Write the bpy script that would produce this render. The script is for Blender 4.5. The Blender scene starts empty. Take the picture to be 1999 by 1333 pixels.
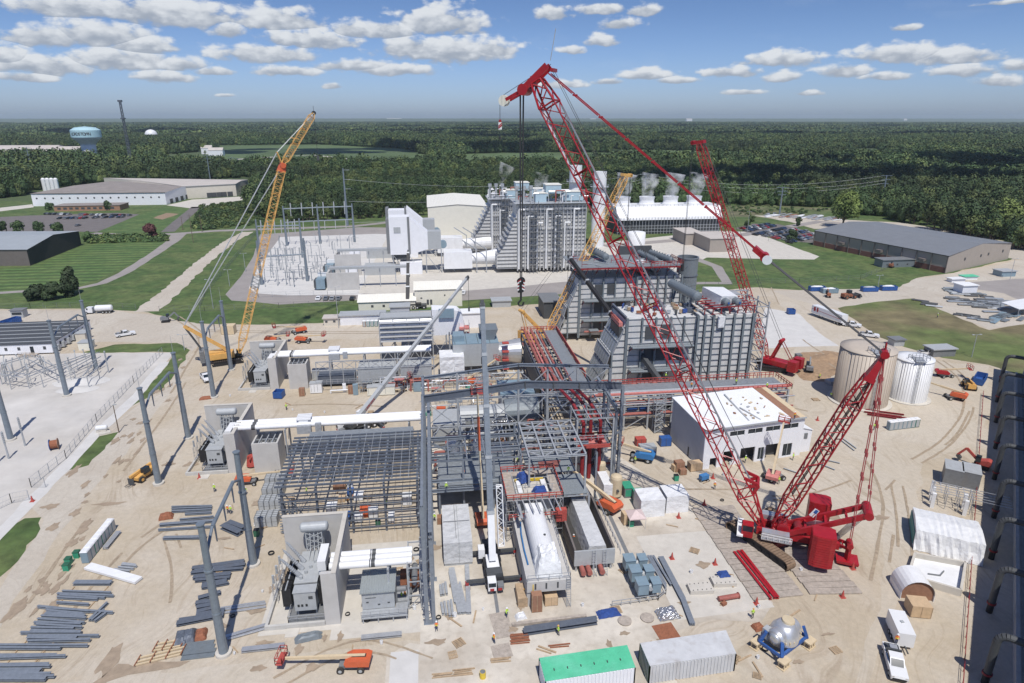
import bpy, math, random
import numpy as np
from mathutils import Vector, Matrix
random.seed(7)
rad=math.radians
SC=bpy.context.scene
# ---------- camera ----------
PF=1270.;TH=math.atan(437/PF);CX=1000.;CY=666.;CH=68.;YAW=rad(7.2)
cam=bpy.data.cameras.new('camera');co=bpy.data.objects.new('camera',cam);SC.collection.objects.link(co)
co.location=(0,0,CH);co.rotation_euler=(math.pi/2-TH,0,-YAW)
cam.sensor_width=36;cam.lens=PF/1999*36;cam.clip_start=1;cam.clip_end=90000
SC.camera=co
# ---------- sun and sky ----------
SAZ=rad(174);SEL=rad(61)
sl=bpy.data.lights.new('sun','SUN');sl.energy=4.3;sl.angle=rad(.5);sl.color=(1,.955,.89)
so=bpy.data.objects.new('sun',sl);SC.collection.objects.link(so)
so.rotation_euler=Vector((math.sin(SAZ)*math.cos(SEL),math.cos(SAZ)*math.cos(SEL),math.sin(SEL))).to_track_quat('Z','Y').to_euler()
SC.view_settings.view_transform='Standard';SC.view_settings.look='None';SC.view_settings.exposure=-.08;SC.view_settings.gamma=1
s_,c_=math.sin(TH),math.cos(TH);sy_,cy_=math.sin(YAW),math.cos(YAW)
def ray(px,py):
 a=(px-CX)/PF;b=(py-CY)/PF;f=c_-b*s_;u=-s_-b*c_
 return (a*cy_+f*sy_,-a*sy_+f*cy_,u)
def G(px,py,z=0.):
 r=ray(px,py);t=(z-CH)/r[2];return Vector((r[0]*t,r[1]*t,z))
def HZ(x,y,py):
 f=x*sy_+y*cy_;a=(py-CY)/PF;return CH+f*(-s_-a*c_)/(c_-a*s_)
def PL(px,py,foot,azd):
 a=rad(azd);n=(math.cos(a),-math.sin(a));r=ray(px,py)
 t=(foot[0]*n[0]+foot[1]*n[1])/(r[0]*n[0]+r[1]*n[1]);return Vector((r[0]*t,r[1]*t,CH+r[2]*t))
W=bpy.data.worlds.new('World');SC.world=W;W.use_nodes=True
def world():
 nt=W.node_tree;N=nt.nodes;L=nt.links;N.clear()
 def nd(t,**k):
  n=N.new(t)
  for a,b in k.items(): setattr(n,a,b)
  return n
 def mt(op,a,b=None,c=None,cl=False):
  n=nd('ShaderNodeMath',operation=op,use_clamp=cl)
  for i,v in enumerate((a,b,c)):
   if v is None: continue
   if isinstance(v,(int,float)): n.inputs[i].default_value=v
   else: L.new(v,n.inputs[i])
  return n.outputs[0]
 def vm(op,a,b=None,c=None):
  n=nd('ShaderNodeVectorMath',operation=op)
  for i,v in enumerate((a,b,c)):
   if v is None: continue
   if isinstance(v,tuple): n.inputs[i].default_value=v
   else: L.new(v,n.inputs[i])
  return n.outputs[1] if op=='LENGTH' else n.outputs[0]
 sky=nd('ShaderNodeTexSky',sky_type='NISHITA',sun_disc=False,sun_elevation=SEL,sun_rotation=SAZ,altitude=300,air_density=1.0,dust_density=.9,ozone_density=2.2)
 tc=nd('ShaderNodeTexCoord');sp=nd('ShaderNodeSeparateXYZ');L.new(tc.outputs['Generated'],sp.inputs[0])
 x,y,z=sp.outputs
 az=mt('ARCTAN2',x,y);hl=mt('SQRT',mt('ADD',mt('MULTIPLY',x,x),mt('MULTIPLY',y,y)));tel=mt('DIVIDE',z,mt('MAXIMUM',hl,.02))
 cb=nd('ShaderNodeCombineXYZ');L.new(az,cb.inputs[0]);L.new(tel,cb.inputs[1]);P=cb.outputs[0]
 ns=nd('ShaderNodeTexNoise');ns.inputs['Scale'].default_value=30;ns.inputs['Detail'].default_value=7;ns.inputs['Roughness'].default_value=.6
 sc=vm('MULTIPLY',P,(1,1.9,1));L.new(sc,ns.inputs['Vector'])
 nz=mt('SUBTRACT',ns.outputs[0],.5)
 vo=nd('ShaderNodeTexVoronoi',feature='SMOOTH_F1');vo.inputs['Scale'].default_value=62;vo.inputs['Smoothness'].default_value=.6
 wp=vm('ADD',vm('MULTIPLY',P,(1,1.7,1)),vm('MULTIPLY',ns.outputs[1],(.02,.02,0)));L.new(wp,vo.inputs['Vector'])
 nz=mt('ADD',mt('MULTIPLY',nz,1.75),mt('MULTIPLY',mt('SUBTRACT',.42,vo.outputs[0]),.55))
 def ae(px,py):
  r=ray(px,py);return math.atan2(r[0],r[1]),r[2]/math.hypot(r[0],r[1])
 acc=None;shd=None
 for (px,py,hw,hh) in CLOUDS:
  hw*=1.22;hh*=1.45
  a,e=ae(px,py);a2,_=ae(px+hw,py);_,e2=ae(px,py-hh)
  d=vm('MULTIPLY_ADD',P,(1/(a2-a),1/(e2-e),0),(-a/(a2-a),-e/(e2-e),0))
  m=vm('MAXIMUM',d,vm('MULTIPLY',d,(-1,-1.9,0)))
  v=mt('SUBTRACT',1,vm('LENGTH',m))
  s2=nd('ShaderNodeSeparateXYZ');L.new(d,s2.inputs[0]);yy=s2.outputs[1]
  if acc is None: acc,shd=v,yy
  else:
   g=mt('GREATER_THAN',v,acc);mx=nd('ShaderNodeMix');L.new(g,mx.inputs[0]);L.new(shd,mx.inputs[2]);L.new(yy,mx.inputs[3]);shd=mx.outputs[0];acc=mt('MAXIMUM',acc,v)
 dens=mt('ADD',acc,nz)
 n2=nd('ShaderNodeTexNoise');n2.inputs['Scale'].default_value=7;n2.inputs['Detail'].default_value=6
 L.new(vm('MULTIPLY',P,(1,3.2,1)),n2.inputs['Vector'])
 wis=mt('MULTIPLY',mt('SUBTRACT',mt('ADD',n2.outputs[0],mt('MULTIPLY',ns.outputs[0],.35)),.73),1.6,cl=True)
 def mr(v,a,b,c=0,d=1):
  n=nd('ShaderNodeMapRange',interpolation_type='SMOOTHSTEP');L.new(v,n.inputs[0])
  for i,q in enumerate((a,b,c,d)): n.inputs[i+1].default_value=q
  return n.outputs[0]
 al=mr(dens,-.06,.42,0,.97);al=mt('MAXIMUM',al,mt('MULTIPLY',wis,.22))
 al=mt('MULTIPLY',al,mr(tel,.0,.035))
 lit=mr(mt('ADD',shd,mt('MULTIPLY',nz,1.2)),-.5,.6)
 cc=nd('ShaderNodeMix',data_type='RGBA');L.new(lit,cc.inputs[0]);cc.inputs[6].default_value=(4.4,5.,6.,1);cc.inputs[7].default_value=(9.2,9.6,10.1,1)
 tint=nd('ShaderNodeMix',data_type='RGBA',blend_type='MULTIPLY');tint.inputs[0].default_value=1;L.new(sky.outputs[0],tint.inputs[6]);tg=nd('ShaderNodeMix',data_type='RGBA');L.new(mr(tel,0,.17),tg.inputs[0]);tg.inputs[6].default_value=(.9,1.1,1.68,1);tg.inputs[7].default_value=(.66,.8,1.14,1);L.new(tg.outputs[2],tint.inputs[7])
 mx=nd('ShaderNodeMix',data_type='RGBA');L.new(al,mx.inputs[0]);L.new(tint.outputs[2],mx.inputs[6]);L.new(cc.outputs[2],mx.inputs[7])
 bg=nd('ShaderNodeBackground');bg.inputs[1].default_value=.085;L.new(mx.outputs[2],bg.inputs[0])
 o=nd('ShaderNodeOutputWorld');L.new(bg.outputs[0],o.inputs[0])
CLOUDS=[(150,18,120,26),(330,30,150,34),(90,75,80,26),(200,72,110,32),(280,92,70,24),(20,112,45,26),(350,128,60,16),(545,42,80,28),(447,62,32,20),(600,80,100,22),(520,108,100,22),(690,60,40,20),(760,62,60,22),(860,48,90,34),(870,102,130,30),(800,95,60,26),(960,98,50,20),(700,130,80,14),(770,138,90,14),(80,130,100,26),(240,120,110,26),(50,152,60,12),(320,152,62,14),(1080,28,36,15),(1175,19,46,13),(1260,22,36,13),(1210,48,38,14),(1175,82,34,13),(1118,99,24,10),(1525,118,78,17),(1760,108,110,22),(1860,112,90,20),(1260,148,50,13),(1430,142,60,12),(1530,152,42,12),(1650,140,52,16),(1880,140,70,14),(1770,54,30,8),(650,168,20,7),(440,186,18,4),(1100,165,40,9),(1190,160,30,7),(1320,158,50,8),(1450,180,40,6),(1580,182,30,6),(1950,160,50,14),(1990,3,80,5),(560,140,60,12),(420,140,40,10),(1730,150,50,9),(1990,130,40,12)]
world();W.cycles.sampling_method="MANUAL";W.cycles.sample_map_resolution=128
SC.cycles.max_bounces=6;SC.cycles.diffuse_bounces=2;SC.cycles.glossy_bounces=2;SC.cycles.volume_bounces=2;SC.cycles.transparent_max_bounces=12
# ---------- materials ----------
MT={}
def M(name,col,rough=.7,metal=0,var=.12,sc=1.5,bump=.0,rib=None,col2=None,dirt=0,fine=0):
 m=bpy.data.materials.new(name);m.use_nodes=True;nt=m.node_tree;N=nt.nodes;L=nt.links
 b=N['Principled BSDF'];b.inputs['Roughness'].default_value=rough;b.inputs['Metallic'].default_value=metal
 tc=N.new('ShaderNodeTexCoord');ge=N.new('ShaderNodeNewGeometry');V=ge.outputs['Position']
 n=N.new('ShaderNodeTexNoise');n.inputs['Scale'].default_value=sc;n.inputs['Detail'].default_value=6;n.inputs['Roughness'].default_value=.65;L.new(V,n.inputs['Vector'])
 rp=N.new('ShaderNodeMapRange');rp.inputs[1].default_value=.3;rp.inputs[2].default_value=.7;rp.inputs[3].default_value=1-var;rp.inputs[4].default_value=1+var;L.new(n.outputs[0],rp.inputs[0])
 cur=None
 def rgb(c): return (c[0],c[1],c[2],1)
 if col2:
  n2=N.new('ShaderNodeTexNoise');n2.inputs['Scale'].default_value=sc*.23;n2.inputs['Detail'].default_value=5;L.new(V,n2.inputs['Vector'])
  r2=N.new('ShaderNodeMapRange');r2.inputs[1].default_value=.42;r2.inputs[2].default_value=.6;L.new(n2.outputs[0],r2.inputs[0])
  mx=N.new('ShaderNodeMix');mx.data_type='RGBA';L.new(r2.outputs[0],mx.inputs[0]);mx.inputs[6].default_value=rgb(col);mx.inputs[7].default_value=rgb(col2);cur=mx.outputs[2]
 if dirt:
  n3=N.new('ShaderNodeTexNoise');n3.inputs['Scale'].default_value=.9;n3.inputs['Detail'].default_value=8;mp=N.new('ShaderNodeMapping');mp.inputs['Scale'].default_value=(1,1,.25);L.new(V,mp.inputs[0]);L.new(mp.outputs[0],n3.inputs['Vector'])
  r3=N.new('ShaderNodeMapRange');r3.inputs[1].default_value=.5;r3.inputs[2].default_value=.75;r3.inputs[4].default_value=dirt;L.new(n3.outputs[0],r3.inputs[0])
  mx=N.new('ShaderNodeMix');mx.data_type='RGBA';L.new(r3.outputs[0],mx.inputs[0]);mx.inputs[7].default_value=(.2,.15,.1,1)
  if cur: L.new(cur,mx.inputs[6])
  else: mx.inputs[6].default_value=rgb(col)
  cur=mx.outputs[2]
 ml=N.new('ShaderNodeMix');ml.data_type='RGBA';ml.blend_type='MULTIPLY';ml.inputs[0].default_value=1
 if cur: L.new(cur,ml.inputs[6])
 else: ml.inputs[6].default_value=rgb(col)
 L.new(rp.outputs[0],ml.inputs[7]);L.new(ml.outputs[2],b.inputs['Base Color'])
 h=None
 if rib:
  w=N.new('ShaderNodeTexWave');w.wave_type='BANDS';w.bands_direction=rib[0];w.inputs['Scale'].default_value=2*math.pi/rib[1]/20;L.new(V,w.inputs['Vector']);h=w.outputs[1]
  bp=N.new('ShaderNodeBump');bp.inputs['Strength'].default_value=rib[2];bp.inputs['Distance'].default_value=rib[1]*.3;L.new(h,bp.inputs['Height']);L.new(bp.outputs[0],b.inputs['Normal'])
 elif bump:
  n4=N.new('ShaderNodeTexNoise');n4.inputs['Scale'].default_value=fine or sc*6;n4.inputs['Detail'].default_value=4;L.new(V,n4.inputs['Vector'])
  bp=N.new('ShaderNodeBump');bp.inputs['Strength'].default_value=bump;bp.inputs['Distance'].default_value=.3;L.new(n4.outputs[0],bp.inputs['Height']);L.new(bp.outputs[0],b.inputs['Normal'])
 MT[name]=m;return m
M('primer',(.125,.145,.18),.6,.2,.15,2,dirt=.12);M('primerL',(.24,.27,.31),.55,.3,.15,2);M('galv',(.42,.44,.46),.55,.3,.15,2);M('pole',(.22,.26,.3),.5,.35,.12,1.5)
M('pipegrey',(.2,.23,.25),.5,.2,.1,2,dirt=.15);M('casing',(.6,.6,.59),.6,0,.08,.8,dirt=.16);M('ribdark',(.17,.2,.22),.6,.1,.1,2)
M('grating',(.26,.29,.31),.7,.3,.25,6);M('deckpan',(.33,.36,.38),.5,.45,.15,1.5,rib=('Y',.5,.5))
M('white',(.78,.79,.8),.45,0,.05,.6,dirt=.08);M('cream',(.74,.72,.63),.6,0,.04,.5,rib=('X',.6,.3));M('creamroof',(.8,.78,.7),.5,0,.04,.5,rib=('X',.9,.3))
M('roofwhite',(.82,.83,.84),.5,0,.05,.4,rib=('X',.6,.35));M('wallwhite',(.8,.81,.84),.5,0,.04,.5,rib=('X',.5,.35));M('wallgrey',(.42,.45,.5),.5,0,.05,.5,rib=('Y',.5,.35))
M('conc',(.5,.49,.46),.85,0,.1,.6,bump=.1,dirt=.14);M('concL',(.55,.52,.465),.9,0,.09,.35,dirt=.12);M('concwall',(.5,.49,.47),.85,0,.07,.5,dirt=.1);M('slab',(.61,.565,.49),.9,0,.1,.3,col2=(.46,.41,.34),dirt=.25)
M('red',(.36,.012,.02),.4,0,.14,1.2,dirt=.12);M('reddark',(.25,.02,.025),.5,0,.15,2);M('redpipe',(.34,.11,.09),.6,0,.2,1.5);M('redsafe',(.42,.075,.06),.7,0,.2,3);M('pinkred',(.55,.2,.18),.7,0,.25,2)
M('yellow',(.7,.4,.12),.5,0,.1,2,dirt=.15);M('boomtan',(.62,.5,.33),.6,0,.08,2);M('orange',(.6,.12,.045),.5,0,.1,2,dirt=.15);M('blue',(.03,.1,.32),.5,0,.15,2);M('bluelift',(.04,.18,.42),.45,0,.1,2);M('tarp_blue',(.03,.08,.3),.6,0,.2,3,bump=.6)
M('green',(.04,.3,.18),.6,0,.12,2);M('greentarp',(.1,.52,.3),.55,0,.1,.8,bump=.3,col2=(.16,.58,.38));M('teal',(.03,.2,.2),.6,0,.15,2);M('darkgreen',(.03,.12,.07),.6,0,.15,2)
M('black',(.02,.02,.022),.6,0,.3,2);M('tyre',(.03,.03,.03),.9,0,.3,4,dirt=.5);M('glass',(.02,.03,.04),.08,0,.1,1);M('darkgrey',(.07,.075,.08),.6,0,.15,2);M('midgrey',(.2,.21,.22),.6,.1,.12,2,dirt=.15);M('ltgrey',(.42,.44,.45),.55,.1,.08,1.5,dirt=.1)
M('bluegrey',(.23,.32,.38),.5,.1,.08,1,dirt=.1);M('skyblue',(.42,.55,.62),.5,0,.06,1,rib=('X',.6,.3));M('alum',(.62,.63,.64),.35,.6,.1,1.2)
M('wrap',(.74,.75,.76),.5,0,.08,.7,bump=.6,fine=1.3);M('wrapgrey',(.55,.56,.57),.55,0,.1,.7,bump=.6,fine=1.5);M('foil',(.6,.61,.63),.25,.8,.2,2,bump=.8,fine=3)
M('tan',(.5,.44,.36),.6,0,.05,.5,rib=('X',.7,.2));M('tantank',(.52,.45,.37),.55,0,.05,.3,dirt=.08);M('brownroof',(.27,.24,.22),.8,0,.14,.12);M('beigeroof',(.5,.46,.42),.8,0,.08,.1);M('beigewall',(.62,.58,.5),.7,0,.05,.4)
M('greyroof',(.24,.25,.26),.5,.2,.08,.25,rib=('X',.6,.2));M('taupe',(.35,.31,.27),.7,0,.05,.4,rib=('Y',.4,.3));M('brickred',(.22,.1,.08),.8,0,.15,1);M('brick',(.35,.2,.13),.85,0,.15,1.5);M('charcoal',(.05,.048,.046),.8,0,.1,.4,rib=('Z',.4,.3));M('browngrey',(.16,.14,.13),.8,0,.1,.6,rib=('Z',.4,.3));M('ltroof',(.42,.45,.46),.45,.2,.06,.2,rib=('Y',.6,.2))
M('wood',(.42,.31,.2),.85,0,.25,2);M('woodgrey',(.4,.35,.3),.9,0,.25,1.6,bump=.3);M('plywood',(.55,.4,.25),.8,0,.12,1.5);M('rust',(.28,.11,.06),.9,0,.25,3);M('brownbox',(.3,.16,.1),.8,0,.15,2)
M('asphalt',(.16,.145,.14),.9,0,.15,.25,bump=.05);M('asphaltL',(.3,.275,.26),.9,0,.12,.12);M('gravel',(.55,.53,.5),.95,0,.13,.12,bump=.1,col2=(.47,.44,.395));M('gravelw',(.57,.56,.54),.95,0,.08,.3,bump=.1)
M('grass',(.065,.11,.03),.9,0,.4,.3,bump=.3,fine=2,col2=(.105,.14,.045));M('drygrass',(.11,.145,.045),.95,0,.4,.12,bump=.4,fine=1.5,col2=(.17,.145,.075));M('field',(.075,.115,.045),.95,0,.2,.01,col2=(.1,.15,.06));M('scrub',(.1,.13,.05),.95,0,.4,.1,col2=(.15,.14,.08),bump=.3)
M('dirtpile',(.35,.24,.15),.95,0,.25,1,bump=.6);M('mud',(.28,.2,.13),.8,0,.2,1);M('stain',(.33,.26,.19),.9,0,.2,.7)
M('carwhite',(.75,.76,.77),.25,0,.03,1);M('carred',(.35,.03,.03),.25,0,.05,1);M('carblack',(.03,.032,.035),.25,0,.1,1);M('cargrey',(.22,.23,.25),.3,.3,.05,1);M('carsilver',(.5,.51,.52),.3,.5,.05,1);M('carblue',(.05,.08,.16),.25,.1,.05,1)
M('skin',(.45,.28,.2),.6);M('hivis',(.5,.75,.06),.7,0,.05);M('hiorange',(.8,.2,.05),.7,0,.05);M('jean',(.05,.07,.12),.8);M('bark',(.16,.12,.09),.9,0,.2,2);M('cyan',(.42,.62,.68),.4,0,.05,.3);M('rope',(.06,.06,.065),.6,.3);M('redrope',(.4,.08,.08),.6);M('tanpipe',(.6,.5,.34),.5,0,.06,1);M('yellowp',(.7,.5,.05),.6,0,.1,2);M('tent',(.62,.5,.48),.7,0,.08,2)
# ---------- mesh builder ----------
def vec(p): return Vector((p[0],p[1],p[2] if len(p)>2 else 0.))
class MB:
 def __init__(s,mat='ltgrey'): s.v=[];s.f=[];s.mi=[];s.mn=[mat];s.cm=0
 def m(s,name):
  if name not in s.mn: s.mn.append(name)
  s.cm=s.mn.index(name);return s
 def add(s,vs,fs):
  o=len(s.v);s.v+= [tuple(q) for q in vs];s.f+=[tuple(i+o for i in f) for f in fs];s.mi+=[s.cm]*len(fs);return s
 def box(s,a,b):
  x0,x1=sorted((a[0],b[0]));y0,y1=sorted((a[1],b[1]));z0,z1=sorted((a[2],b[2]))
  return s.add([(x0,y0,z0),(x1,y0,z0),(x1,y1,z0),(x0,y1,z0),(x0,y0,z1),(x1,y0,z1),(x1,y1,z1),(x0,y1,z1)],[(0,3,2,1),(4,5,6,7),(0,1,5,4),(1,2,6,5),(2,3,7,6),(3,0,4,7)])
 def cb(s,c,d,rz=0,taper=1.):
  hx,hy=d[0]/2,d[1]/2;c0,s0=math.cos(rz),math.sin(rz);vs=[]
  for k,z in ((1,0),(taper,d[2])):
   for x,y in ((-hx,-hy),(hx,-hy),(hx,hy),(-hx,hy)):
    vs.append((c[0]+(x*c0-y*s0)*k,c[1]+(x*s0+y*c0)*k,c[2]+z))
  return s.add(vs,[(0,3,2,1),(4,5,6,7),(0,1,5,4),(1,2,6,5),(2,3,7,6),(3,0,4,7)])
 def bar(s,a,b,w,h=None,w2=None,up=None):
  a,b=vec(a),vec(b);h=h or w;d=b-a
  if d.length<1e-5: return s
  d.normalize();u=Vector(up) if up else (Vector((0,0,1)) if abs(d.z)<.95 else Vector((0,1,0)))
  sx=d.cross(u).normalized();sz=sx.cross(d).normalized();k=(w2/w) if w2 else 1
  vs=[]
  for p,q in ((a,1),(b,k)):
   for i,j in ((-1,-1),(1,-1),(1,1),(-1,1)): vs.append(p+sx*(i*w/2*q)+sz*(j*h/2*q))
  return s.add(vs,[(0,1,2,3),(7,6,5,4),(0,4,5,1),(1,5,6,2),(2,6,7,3),(3,7,4,0)])
 def ib(s,a,b,w,h):
  a,b=vec(a),vec(b);d=(b-a).normalized();u=Vector((0,0,1)) if abs(d.z)<.95 else Vector((0,1,0));sx=d.cross(u).normalized();sz=sx.cross(d).normalized()
  t=h*.08;s.bar(a+sz*(h/2-t/2),b+sz*(h/2-t/2),w,t);s.bar(a-sz*(h/2-t/2),b-sz*(h/2-t/2),w,t);return s.bar(a,b,w*.14,h-2*t)
 def tube(s,a,b,r,r2=None,n=8,cap=True):
  a,b=vec(a),vec(b);r2=r if r2 is None else r2;d=(b-a)
  if d.length<1e-6: return s
  d.normalize();u=Vector((0,0,1)) if abs(d.z)<.9 else Vector((1,0,0));x=d.cross(u).normalized();y=d.cross(x)
  vs=[]
  for p,q in ((a,r),(b,r2)):
   for i in range(n):
    t=2*math.pi*i/n;vs.append(p+x*(math.cos(t)*q)+y*(math.sin(t)*q))
  fs=[(i,(i+1)%n,n+(i+1)%n,n+i) for i in range(n)]
  if cap: fs+=[tuple(range(n-1,-1,-1)),tuple(range(n,2*n))]
  return s.add(vs,fs)
 def path(s,pts,r,n=6):
  for i in range(len(pts)-1): s.tube(pts[i],pts[i+1],r,n=n)
  return s
 def lathe(s,c,prof,n=24):
  vs=[];fs=[]
  for r,z in prof:
   for i in range(n):
    t=2*math.pi*i/n;vs.append((c[0]+r*math.cos(t),c[1]+r*math.sin(t),c[2]+z))
  for k in range(len(prof)-1):
   for i in range(n):
    j=(i+1)%n;fs.append((k*n+i,k*n+j,(k+1)*n+j,(k+1)*n+i))
  if prof[-1][0]>0.01: fs.append(tuple((len(prof)-1)*n+i for i in range(n)))
  return s.add(vs,fs)
 def vessel(s,a,b,r,n=16):
  a,b=vec(a),vec(b);d=(b-a).normalized();s.tube(a,b,r,n=n,cap=False)
  for p,q in ((a,-d),(b,d)):
   s.tube(p,p+q*r*.25,r,r*.85,n=n,cap=False);s.tube(p+q*r*.25,p+q*r*.45,r*.85,r*.35,n=n)
  return s
 def prism(s,poly,z0,z1):
  n=len(poly);vs=[(p[0],p[1],z0) for p in poly]+[(p[0],p[1],z1) for p in poly]
  A=sum(poly[i][0]*poly[(i+1)%n][1]-poly[(i+1)%n][0]*poly[i][1] for i in range(n))
  fs=[tuple(range(n-1,-1,-1)),tuple(range(n,2*n))]+[(i,(i+1)%n,n+(i+1)%n,n+i) for i in range(n)]
  if A<0: fs=[tuple(reversed(f)) for f in fs]
  return s.add(vs,fs)
 def ext(s,poly,axis,a,b):
  n=len(poly)
  P=[((a,p[0],p[1]) if axis=='x' else (p[0],a,p[1])) for p in poly]+[((b,p[0],p[1]) if axis=='x' else (p[0],b,p[1])) for p in poly]
  return s.add(P,[tuple(range(n-1,-1,-1)),tuple(range(n,2*n))]+[(i,(i+1)%n,n+(i+1)%n,n+i) for i in range(n)])
 def truss(s,a,b,w,h,n,r,w2=None,h2=None,side=None,lace=None):
  a,b=vec(a),vec(b);d=(b-a).normalized();up=Vector((0,0,1)) if abs(d.z)<.99 else Vector((0,1,0))
  sx=Vector(side).normalized() if side else d.cross(up).normalized();sz=sx.cross(d).normalized();w2=w if w2 is None else w2;h2=h if h2 is None else h2;lr=lace or r*.55
  R=[]
  for k in range(n+1):
   t=k/n;p=a.lerp(b,t);ww=(w+(w2-w)*t)/2;hh=(h+(h2-h)*t)/2
   R.append([p-sx*ww-sz*hh,p+sx*ww-sz*hh,p+sx*ww+sz*hh,p-sx*ww+sz*hh])
  for i in range(4):
   s.tube(R[0][i],R[n][i],r,n=6)
   j=(i+1)%4
   for k in range(n):
    if k%2: s.tube(R[k][i],R[k+1][j],lr,n=4,cap=False)
    else: s.tube(R[k][j],R[k+1][i],lr,n=4,cap=False)
  for k in (0,n):
   for i in range(4): s.tube(R[k][i],R[k][(i+1)%4],r*.8,n=4)
  return s
 def rail(s,pts,h=1.1,r=.035,st=2.,kick=True):
  for i in range(len(pts)-1):
   a,b=vec(pts[i]),vec(pts[i+1]);L=(b-a).length;n=max(1,round(L/st))
   for z in (h,h*.55): s.bar(a+Vector((0,0,z)),b+Vector((0,0,z)),r*2)
   for k in range(n+1): p=a.lerp(b,k/n);s.bar(p,p+Vector((0,0,h)),r*2)
  return s
 def ladder(s,a,b,w=.5,side=None):
  a,b=vec(a),vec(b);d=(b-a).normalized();sx=Vector(side) if side else Vector((1,0,0))
  s.bar(a-sx*w/2,b-sx*w/2,.07);s.bar(a+sx*w/2,b+sx*w/2,.07);n=int((b-a).length/.35)
  for k in range(1,n): p=a.lerp(b,k/n);s.bar(p-sx*w/2,p+sx*w/2,.05)
  return s
def lnorm(mb):
 R=[];k=len(mb.nr);o=len(mb.f)
 for i,f in enumerate(mb.f): R+=[mb.nr[i] if i<k else (0,0,0)]*len(f)
 return R
def build(mb,name,parent=None,org=None,smooth=False):
 o0=vec(org) if org is not None else (Vector(parent['_o']) if parent is not None and '_o' in parent else Vector((0,0,0)))
 me=bpy.data.meshes.new(name);V=np.array(mb.v,dtype=float).reshape(-1,3)-np.array(o0)
 me.from_pydata(V.tolist(),[],mb.f);me.polygons.foreach_set('material_index',mb.mi)
 for n in mb.mn: me.materials.append(MT[n])
 if smooth: me.polygons.foreach_set('use_smooth',[True]*len(me.polygons))
 if getattr(mb,'nr',None): me.normals_split_custom_set(lnorm(mb))
 me.update();o=bpy.data.objects.new(name,me);SC.collection.objects.link(o)
 if parent is not None: o.parent=parent
 else: o.location=o0
 o['_o']=[float(q) for q in o0]
 return o
def tag(o,label=None,cat=None,group=None,kind=None):
 for k,v in (('label',label),('category',cat),('group',group),('kind',kind)):
  if v: o[k]=v
 return o
def T(name,label,cat,loc=(0,0,0),group=None,rz=0):
 o=bpy.data.objects.new(name,None);SC.collection.objects.link(o);o.location=vec(loc);o.rotation_euler=(0,0,rz);o['_o']=[float(q) for q in vec(loc)];o.empty_display_size=.5
 return tag(o,label,cat,group)
def TL(name,label,cat,group=None): # thing built round its own origin, placed later
 return T(name,label,cat,(0,0,0),group)
def S(mb,name,label,cat,group=None,org=None,smooth=False):
 if org is None:
  V=np.array(mb.v);org=(float(V[:,0].mean()),float(V[:,1].mean()),float(V[:,2].min()))
 return tag(build(mb,name,None,org,smooth),label,cat,group)
def ST(mb,name,kind='structure',smooth=False): return tag(build(mb,name,None,(0,0,0),smooth),kind=kind)
def kids(o): return [c for c in SC.collection.objects if c.parent==o]
KC={}
def place(o,loc,rz=0,label=None,scale=None,first=[]):
 if o.name in KC:
  tree=KC[o.name]
  c=o.copy();SC.collection.objects.link(c)
  def rec(src,dst):
   for k,sub in src:
    kk=k.copy();SC.collection.objects.link(kk);kk.parent=dst;rec(sub,kk)
  rec(tree,c)
 else:
  def grab(q): return [(k,grab(k)) for k in q.children]
  KC[o.name]=grab(o);c=o
 c.location=vec(loc);c.rotation_euler=(0,0,rz)
 if scale: c.scale=(scale,)*3 if not isinstance(scale,tuple) else scale
 if label: c['label']=label
 return c
def azr(deg): return -rad(deg)   # compass-like azimuth (from +Y clockwise) to a z rotation
def B(a,b,z0=None,mat=None):
 mb=MB(mat or 'ltgrey');return mb.box(a,b)
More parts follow.
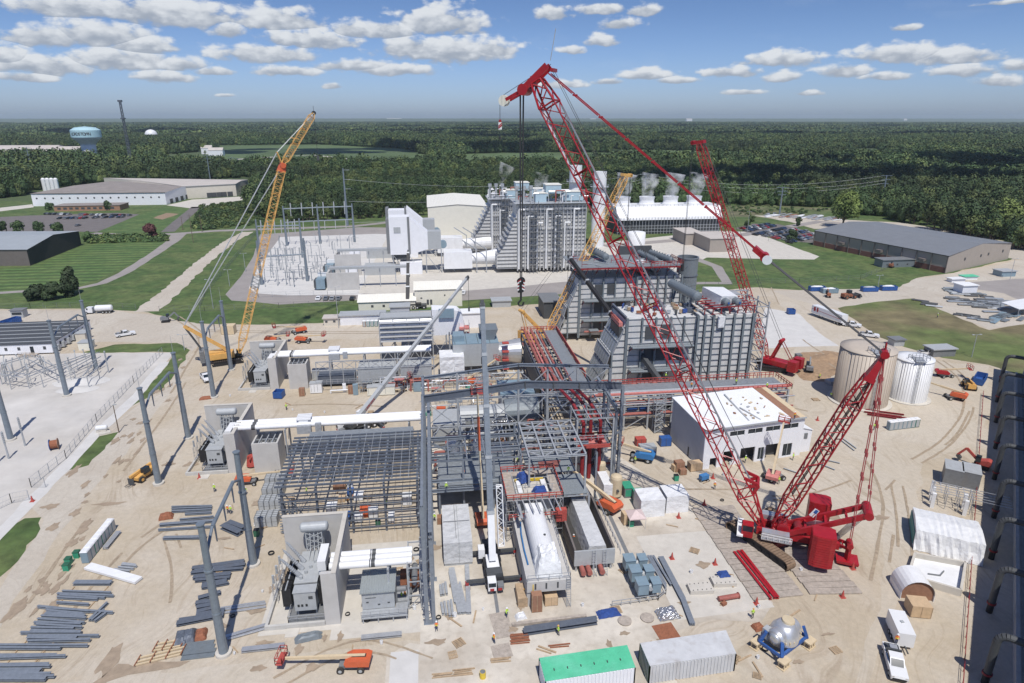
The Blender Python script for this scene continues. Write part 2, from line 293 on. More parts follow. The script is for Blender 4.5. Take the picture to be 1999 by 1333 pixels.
# ---------- ground ----------
def dirtmat(name,c1,c2,c3,ang):
 m=bpy.data.materials.new(name);m.use_nodes=True;nt=m.node_tree;N=nt.nodes;L=nt.links;b=N['Principled BSDF'];b.inputs['Roughness'].default_value=.95
 ge=N.new('ShaderNodeNewGeometry');P=ge.outputs['Position']
 def noise(s,d,v,r=.6,dist=0):
  n=N.new('ShaderNodeTexNoise');n.inputs['Scale'].default_value=s;n.inputs['Detail'].default_value=d;n.inputs['Roughness'].default_value=r;n.inputs['Distortion'].default_value=dist;L.new(v,n.inputs['Vector']);return n.outputs[0]
 def mr(v,a,b_,c=0,d=1):
  n=N.new('ShaderNodeMapRange');L.new(v,n.inputs[0])
  for i,q in enumerate((a,b_,c,d)): n.inputs[i+1].default_value=q
  return n.outputs[0]
 def mix(f,a,b_,ty='MIX'):
  n=N.new('ShaderNodeMix');n.data_type='RGBA';n.blend_type=ty;L.new(f,n.inputs[0]) if not isinstance(f,float) else setattr(n.inputs[0],'default_value',f)
  for i,q in ((6,a),(7,b_)):
   if isinstance(q,tuple): n.inputs[i].default_value=q+(1,)
   else: L.new(q,n.inputs[i])
  return n.outputs[2]
 big=noise(.045,6,P,.62);cur=mix(mr(big,.42,.6),c1,c2)
 wn=N.new('ShaderNodeTexNoise');wn.inputs['Scale'].default_value=.018;wn.inputs['Detail'].default_value=3;L.new(P,wn.inputs['Vector']);wv=N.new('ShaderNodeVectorMath');wv.operation='MULTIPLY_ADD';L.new(wn.outputs[1],wv.inputs[0]);wv.inputs[1].default_value=(70,70,0);L.new(P,wv.inputs[2]);PW=wv.outputs[0];msk=noise(.07,3,P,.6)
 mp=N.new('ShaderNodeMapping');mp.inputs['Rotation'].default_value=(0,0,ang);mp.inputs['Scale'].default_value=(1.,.09,1);L.new(PW,mp.inputs[0])
 tr=noise(.9,4,mp.outputs[0],.6,.8);md=N.new('ShaderNodeMath');md.operation='MULTIPLY';L.new(mr(tr,.5,.66,0,.75),md.inputs[0]);L.new(mr(msk,.42,.62),md.inputs[1]);cur=mix(md.outputs[0],cur,c3)
 m3=N.new('ShaderNodeMapping');m3.inputs['Rotation'].default_value=(0,0,ang+1.9);m3.inputs['Scale'].default_value=(1.1,.1,1);L.new(PW,m3.inputs[0]);t3=noise(.8,4,m3.outputs[0],.6,1.6);cur=mix(mr(t3,.58,.7,0,.4),cur,c3)
 fine=noise(1.1,8,P,.75);sp=noise(5.5,4,P,.8)
 cur=mix(1.0,cur,mr(fine,.25,.75,.84,1.12),'MULTIPLY');cur=mix(1.0,cur,mr(sp,.3,.7,.93,1.06),'MULTIPLY')
 bl=noise(.22,5,P,.7,1.);cur=mix(mr(bl,.6,.74,0,.3),cur,(.36,.28,.2))
 L.new(cur,b.inputs['Base Color'])
 bp=N.new('ShaderNodeBump');bp.inputs['Strength'].default_value=.25;bp.inputs['Distance'].default_value=.25;L.new(fine,bp.inputs['Height']);L.new(bp.outputs[0],b.inputs['Normal']);MT[name]=m
dirtmat('dirt',(.465,.395,.295),(.525,.465,.38),(.36,.29,.21),rad(-20))
dirtmat('road',(.48,.43,.36),(.52,.475,.405),(.39,.335,.265),rad(0))
dirtmat('road2',(.5,.44,.35),(.53,.475,.395),(.41,.345,.26),rad(40))
ZL=[0.]
def jit(pts,amt,step=4.,seed=1):
 rnd=random.Random(seed);out=[]
 for i in range(len(pts)):
  a,b=pts[i],pts[(i+1)%len(pts)];L=math.hypot(b[0]-a[0],b[1]-a[1]);n=max(1,min(60,int(L/step)))
  for k in range(n):
   t=k/n;j=amt if (k or amt<.3) else amt*.4
   out.append((a[0]+(b[0]-a[0])*t+rnd.uniform(-j,j),a[1]+(b[1]-a[1])*t+rnd.uniform(-j,j)))
 return out
def sheet(name,px,z,mat,amt=0.,step=4.,kind='structure',world=False,th=0):
 from mathutils.geometry import tessellate_polygon
 P=[(p[0],p[1]) for p in px] if world else [tuple(G(*p))[:2] for p in px]
 if amt: P=jit(P,amt,step,len(name)+int(abs(P[0][0])))
 mb=MB(mat)
 tri=tessellate_polygon([[Vector((p[0],p[1],0)) for p in P]])
 mb.v=[(p[0],p[1],z) for p in P];mb.f=[]
 for t in tri:
  a,b,c=[P[i] for i in t]
  if (b[0]-a[0])*(c[1]-a[1])-(b[1]-a[1])*(c[0]-a[0])<0: t=(t[0],t[2],t[1])
  mb.f.append(tuple(t))
 mb.mi=[0]*len(mb.f)
 return tag(build(mb,name),kind=kind)
def band(px,w,world=False):
 P=[Vector((p[0],p[1],0)) if world else G(p[0],p[1]) for p in px];Lf=[];Rt=[]
 for i,p in enumerate(P):
  d=(P[min(i+1,len(P)-1)]-P[max(i-1,0)]).normalized();n=Vector((-d.y,d.x,0));ww=(w[i] if isinstance(w,(list,tuple)) else w)/2
  Lf.append(p+n*ww);Rt.append(p-n*ww)
 return [(q.x,q.y) for q in Lf+Rt[::-1]]
M('earth',(.055,.085,.035),.95,0,.35,.004,col2=(.1,.13,.05))
mb=MB('earth');rr=[0,300,900,2000,4000,8000,16000,30000,60000];na=48
for r in rr[1:]:
 for i in range(na): t=2*math.pi*i/na;mb.v.append((r*math.cos(t),r*math.sin(t),-.02))
mb.v.append((0,0,-.02));c0=len(mb.v)-1
for i in range(na): mb.f.append((c0,i,(i+1)%na))
for k in range(len(rr)-2):
 for i in range(na): j=(i+1)%na;mb.f.append((k*na+i,(k+1)*na+i,(k+1)*na+j,k*na+j))
mb.mi=[0]*len(mb.f);ST(mb,'ground')
sheet('lawn',[(-900,-60),(-900,560),(-420,620),(420,620),(620,400),(700,60),(250,-60)],.0,'grass',world=True)
M('stripe',(.07,.125,.035),.9,0,.3,.35,col2=(.1,.15,.045));nt=MT['stripe'].node_tree;b_=nt.nodes['Principled BSDF'];src=b_.inputs['Base Color'].links[0].from_socket;w_=nt.nodes.new('ShaderNodeTexWave');w_.bands_direction='Y';w_.inputs['Scale'].default_value=.05;w_.inputs['Distortion'].default_value=.3;g_=nt.nodes.new('ShaderNodeNewGeometry');nt.links.new(g_.outputs['Position'],w_.inputs['Vector']);r_=nt.nodes.new('ShaderNodeMapRange');r_.inputs[3].default_value=.68;r_.inputs[4].default_value=1.3;nt.links.new(w_.outputs[1],r_.inputs[0]);x_=nt.nodes.new('ShaderNodeMix');x_.data_type='RGBA';x_.blend_type='MULTIPLY';x_.inputs[0].default_value=1;nt.links.new(src,x_.inputs[6]);nt.links.new(r_.outputs[0],x_.inputs[7]);nt.links.new(x_.outputs[2],b_.inputs['Base Color'])
sheet('mown_lawn',[(-80,534),(60,520),(164,478),(230,472),(330,470),(300,494),(243,520),(189,547),(100,558),(-80,560)],.006,'stripe',.4,6)
sheet('mown_lawn',[(-250,520),(0,540),(60,525),(160,480),(320,462),(330,468),(240,522),(150,560),(0,570),(-250,590)],.004,'stripe',1,6)
DN=[(-400,1700),(-400,606),(189,602),(266,607),(304,613),(365,630),(475,633),(762,626),(762,609),(905,602),(1100,590),(1480,560),(1560,566),(1756,560),(1790,542),(1845,534),(1968,508),(2100,480),(2600,480),(2600,1700)]
sheet('dirt_ground',DN,.008,'dirt',.8,5)
sheet('haul_road',[(-330,1500),(-60,1335),(0,1225),(60,1130),(160,985),(255,868),(330,770),(372,690),(430,640),(300,614),(190,604),(-200,608),(-200,690),(165,668),(345,668),(374,684),(362,706),(318,765),(255,800),(195,845),(120,925),(62,990),(85,1015),(20,1115),(-60,1220),(-330,1400)],.012,'road',.7,4)
sheet('haul_road',[(1640,1500),(1665,1333),(1700,1220),(1730,1100),(1735,1000),(1710,930),(1640,870),(1560,800),(1545,760),(1560,700),(1530,600),(1500,568),(1560,568),(1620,600),(1700,660),(1790,700),(1930,715),(1935,800),(1900,860),(1800,900),(1790,960),(1790,1080),(1745,1190),(1700,1333),(1690,1500)],.012,'road2',.9,4)
sheet('haul_road',[(1500,566),(1560,566),(1756,561),(1790,543),(1845,536),(1999,506),(2300,470),(2300,510),(1999,560),(1845,560),(1785,582),(1640,600),(1600,598)],.013,'road',.8,5)
sheet('haul_road',[(430,640),(589,632),(760,632),(1000,640),(1000,665),(760,660),(560,665),(440,700)],.012,'road2',.7,5)
sheet('haul_road',[(120,1333),(500,1290),(800,1250),(840,1255),(800,1420),(-100,1420)],.012,'road2',.6,3)
sheet('grass_bank',[(1636,601),(1700,590),(1785,582),(1931,644),(2005,632),(2300,620),(2300,740),(1999,735),(1931,712),(1841,698),(1762,676),(1704,650)],.018,'drygrass',.7,4)
sheet('grass_bank',[(162,687),(224,672),(346,669),(370,683),(362,702),(319,759),(265,788),(247,798),(270,775),(327,712),(343,688),(300,686),(220,688)],.018,'grass',.5,3)
sheet('grass_bank',[(175,855),(233,842),(175,907),(127,918),(155,890)],.018,'grass',.5,2)
sheet('grass_bank',[(-80,1080),(0,1042),(50,1012),(82,1008),(78,1032),(20,1108),(-60,1190),(-140,1230)],.018,'grass',.5,2)
sheet('concrete_pad',[(1495,600),(1560,612),(1600,650),(1640,675),(1560,676),(1500,680),(1485,640)],.016,'gravelw',.2)
sheet('gravel_pad',[(-300,700),(0,694),(116,690),(343,687),(332,699),(300,740),(271,762),(192,842),(125,915),(100,948),(62,980),(0,1040),(-120,1120),(-500,1200)],.022,'gravel',.5,4)
sheet('gravel_path',band([(322,706),(262,778),(192,842),(110,930),(40,1000),(-40,1080)],2.6,),.026,'gravelw',.25,3,world=True)
sheet('gravel_path',[(250,785),(285,765),(240,800),(215,815)],.03,'gravelw',.4,2)
sheet('dirt_track',band([(285,608),(330,572),(400,508),(450,470),(485,452)],[9,8,7,7,7]),.02,'road',.7,2.5,world=True)
sheet('gravel_drive',band([(-100,572),(0,571),(154,562),(200,552),(243,532),(300,496),(340,468),(350,456)],[4,4,4,4.5,5,5.5,7,9]),.02,'asphaltL',.3,6,world=True)
sheet('road',band([(180,455),(260,459),(340,456),(420,450),(510,447),(690,441),(825,426),(960,414)],7),.024,'asphaltL',.2,8,world=True)
sheet('road',band([(328,452),(350,432),(385,403)],8),.026,'asphalt',.1,8,world=True)
sheet('concrete_apron',[(325,400),(375,389),(470,383),(500,386),(440,395),(400,404),(372,406)],.026,'concL',.3,8)
sheet('parking_lot',[(-150,425),(-150,460),(0,455),(95,452),(190,452),(225,438),(272,418),(230,415),(60,420),(0,423)],.028,'asphalt',.2,10)
sheet('gravel_drive',[(0,405),(64,398),(66,404),(0,412)],.028,'concL',.3,8)
sheet('pond',[(300,425),(325,415),(350,417),(318,428)],.02,'mud',.8,5)
sheet('grass_verge',[(190,452),(230,437),(272,418),(330,402),(372,407),(345,432),(318,450),(260,456)],.018,'stripe',.5,8)
sheet('plant_road',[(508,457),(700,443),(960,445),(1130,540),(1150,560),(1105,573),(905,586),(700,585),(545,594),(500,589),(452,586),(441,574),(470,540),(495,500)],.016,'asphaltL',.1,6)
sheet('gravel_yard',[(548,462),(735,456),(960,460),(985,540),(905,556),(760,560),(700,575),(560,576),(500,572),(487,562),(505,520)],.022,'gravelw',.2,5)
sheet('plant_yard',[(760,455),(1130,470),(1190,540),(1000,560),(800,575),(700,572)],.026,'concL',.2,5)
sheet('gravel_yard',[(1160,475),(1400,450),(1470,452),(1600,500),(1590,506),(1500,505),(1380,502),(1300,545),(1180,560)],.016,'concL',.3,5)
sheet('plant_road',band([(1130,566),(1290,552),(1420,552),(1400,520),(1360,505),(1340,500)],5),.02,'asphaltL',.1,5,world=True)
sheet('plant_road',band([(1180,480),(1300,470),(1450,458),(1540,442),(1600,432),(1700,440)],8),.021,'asphaltL',.1,8,world=True)
sheet('parking_lot',[(1436,445),(1470,436),(1520,437),(1598,455),(1590,474),(1545,470),(1480,458)],.028,'asphalt',.1,10)
sheet('storage_yard',[(1470,420),(1560,422),(1640,428),(1760,434),(1900,456),(2050,490),(2050,515),(1968,503),(1800,462),(1700,445),(1590,446),(1540,432)],.014,'road',1.2,8)
sheet('storage_yard',[(1790,545),(1850,540),(2020,515),(2300,500),(2300,640),(1999,632),(1931,642),(1785,584)],.016,'road',.6,5)
sheet('asphalt_pad',[(1850,553),(1999,543),(2200,540),(2200,585),(1999,588),(1960,572),(1880,560)],.022,'asphaltL',.5,5)
sheet('concrete_slab',[(-3.6,71.5),(-3.6,132),(36,132),(37,121),(44.3,104),(48.4,91.5),(48.2,73),(44.5,69.5),(38,71),(30,69),(26,40),(-8,40),(-8,70),(-5,72)],.03,'slab',world=True)
sheet('concrete_slab',[(-26,75.8),(-16,75.8),(-16,73.8),(-3.6,73.8),(-3.6,95),(-13,95),(-26,95)],.026,'concL',world=True)
sheet('concrete_slab',[(33,71.4),(48,72.2),(48,91.3),(33,91.3)],.034,'concL',world=True)
sheet('concrete_slab',[(-7.5,40),(-3.8,40),(-3.8,70.6),(-7.5,70.6)],.034,'gravelw',world=True)
sheet('drain_channel',[(29.8,80),(30.5,80),(30.5,107),(29.8,107)],.036,'midgrey',world=True)
sheet('drain_channel',[(7.3,76),(7.8,76),(7.8,84),(7.3,84)],.036,'midgrey',world=True)
sheet('puddle_stain',[(165,1345),(200,1322),(230,1295),(262,1300),(300,1290),(340,1292),(372,1290),(350,1302),(300,1310),(250,1318),(210,1330),(190,1345)],.05,'stain',.3,1.2)
rnd=random.Random(14);BL=[(215,1287,1.1,2.6),(100,988,1.4,.9),(145,918,.8,2.4),(215,983,2.6,.6),(505,1304,1.,.5),(168,945,.6,1.6),(105,1028,.9,1.3),(250,898,1.1,.6),(30,1190,1.,2.4),(640,1180,.8,1.5),(1300,1250,1.2,.8),(1720,1010,1.3,.8),(1690,935,.8,.6),(1630,1010,1.2,.9),(560,1120,1.4,2.2),(330,905,1.2,1.),(375,905,1.4,1.2)]+[(40+px*330+rnd.uniform(-25,25),1230-px*560+rnd.uniform(-20,20),rnd.uniform(.25,.8),rnd.uniform(.5,1.8)) for px in [rnd.random() for _ in range(46)]]+[(rnd.uniform(420,1650),rnd.uniform(930,1325),rnd.uniform(.3,1.3),rnd.uniform(.2,1.)) for _ in range(40)]
for k,(px,py,rx,ry) in enumerate(BL):
 c=G(px,py);ph=rnd.uniform(0,6);sheet('puddle_stain',[(c.x+rx*math.cos(a*.37)*(1+.3*math.sin(a*1.1+ph)+rnd.uniform(-.12,.12)),c.y+ry*math.sin(a*.37)*(1+.3*math.sin(a*1.7+ph)+rnd.uniform(-.12,.12))) for a in range(17)],.05+k*.0006,'stain',0,world=True)
M('rut',(.36,.29,.21),.95,0,.25,1.2,bump=.4);
def ruts(px,off=1.,w=.5,m='rut',z=.05,gap=.35):
 P=[G(*p) for p in px];Q=[]
 for i in range(len(P)-1):
  a,b,c,d=P[max(i-1,0)],P[i],P[i+1],P[min(i+2,len(P)-1)]
  for k in range(8): t=k/8;Q.append(.5*((2*b)+(c-a)*t+(2*a-5*b+4*c-d)*t*t+(3*b-a-3*c+d)*t**3))
 Q.append(P[-1]);rnd=random.Random(int(px[0][0]))
 for s in (-off,off):
  i=0;L=[]
  for i in range(len(Q)-1): d=(Q[i+1]-Q[i]).normalized();L.append((Q[i].x-d.y*s,Q[i].y+d.x*s))
  k=0
  while k<len(L)-3:
   n=rnd.randint(4,16);seg=L[k:k+n]
   if len(seg)>2 and rnd.random()>gap: sheet('tyre_track',band(seg,w,True),z+rnd.random()*.004,m,.07,1.2,world=True)
   k+=n-1
ruts([(1660,1333),(1700,1200),(1725,1080),(1735,980),(1700,900),(1640,850)]);ruts([(1790,900),(1850,860),(1890,800),(1880,740),(1830,700)]);ruts([(1740,960),(1800,900),(1870,860),(1905,800)],1,.5,'rut',.055)
ruts([(60,1333),(150,1200),(250,1080),(330,1020)]);ruts([(40,1180),(130,1050),(230,920),(320,800),(370,720),(395,660),(340,615)],1.1,.5);ruts([(240,1333),(330,1230),(350,1120),(330,1040)],1,.4)
ruts([(520,790),(640,785),(760,790)]);ruts([(1500,560),(1540,640),(1600,690),(1690,740),(1780,720)],1.2,.5);ruts([(1580,800),(1500,770),(1530,700)],1,.5);ruts([(1250,960),(1400,960),(1560,960),(1660,930)],1,.5);ruts([(400,645),(560,648),(740,648),(900,640)],1,.5)
ruts([(1680,1333),(1760,1150),(1765,1030),(1750,940)],1,.4,'rut',.06);ruts([(540,1333),(700,1260),(850,1300)],1,.35,'rut',.06)
FIELDS=[[(425,283),(620,281),(790,290),(838,306),(800,316),(700,322),(470,312),(420,300)],[(905,300),(1000,297),(1180,297),(1205,300),(1200,308),(910,316)],[(1190,291),(1480,296),(1500,303),(1350,302),(1200,304)],[(330,262),(520,258),(640,262),(500,268)],[(1500,258),(1720,261),(1600,268)],[(60,262),(230,259),(330,264),(180,271)],[(1150,262),(1330,259),(1380,263)],[(330,305),(420,300),(470,310),(480,330),(330,316)],[(-60,343),(50,346),(52,352),(0,357),(-60,362)]]
for f in FIELDS: sheet('field',f,.01,'field',6,40)
sheet('country_road',band([(440,312),(530,306),(610,302),(690,311),(760,318),(880,319),(960,313)],14),.02,'concL',0,60,world=True)
sheet('utility_corridor',[(960,402),(1410,402),(1480,398),(1640,408),(1600,420),(1420,424),(1190,420)],.012,'scrub',2,10)
def BX(xl,yb,xr,yt,dep,z0=0.):
 p=G(xl,yb,z0);f=lambda px: PLy(px,yb,p.y,z0)
 return (p.x,p.y,z0),(f(xr),p.y+dep,HZ(p.x,p.y,yt))
def PLy(px,py,y,z0=0):
 r=ray(px,py);t=y/r[1];return r[0]*t
def BXT(name,label,cat,bx,mat,group=None,trim=None):
 mb=MB(mat);mb.box(*bx);return S(mb,name,label,cat,group)
# ---------- dead-end pole frames ----------
def pole(mb,x,y,h=20.3,r=.62,r2=.4):
 mb.m('pole');mb.tube((x,y,.35),(x,y,h),r,r2,14);mb.tube((x,y,h),(x,y,h+.15),r2*1.35,n=14)
 for z in (h*.33,h*.66): mb.tube((x,y,z),(x,y,z+.22),r*.98,n=14)
 return mb
def polething(t,x,y,h=20.3,rod=True,r=.62,r2=.4):
 p=build(pole(MB('pole'),x,y,h,r,r2),'pole',t,smooth=False)
 mb=MB('concL');mb.tube((x,y,0),(x,y,.4),r*1.7,n=20);build(mb,'footing',t)
 if rod: mb=MB('galv');mb.tube((x,y,h),(x,y,h+4),.05,.02,5);build(mb,'lightning_rod',t)
def hframe(a,b,lab,z=17.4,h=20.3,rod=True,grp='steel pole frames along the haul road',beam=.28,ins=3,lo=None):
 t=T('pole_frame',lab,'pole frame',(a[0],a[1],0),grp)
 polething(t,a[0],a[1],h,rod);polething(t,b[0],b[1],h,rod)
 mb=MB('pole');A=Vector((a[0],a[1],z));Bv=Vector((b[0],b[1],z));m1=A.lerp(Bv,.2);m2=A.lerp(Bv,.8)
 mb.tube(A-Vector((0,0,1.8)),m1,beam*.75,n=8);mb.tube(m1,m2,beam,n=8);mb.tube(m2,Bv-Vector((0,0,1.8)),beam*.75,n=8);build(mb,'crossbeam',t)
 for k in range(ins):
  p=A.lerp(Bv,(k+1)/(ins+1));mb=MB('primerL');mb.tube(p-Vector((0,0,.2)),p-Vector((0,0,2.9)),.14,.09,6)
  build(mb,'insulator',t)
 return t
hframe((-29.7,73.2),(-30.3,91.8),'tall grey pole frame with sloping crossbeam nearest the camera, by the plank stacks',rod=False)
hframe((-54.8,119.5),(-55.6,139),'tall grey pole frame standing beside the yellow telehandler at the haul road')
hframe((-56.8,161.9),(-57.7,181.2),'tall grey pole frame right in front of the orange crawler crane')
hframe((-94.8,167.7),(-96.,186.5),'tall grey pole frame between the white office trailer and the gravel switchyard')
q=G(22,858);t=T('pole_frame','tall grey steel pole on the gravel pad, cut off by the left edge','pole',(q.x,q.y,0),'steel pole frames along the haul road');polething(t,q.x,q.y,20.3)
# ---------- transformer bays ----------
def bay(o,lab,first,grp='transformer bays behind concrete fire walls'):
 x,y=o;t=T('transformer_bay',lab,'transformer bay',(x,y,0),grp)
 mb=MB('concwall');mb.box((x-.6,y+.6,0),(x,y+15,8.7));mb.box((x-2.1,y,0),(x,y+.6,8.7));mb.box((x-10,y+14.4,0),(x-.6,y+15,8.7))
 mb.m('concL');mb.box((x-.64,y-.03,8.7),(x+.04,y+15.04,8.82));mb.box((x-10.04,y+14.36,8.703),(x-.65,y+15.03,8.82));build(mb,'fire_wall',t)
 mb=MB('conc');mb.box((x-10.4,y+.3,0),(x-10,y+14.3,.7));mb.box((x-10.4,y-.1,0),(x-2.15,y+.3,.7));build(mb,'pit_curb',t)
 mb=MB('midgrey');mb.box((x-7.4,y+.4,0),(x-2.2,y+13,.35));build(mb,'pit_grating',t)
 mb=MB('ltgrey');mb.box((x-6.7,y+4.2,.4),(x-3.6,y+11.4,4.1));mb.box((x-6.8,y+4.1,4.1),(x-3.5,y+11.5,4.3))
 for k in range(6): mb.box((x-6.78,y+4.8+k*1.15,.5),(x-3.52,y+5.0+k*1.15,4.05))
 for k in range(5): mb.tube((x-5.9+k*.5,y+5+k*1.2,4.3),(x-5.9+k*.5,y+5+k*1.2,4.8),.25)
 build(mb,'transformer_tank',t)
 for sx in (-8.4,-3.3):
  mb=MB('black')
  for k in range(3):
   y0=y+3.2+k*2.5;
   for j in range(6): mb.box((x+sx,y0+j*.32,1.1),(x+sx+1.25,y0+j*.32+.12,4.0))
   mb.m('ltgrey');mb.tube((x+sx+.6,y0-.1,4.05),(x+sx+.6,y0+1.9,4.05),.1,n=5);mb.m('black')
  build(mb,'radiator_bank',t)
 mb=MB('ltgrey');mb.vessel((x-6.6,y+12.2,8.2),(x-3.0,y+12.2,8.2),.78,18);build(mb,'conservator_tank',t,smooth=False)
 mb=MB('ltgrey')
 for sx in (-6.1,-3.7):
  for sy in (11.7,12.7): mb.bar((x+sx,y+sy,4.2),(x+sx,y+sy,7.5),.16)
  mb.bar((x+sx,y+11.7,4.6),(x+sx,y+12.7,7.3),.08)
 for k in range(3): mb.bar((x-6.1,y+11.7,4.4+k),(x-3.7,y+11.7,5.4+k),.08);mb.bar((x-3.7,y+11.7,4.4+k),(x-6.1,y+11.7,5.4+k),.08)
 for q in (-5.5,-4.9,-4.3): mb.path([(x+q,y+9,4.3),(x+q,y+11.3,5.),(x+q,y+11.9,7.5)],.09)
 build(mb,'support_frame',t)
 for k in range(3):
  mb=MB('galv');a=Vector((x-6.1,y+5.6+k*1.7,4.3));d=Vector((-1.9,-.25+k*.25,2.8)).normalized()
  mb.tube(a,a+d*1.,.38,.3,10)
  for j in range(9): mb.tube(a+d*(1.+j*.33),a+d*(1.15+j*.33),.3-.012*j,.3-.012*j,n=10)
  mb.tube(a+d*1,a+d*4.1,.17,n=8);mb.tube(a+d*4.1,a+d*4.5,.06,n=5);build(mb,'bushing',t)
 for k in range(3):
  mb=MB('alum');p=Vector((x-10.2,y+5+k*2.2,.7))
  for (u,v) in ((0,0),(.6,0),(0,.6),(.6,.6)): mb.bar(p+Vector((u,v,0)),p+Vector((u*.8+.05,v*.8+.05,3)),.07)
  for z in (.6,1.4,2.2): mb.bar(p+Vector((0,0,z)),p+Vector((.6,0,z+.7)),.05);mb.bar(p+Vector((0,.6,z)),p+Vector((0,0,z+.7)),.05)
  mb.m('ltgrey')
  for j in range(6): mb.tube(p+Vector((.3,.3,3+j*.25)),p+Vector((.3,.3,3.13+j*.25)),.19,n=8)
  build(mb,'surge_arrester',t)
 mb=MB('ltgrey');mb.box((x-6.4,y+1.6,1.5),(x-3.4,y+3.1,4.6));mb.box((x-6.5,y+1.5,4.6),(x-3.3,y+3.2,4.72));mb.m('black')
 for q in (-6.0,-5.5,-4.9): mb.box((x+q,y+1.57,2.2),(x+q+.3,y+1.63,2.6))
 mb.m('darkgrey');mb.box((x-4.4,y+1.57,3.4),(x-3.8,y+1.62,3.9));mb.m('ltgrey')
 for q in (-6.2,-3.6): mb.box((x+q-.1,y+2.2,.35),(x+q+.1,y+2.4,1.5))
 build(mb,'control_cabinet',t)
 mb=MB('white');mb.box((x-3.5,y+5.3,5.2),(x-2.3,y+9.6,6.8));mb.box((x-3.4,y+5.5,4.3),(x-2.5,y+9.4,5.2));build(mb,'terminal_box',t)
 mb=MB('galv');mb.rail([(x-7.3,y+.7,.35),(x-7.3,y+12.5,.35)],1.1,.03,1.5);mb.rail([(x-7.3,y+.7,.35),(x-2.3,y+.7,.35)],1.1,.03,1.2);build(mb,'handrail',t)
 mb=MB('concL');mb.box((x-7.4,y-1.8,0),(x-5.6,y-.15,.15));build(mb,'concrete_step',t)
 return t
B3=(-14.8,76.8);B2=(-40.2,122.0);B1=(-41.3,165.3)
bay(B3,'transformer between concrete fire walls nearest the camera, beside the orange boom lift',True)
bay(B2,'transformer in an L-shaped wall left of the dark purlin frame',False)
bay(B1,'transformer in a fire wall farthest back, beside the orange crawler crane',False)
def ducts(x0,x1,y,z,lab,band,sup=(),boxat=None,leg=True,r=.52):
 t=T('bus_duct',lab,'bus duct',(x0,y,0),'white three-tube bus ducts')
 for k in range(3):
  yy=y+k*1.22;mb=MB('white');mb.tube((x0,yy,z),(x1,yy,z),r,n=18)
  n=max(2,int((x1-x0)/4.2))
  for j in range(n+1): xx=x0+(x1-x0)*j/n;mb.tube((xx-.05,yy,z),(xx+.05,yy,z),r+.035,n=18)
  p=build(mb,'duct_tube',t);
  mb=MB('darkgrey');mb.tube((band-.4,yy,z),(band+.4,yy,z),r+.03,n=18);build(mb,'expansion_joint',p)
 for xs in sup:
  mb=MB('galv')
  for yy in (y-.7,y+3.1): mb.ib((xs,yy,.1),(xs,yy,z-.6),.3,.3)
  mb.ib((xs,y-1,z-.7),(xs,y+3.4,z-.7),.25,.3);mb.bar((xs,y-.7,.3),(xs,y+3.1,z-1),.1);build(mb,'support_bent',t)
 if boxat is not None:
  b=MB('galv');b.box((boxat,y-1.3,z-1.5),(boxat+2.8,y-.4,z+.2));b.box((boxat+3.6,y-1,z-1.3),(boxat+4.8,y-.4,z+.5));build(b,'relay_box',t)
  b=MB('white')
  for k in range(4): b.box((boxat-.3,y+.1+k*.75,z+.9),(boxat+2.6,y+.65+k*.75,z+1.15));b.box((boxat+.2,y+.2+k*.75,z+.5),(boxat+2.1,y+.5+k*.75,z+.9))
  build(b,'switch_link',t)
 return t
ducts(-16.2,-4.6,80.4,7.1,'short white three-tube bus duct passing through the nearest concrete wall','x' and -10.2,(-8,-5.2))
ducts(-41,-2.8,125.2,8.4,'long white three-tube bus duct over the dark purlin frame',-37.2,(-31,-24,-15,-6),-28.5)
ducts(-42.2,-1,168.3,8.3,'white three-tube bus duct farthest back, running to the grey turbine enclosure',-37.8,(-28,-19,-10),-28)
def cell(bx,lab,nb=3):
 (x0,y0,_),(x1,y1,h)=bx;t=T('concrete_cell',lab,'concrete cell',(x0,y0,0),'open concrete cells')
 mb=MB('concwall');w=.35;mb.box((x0,y0,0),(x1,y0+w,h));mb.box((x1-w,y0+w,0),(x1,y1-w,h));mb.box((x0,y0+w,0),(x0+w,y1-w,h));mb.box((x0,y1-w,0),(x1,y1,h));build(mb,'wall',t)
 mb=MB('galv')
 for k in range(nb): xx=x0+(x1-x0)*(k+1)/(nb+1);mb.ib((xx,y0+.3,h-.2),(xx,y1-.3,h-.2),.2,.25)
 mb.ib((x0+.3,(y0+y1)/2,h-.45),(x1-.3,(y0+y1)/2,h-.45),.2,.2);build(mb,'roof_beam',t)
 mb=MB('midgrey');mb.box((x0+.6,y0+.8,h-2.5),(x1-.8,y1-1,h-1.6));mb.m('wrap').box((x0+1,y0+1.2,h-1.6),(x0+2.6,y0+2.8,h-1.1));build(mb,'equipment',t)
cell(((-37.1,121.6,0),(-32,127.2,6.4)),'open-topped concrete cell beside the red hose coil and near orange boom lift')
cell(((-38.4,164.8,0),(-33.6,170,7.)),'open-topped concrete cell in front of the farthest white bus duct')
mb=MB('redsafe')
for k in range(9): mb.lathe((-38.3,124.2+.12*k,.35+.18*k),[(1.,0),(1.05,.08),(1.,.16)],14)
mb.m('redsafe').path([(-38.9+.2*i,124+.9*math.sin(i*1.7),2.2+.1*math.cos(i)) for i in range(9)],.1)
S(mb,'hose_coil','red hose coiled in a heap between two concrete walls','hose')
t=T('equipment_shed','grey metal shed with ribbed roof on a railed platform next to the nearest bus duct','shed',(-12,77.5,0))
mb=MB('ltgrey');mb.box((-11.8,78,1.1),(-7.2,82.5,4.0));build(mb,'wall',t)
M('ribroof',(.4,.44,.45),.45,.3,.05,.5,rib=('X',.35,.6))
mb=MB('ribroof');mb.box((-12,77.7,4.0),(-7.0,82.8,4.25));build(mb,'roof',t)
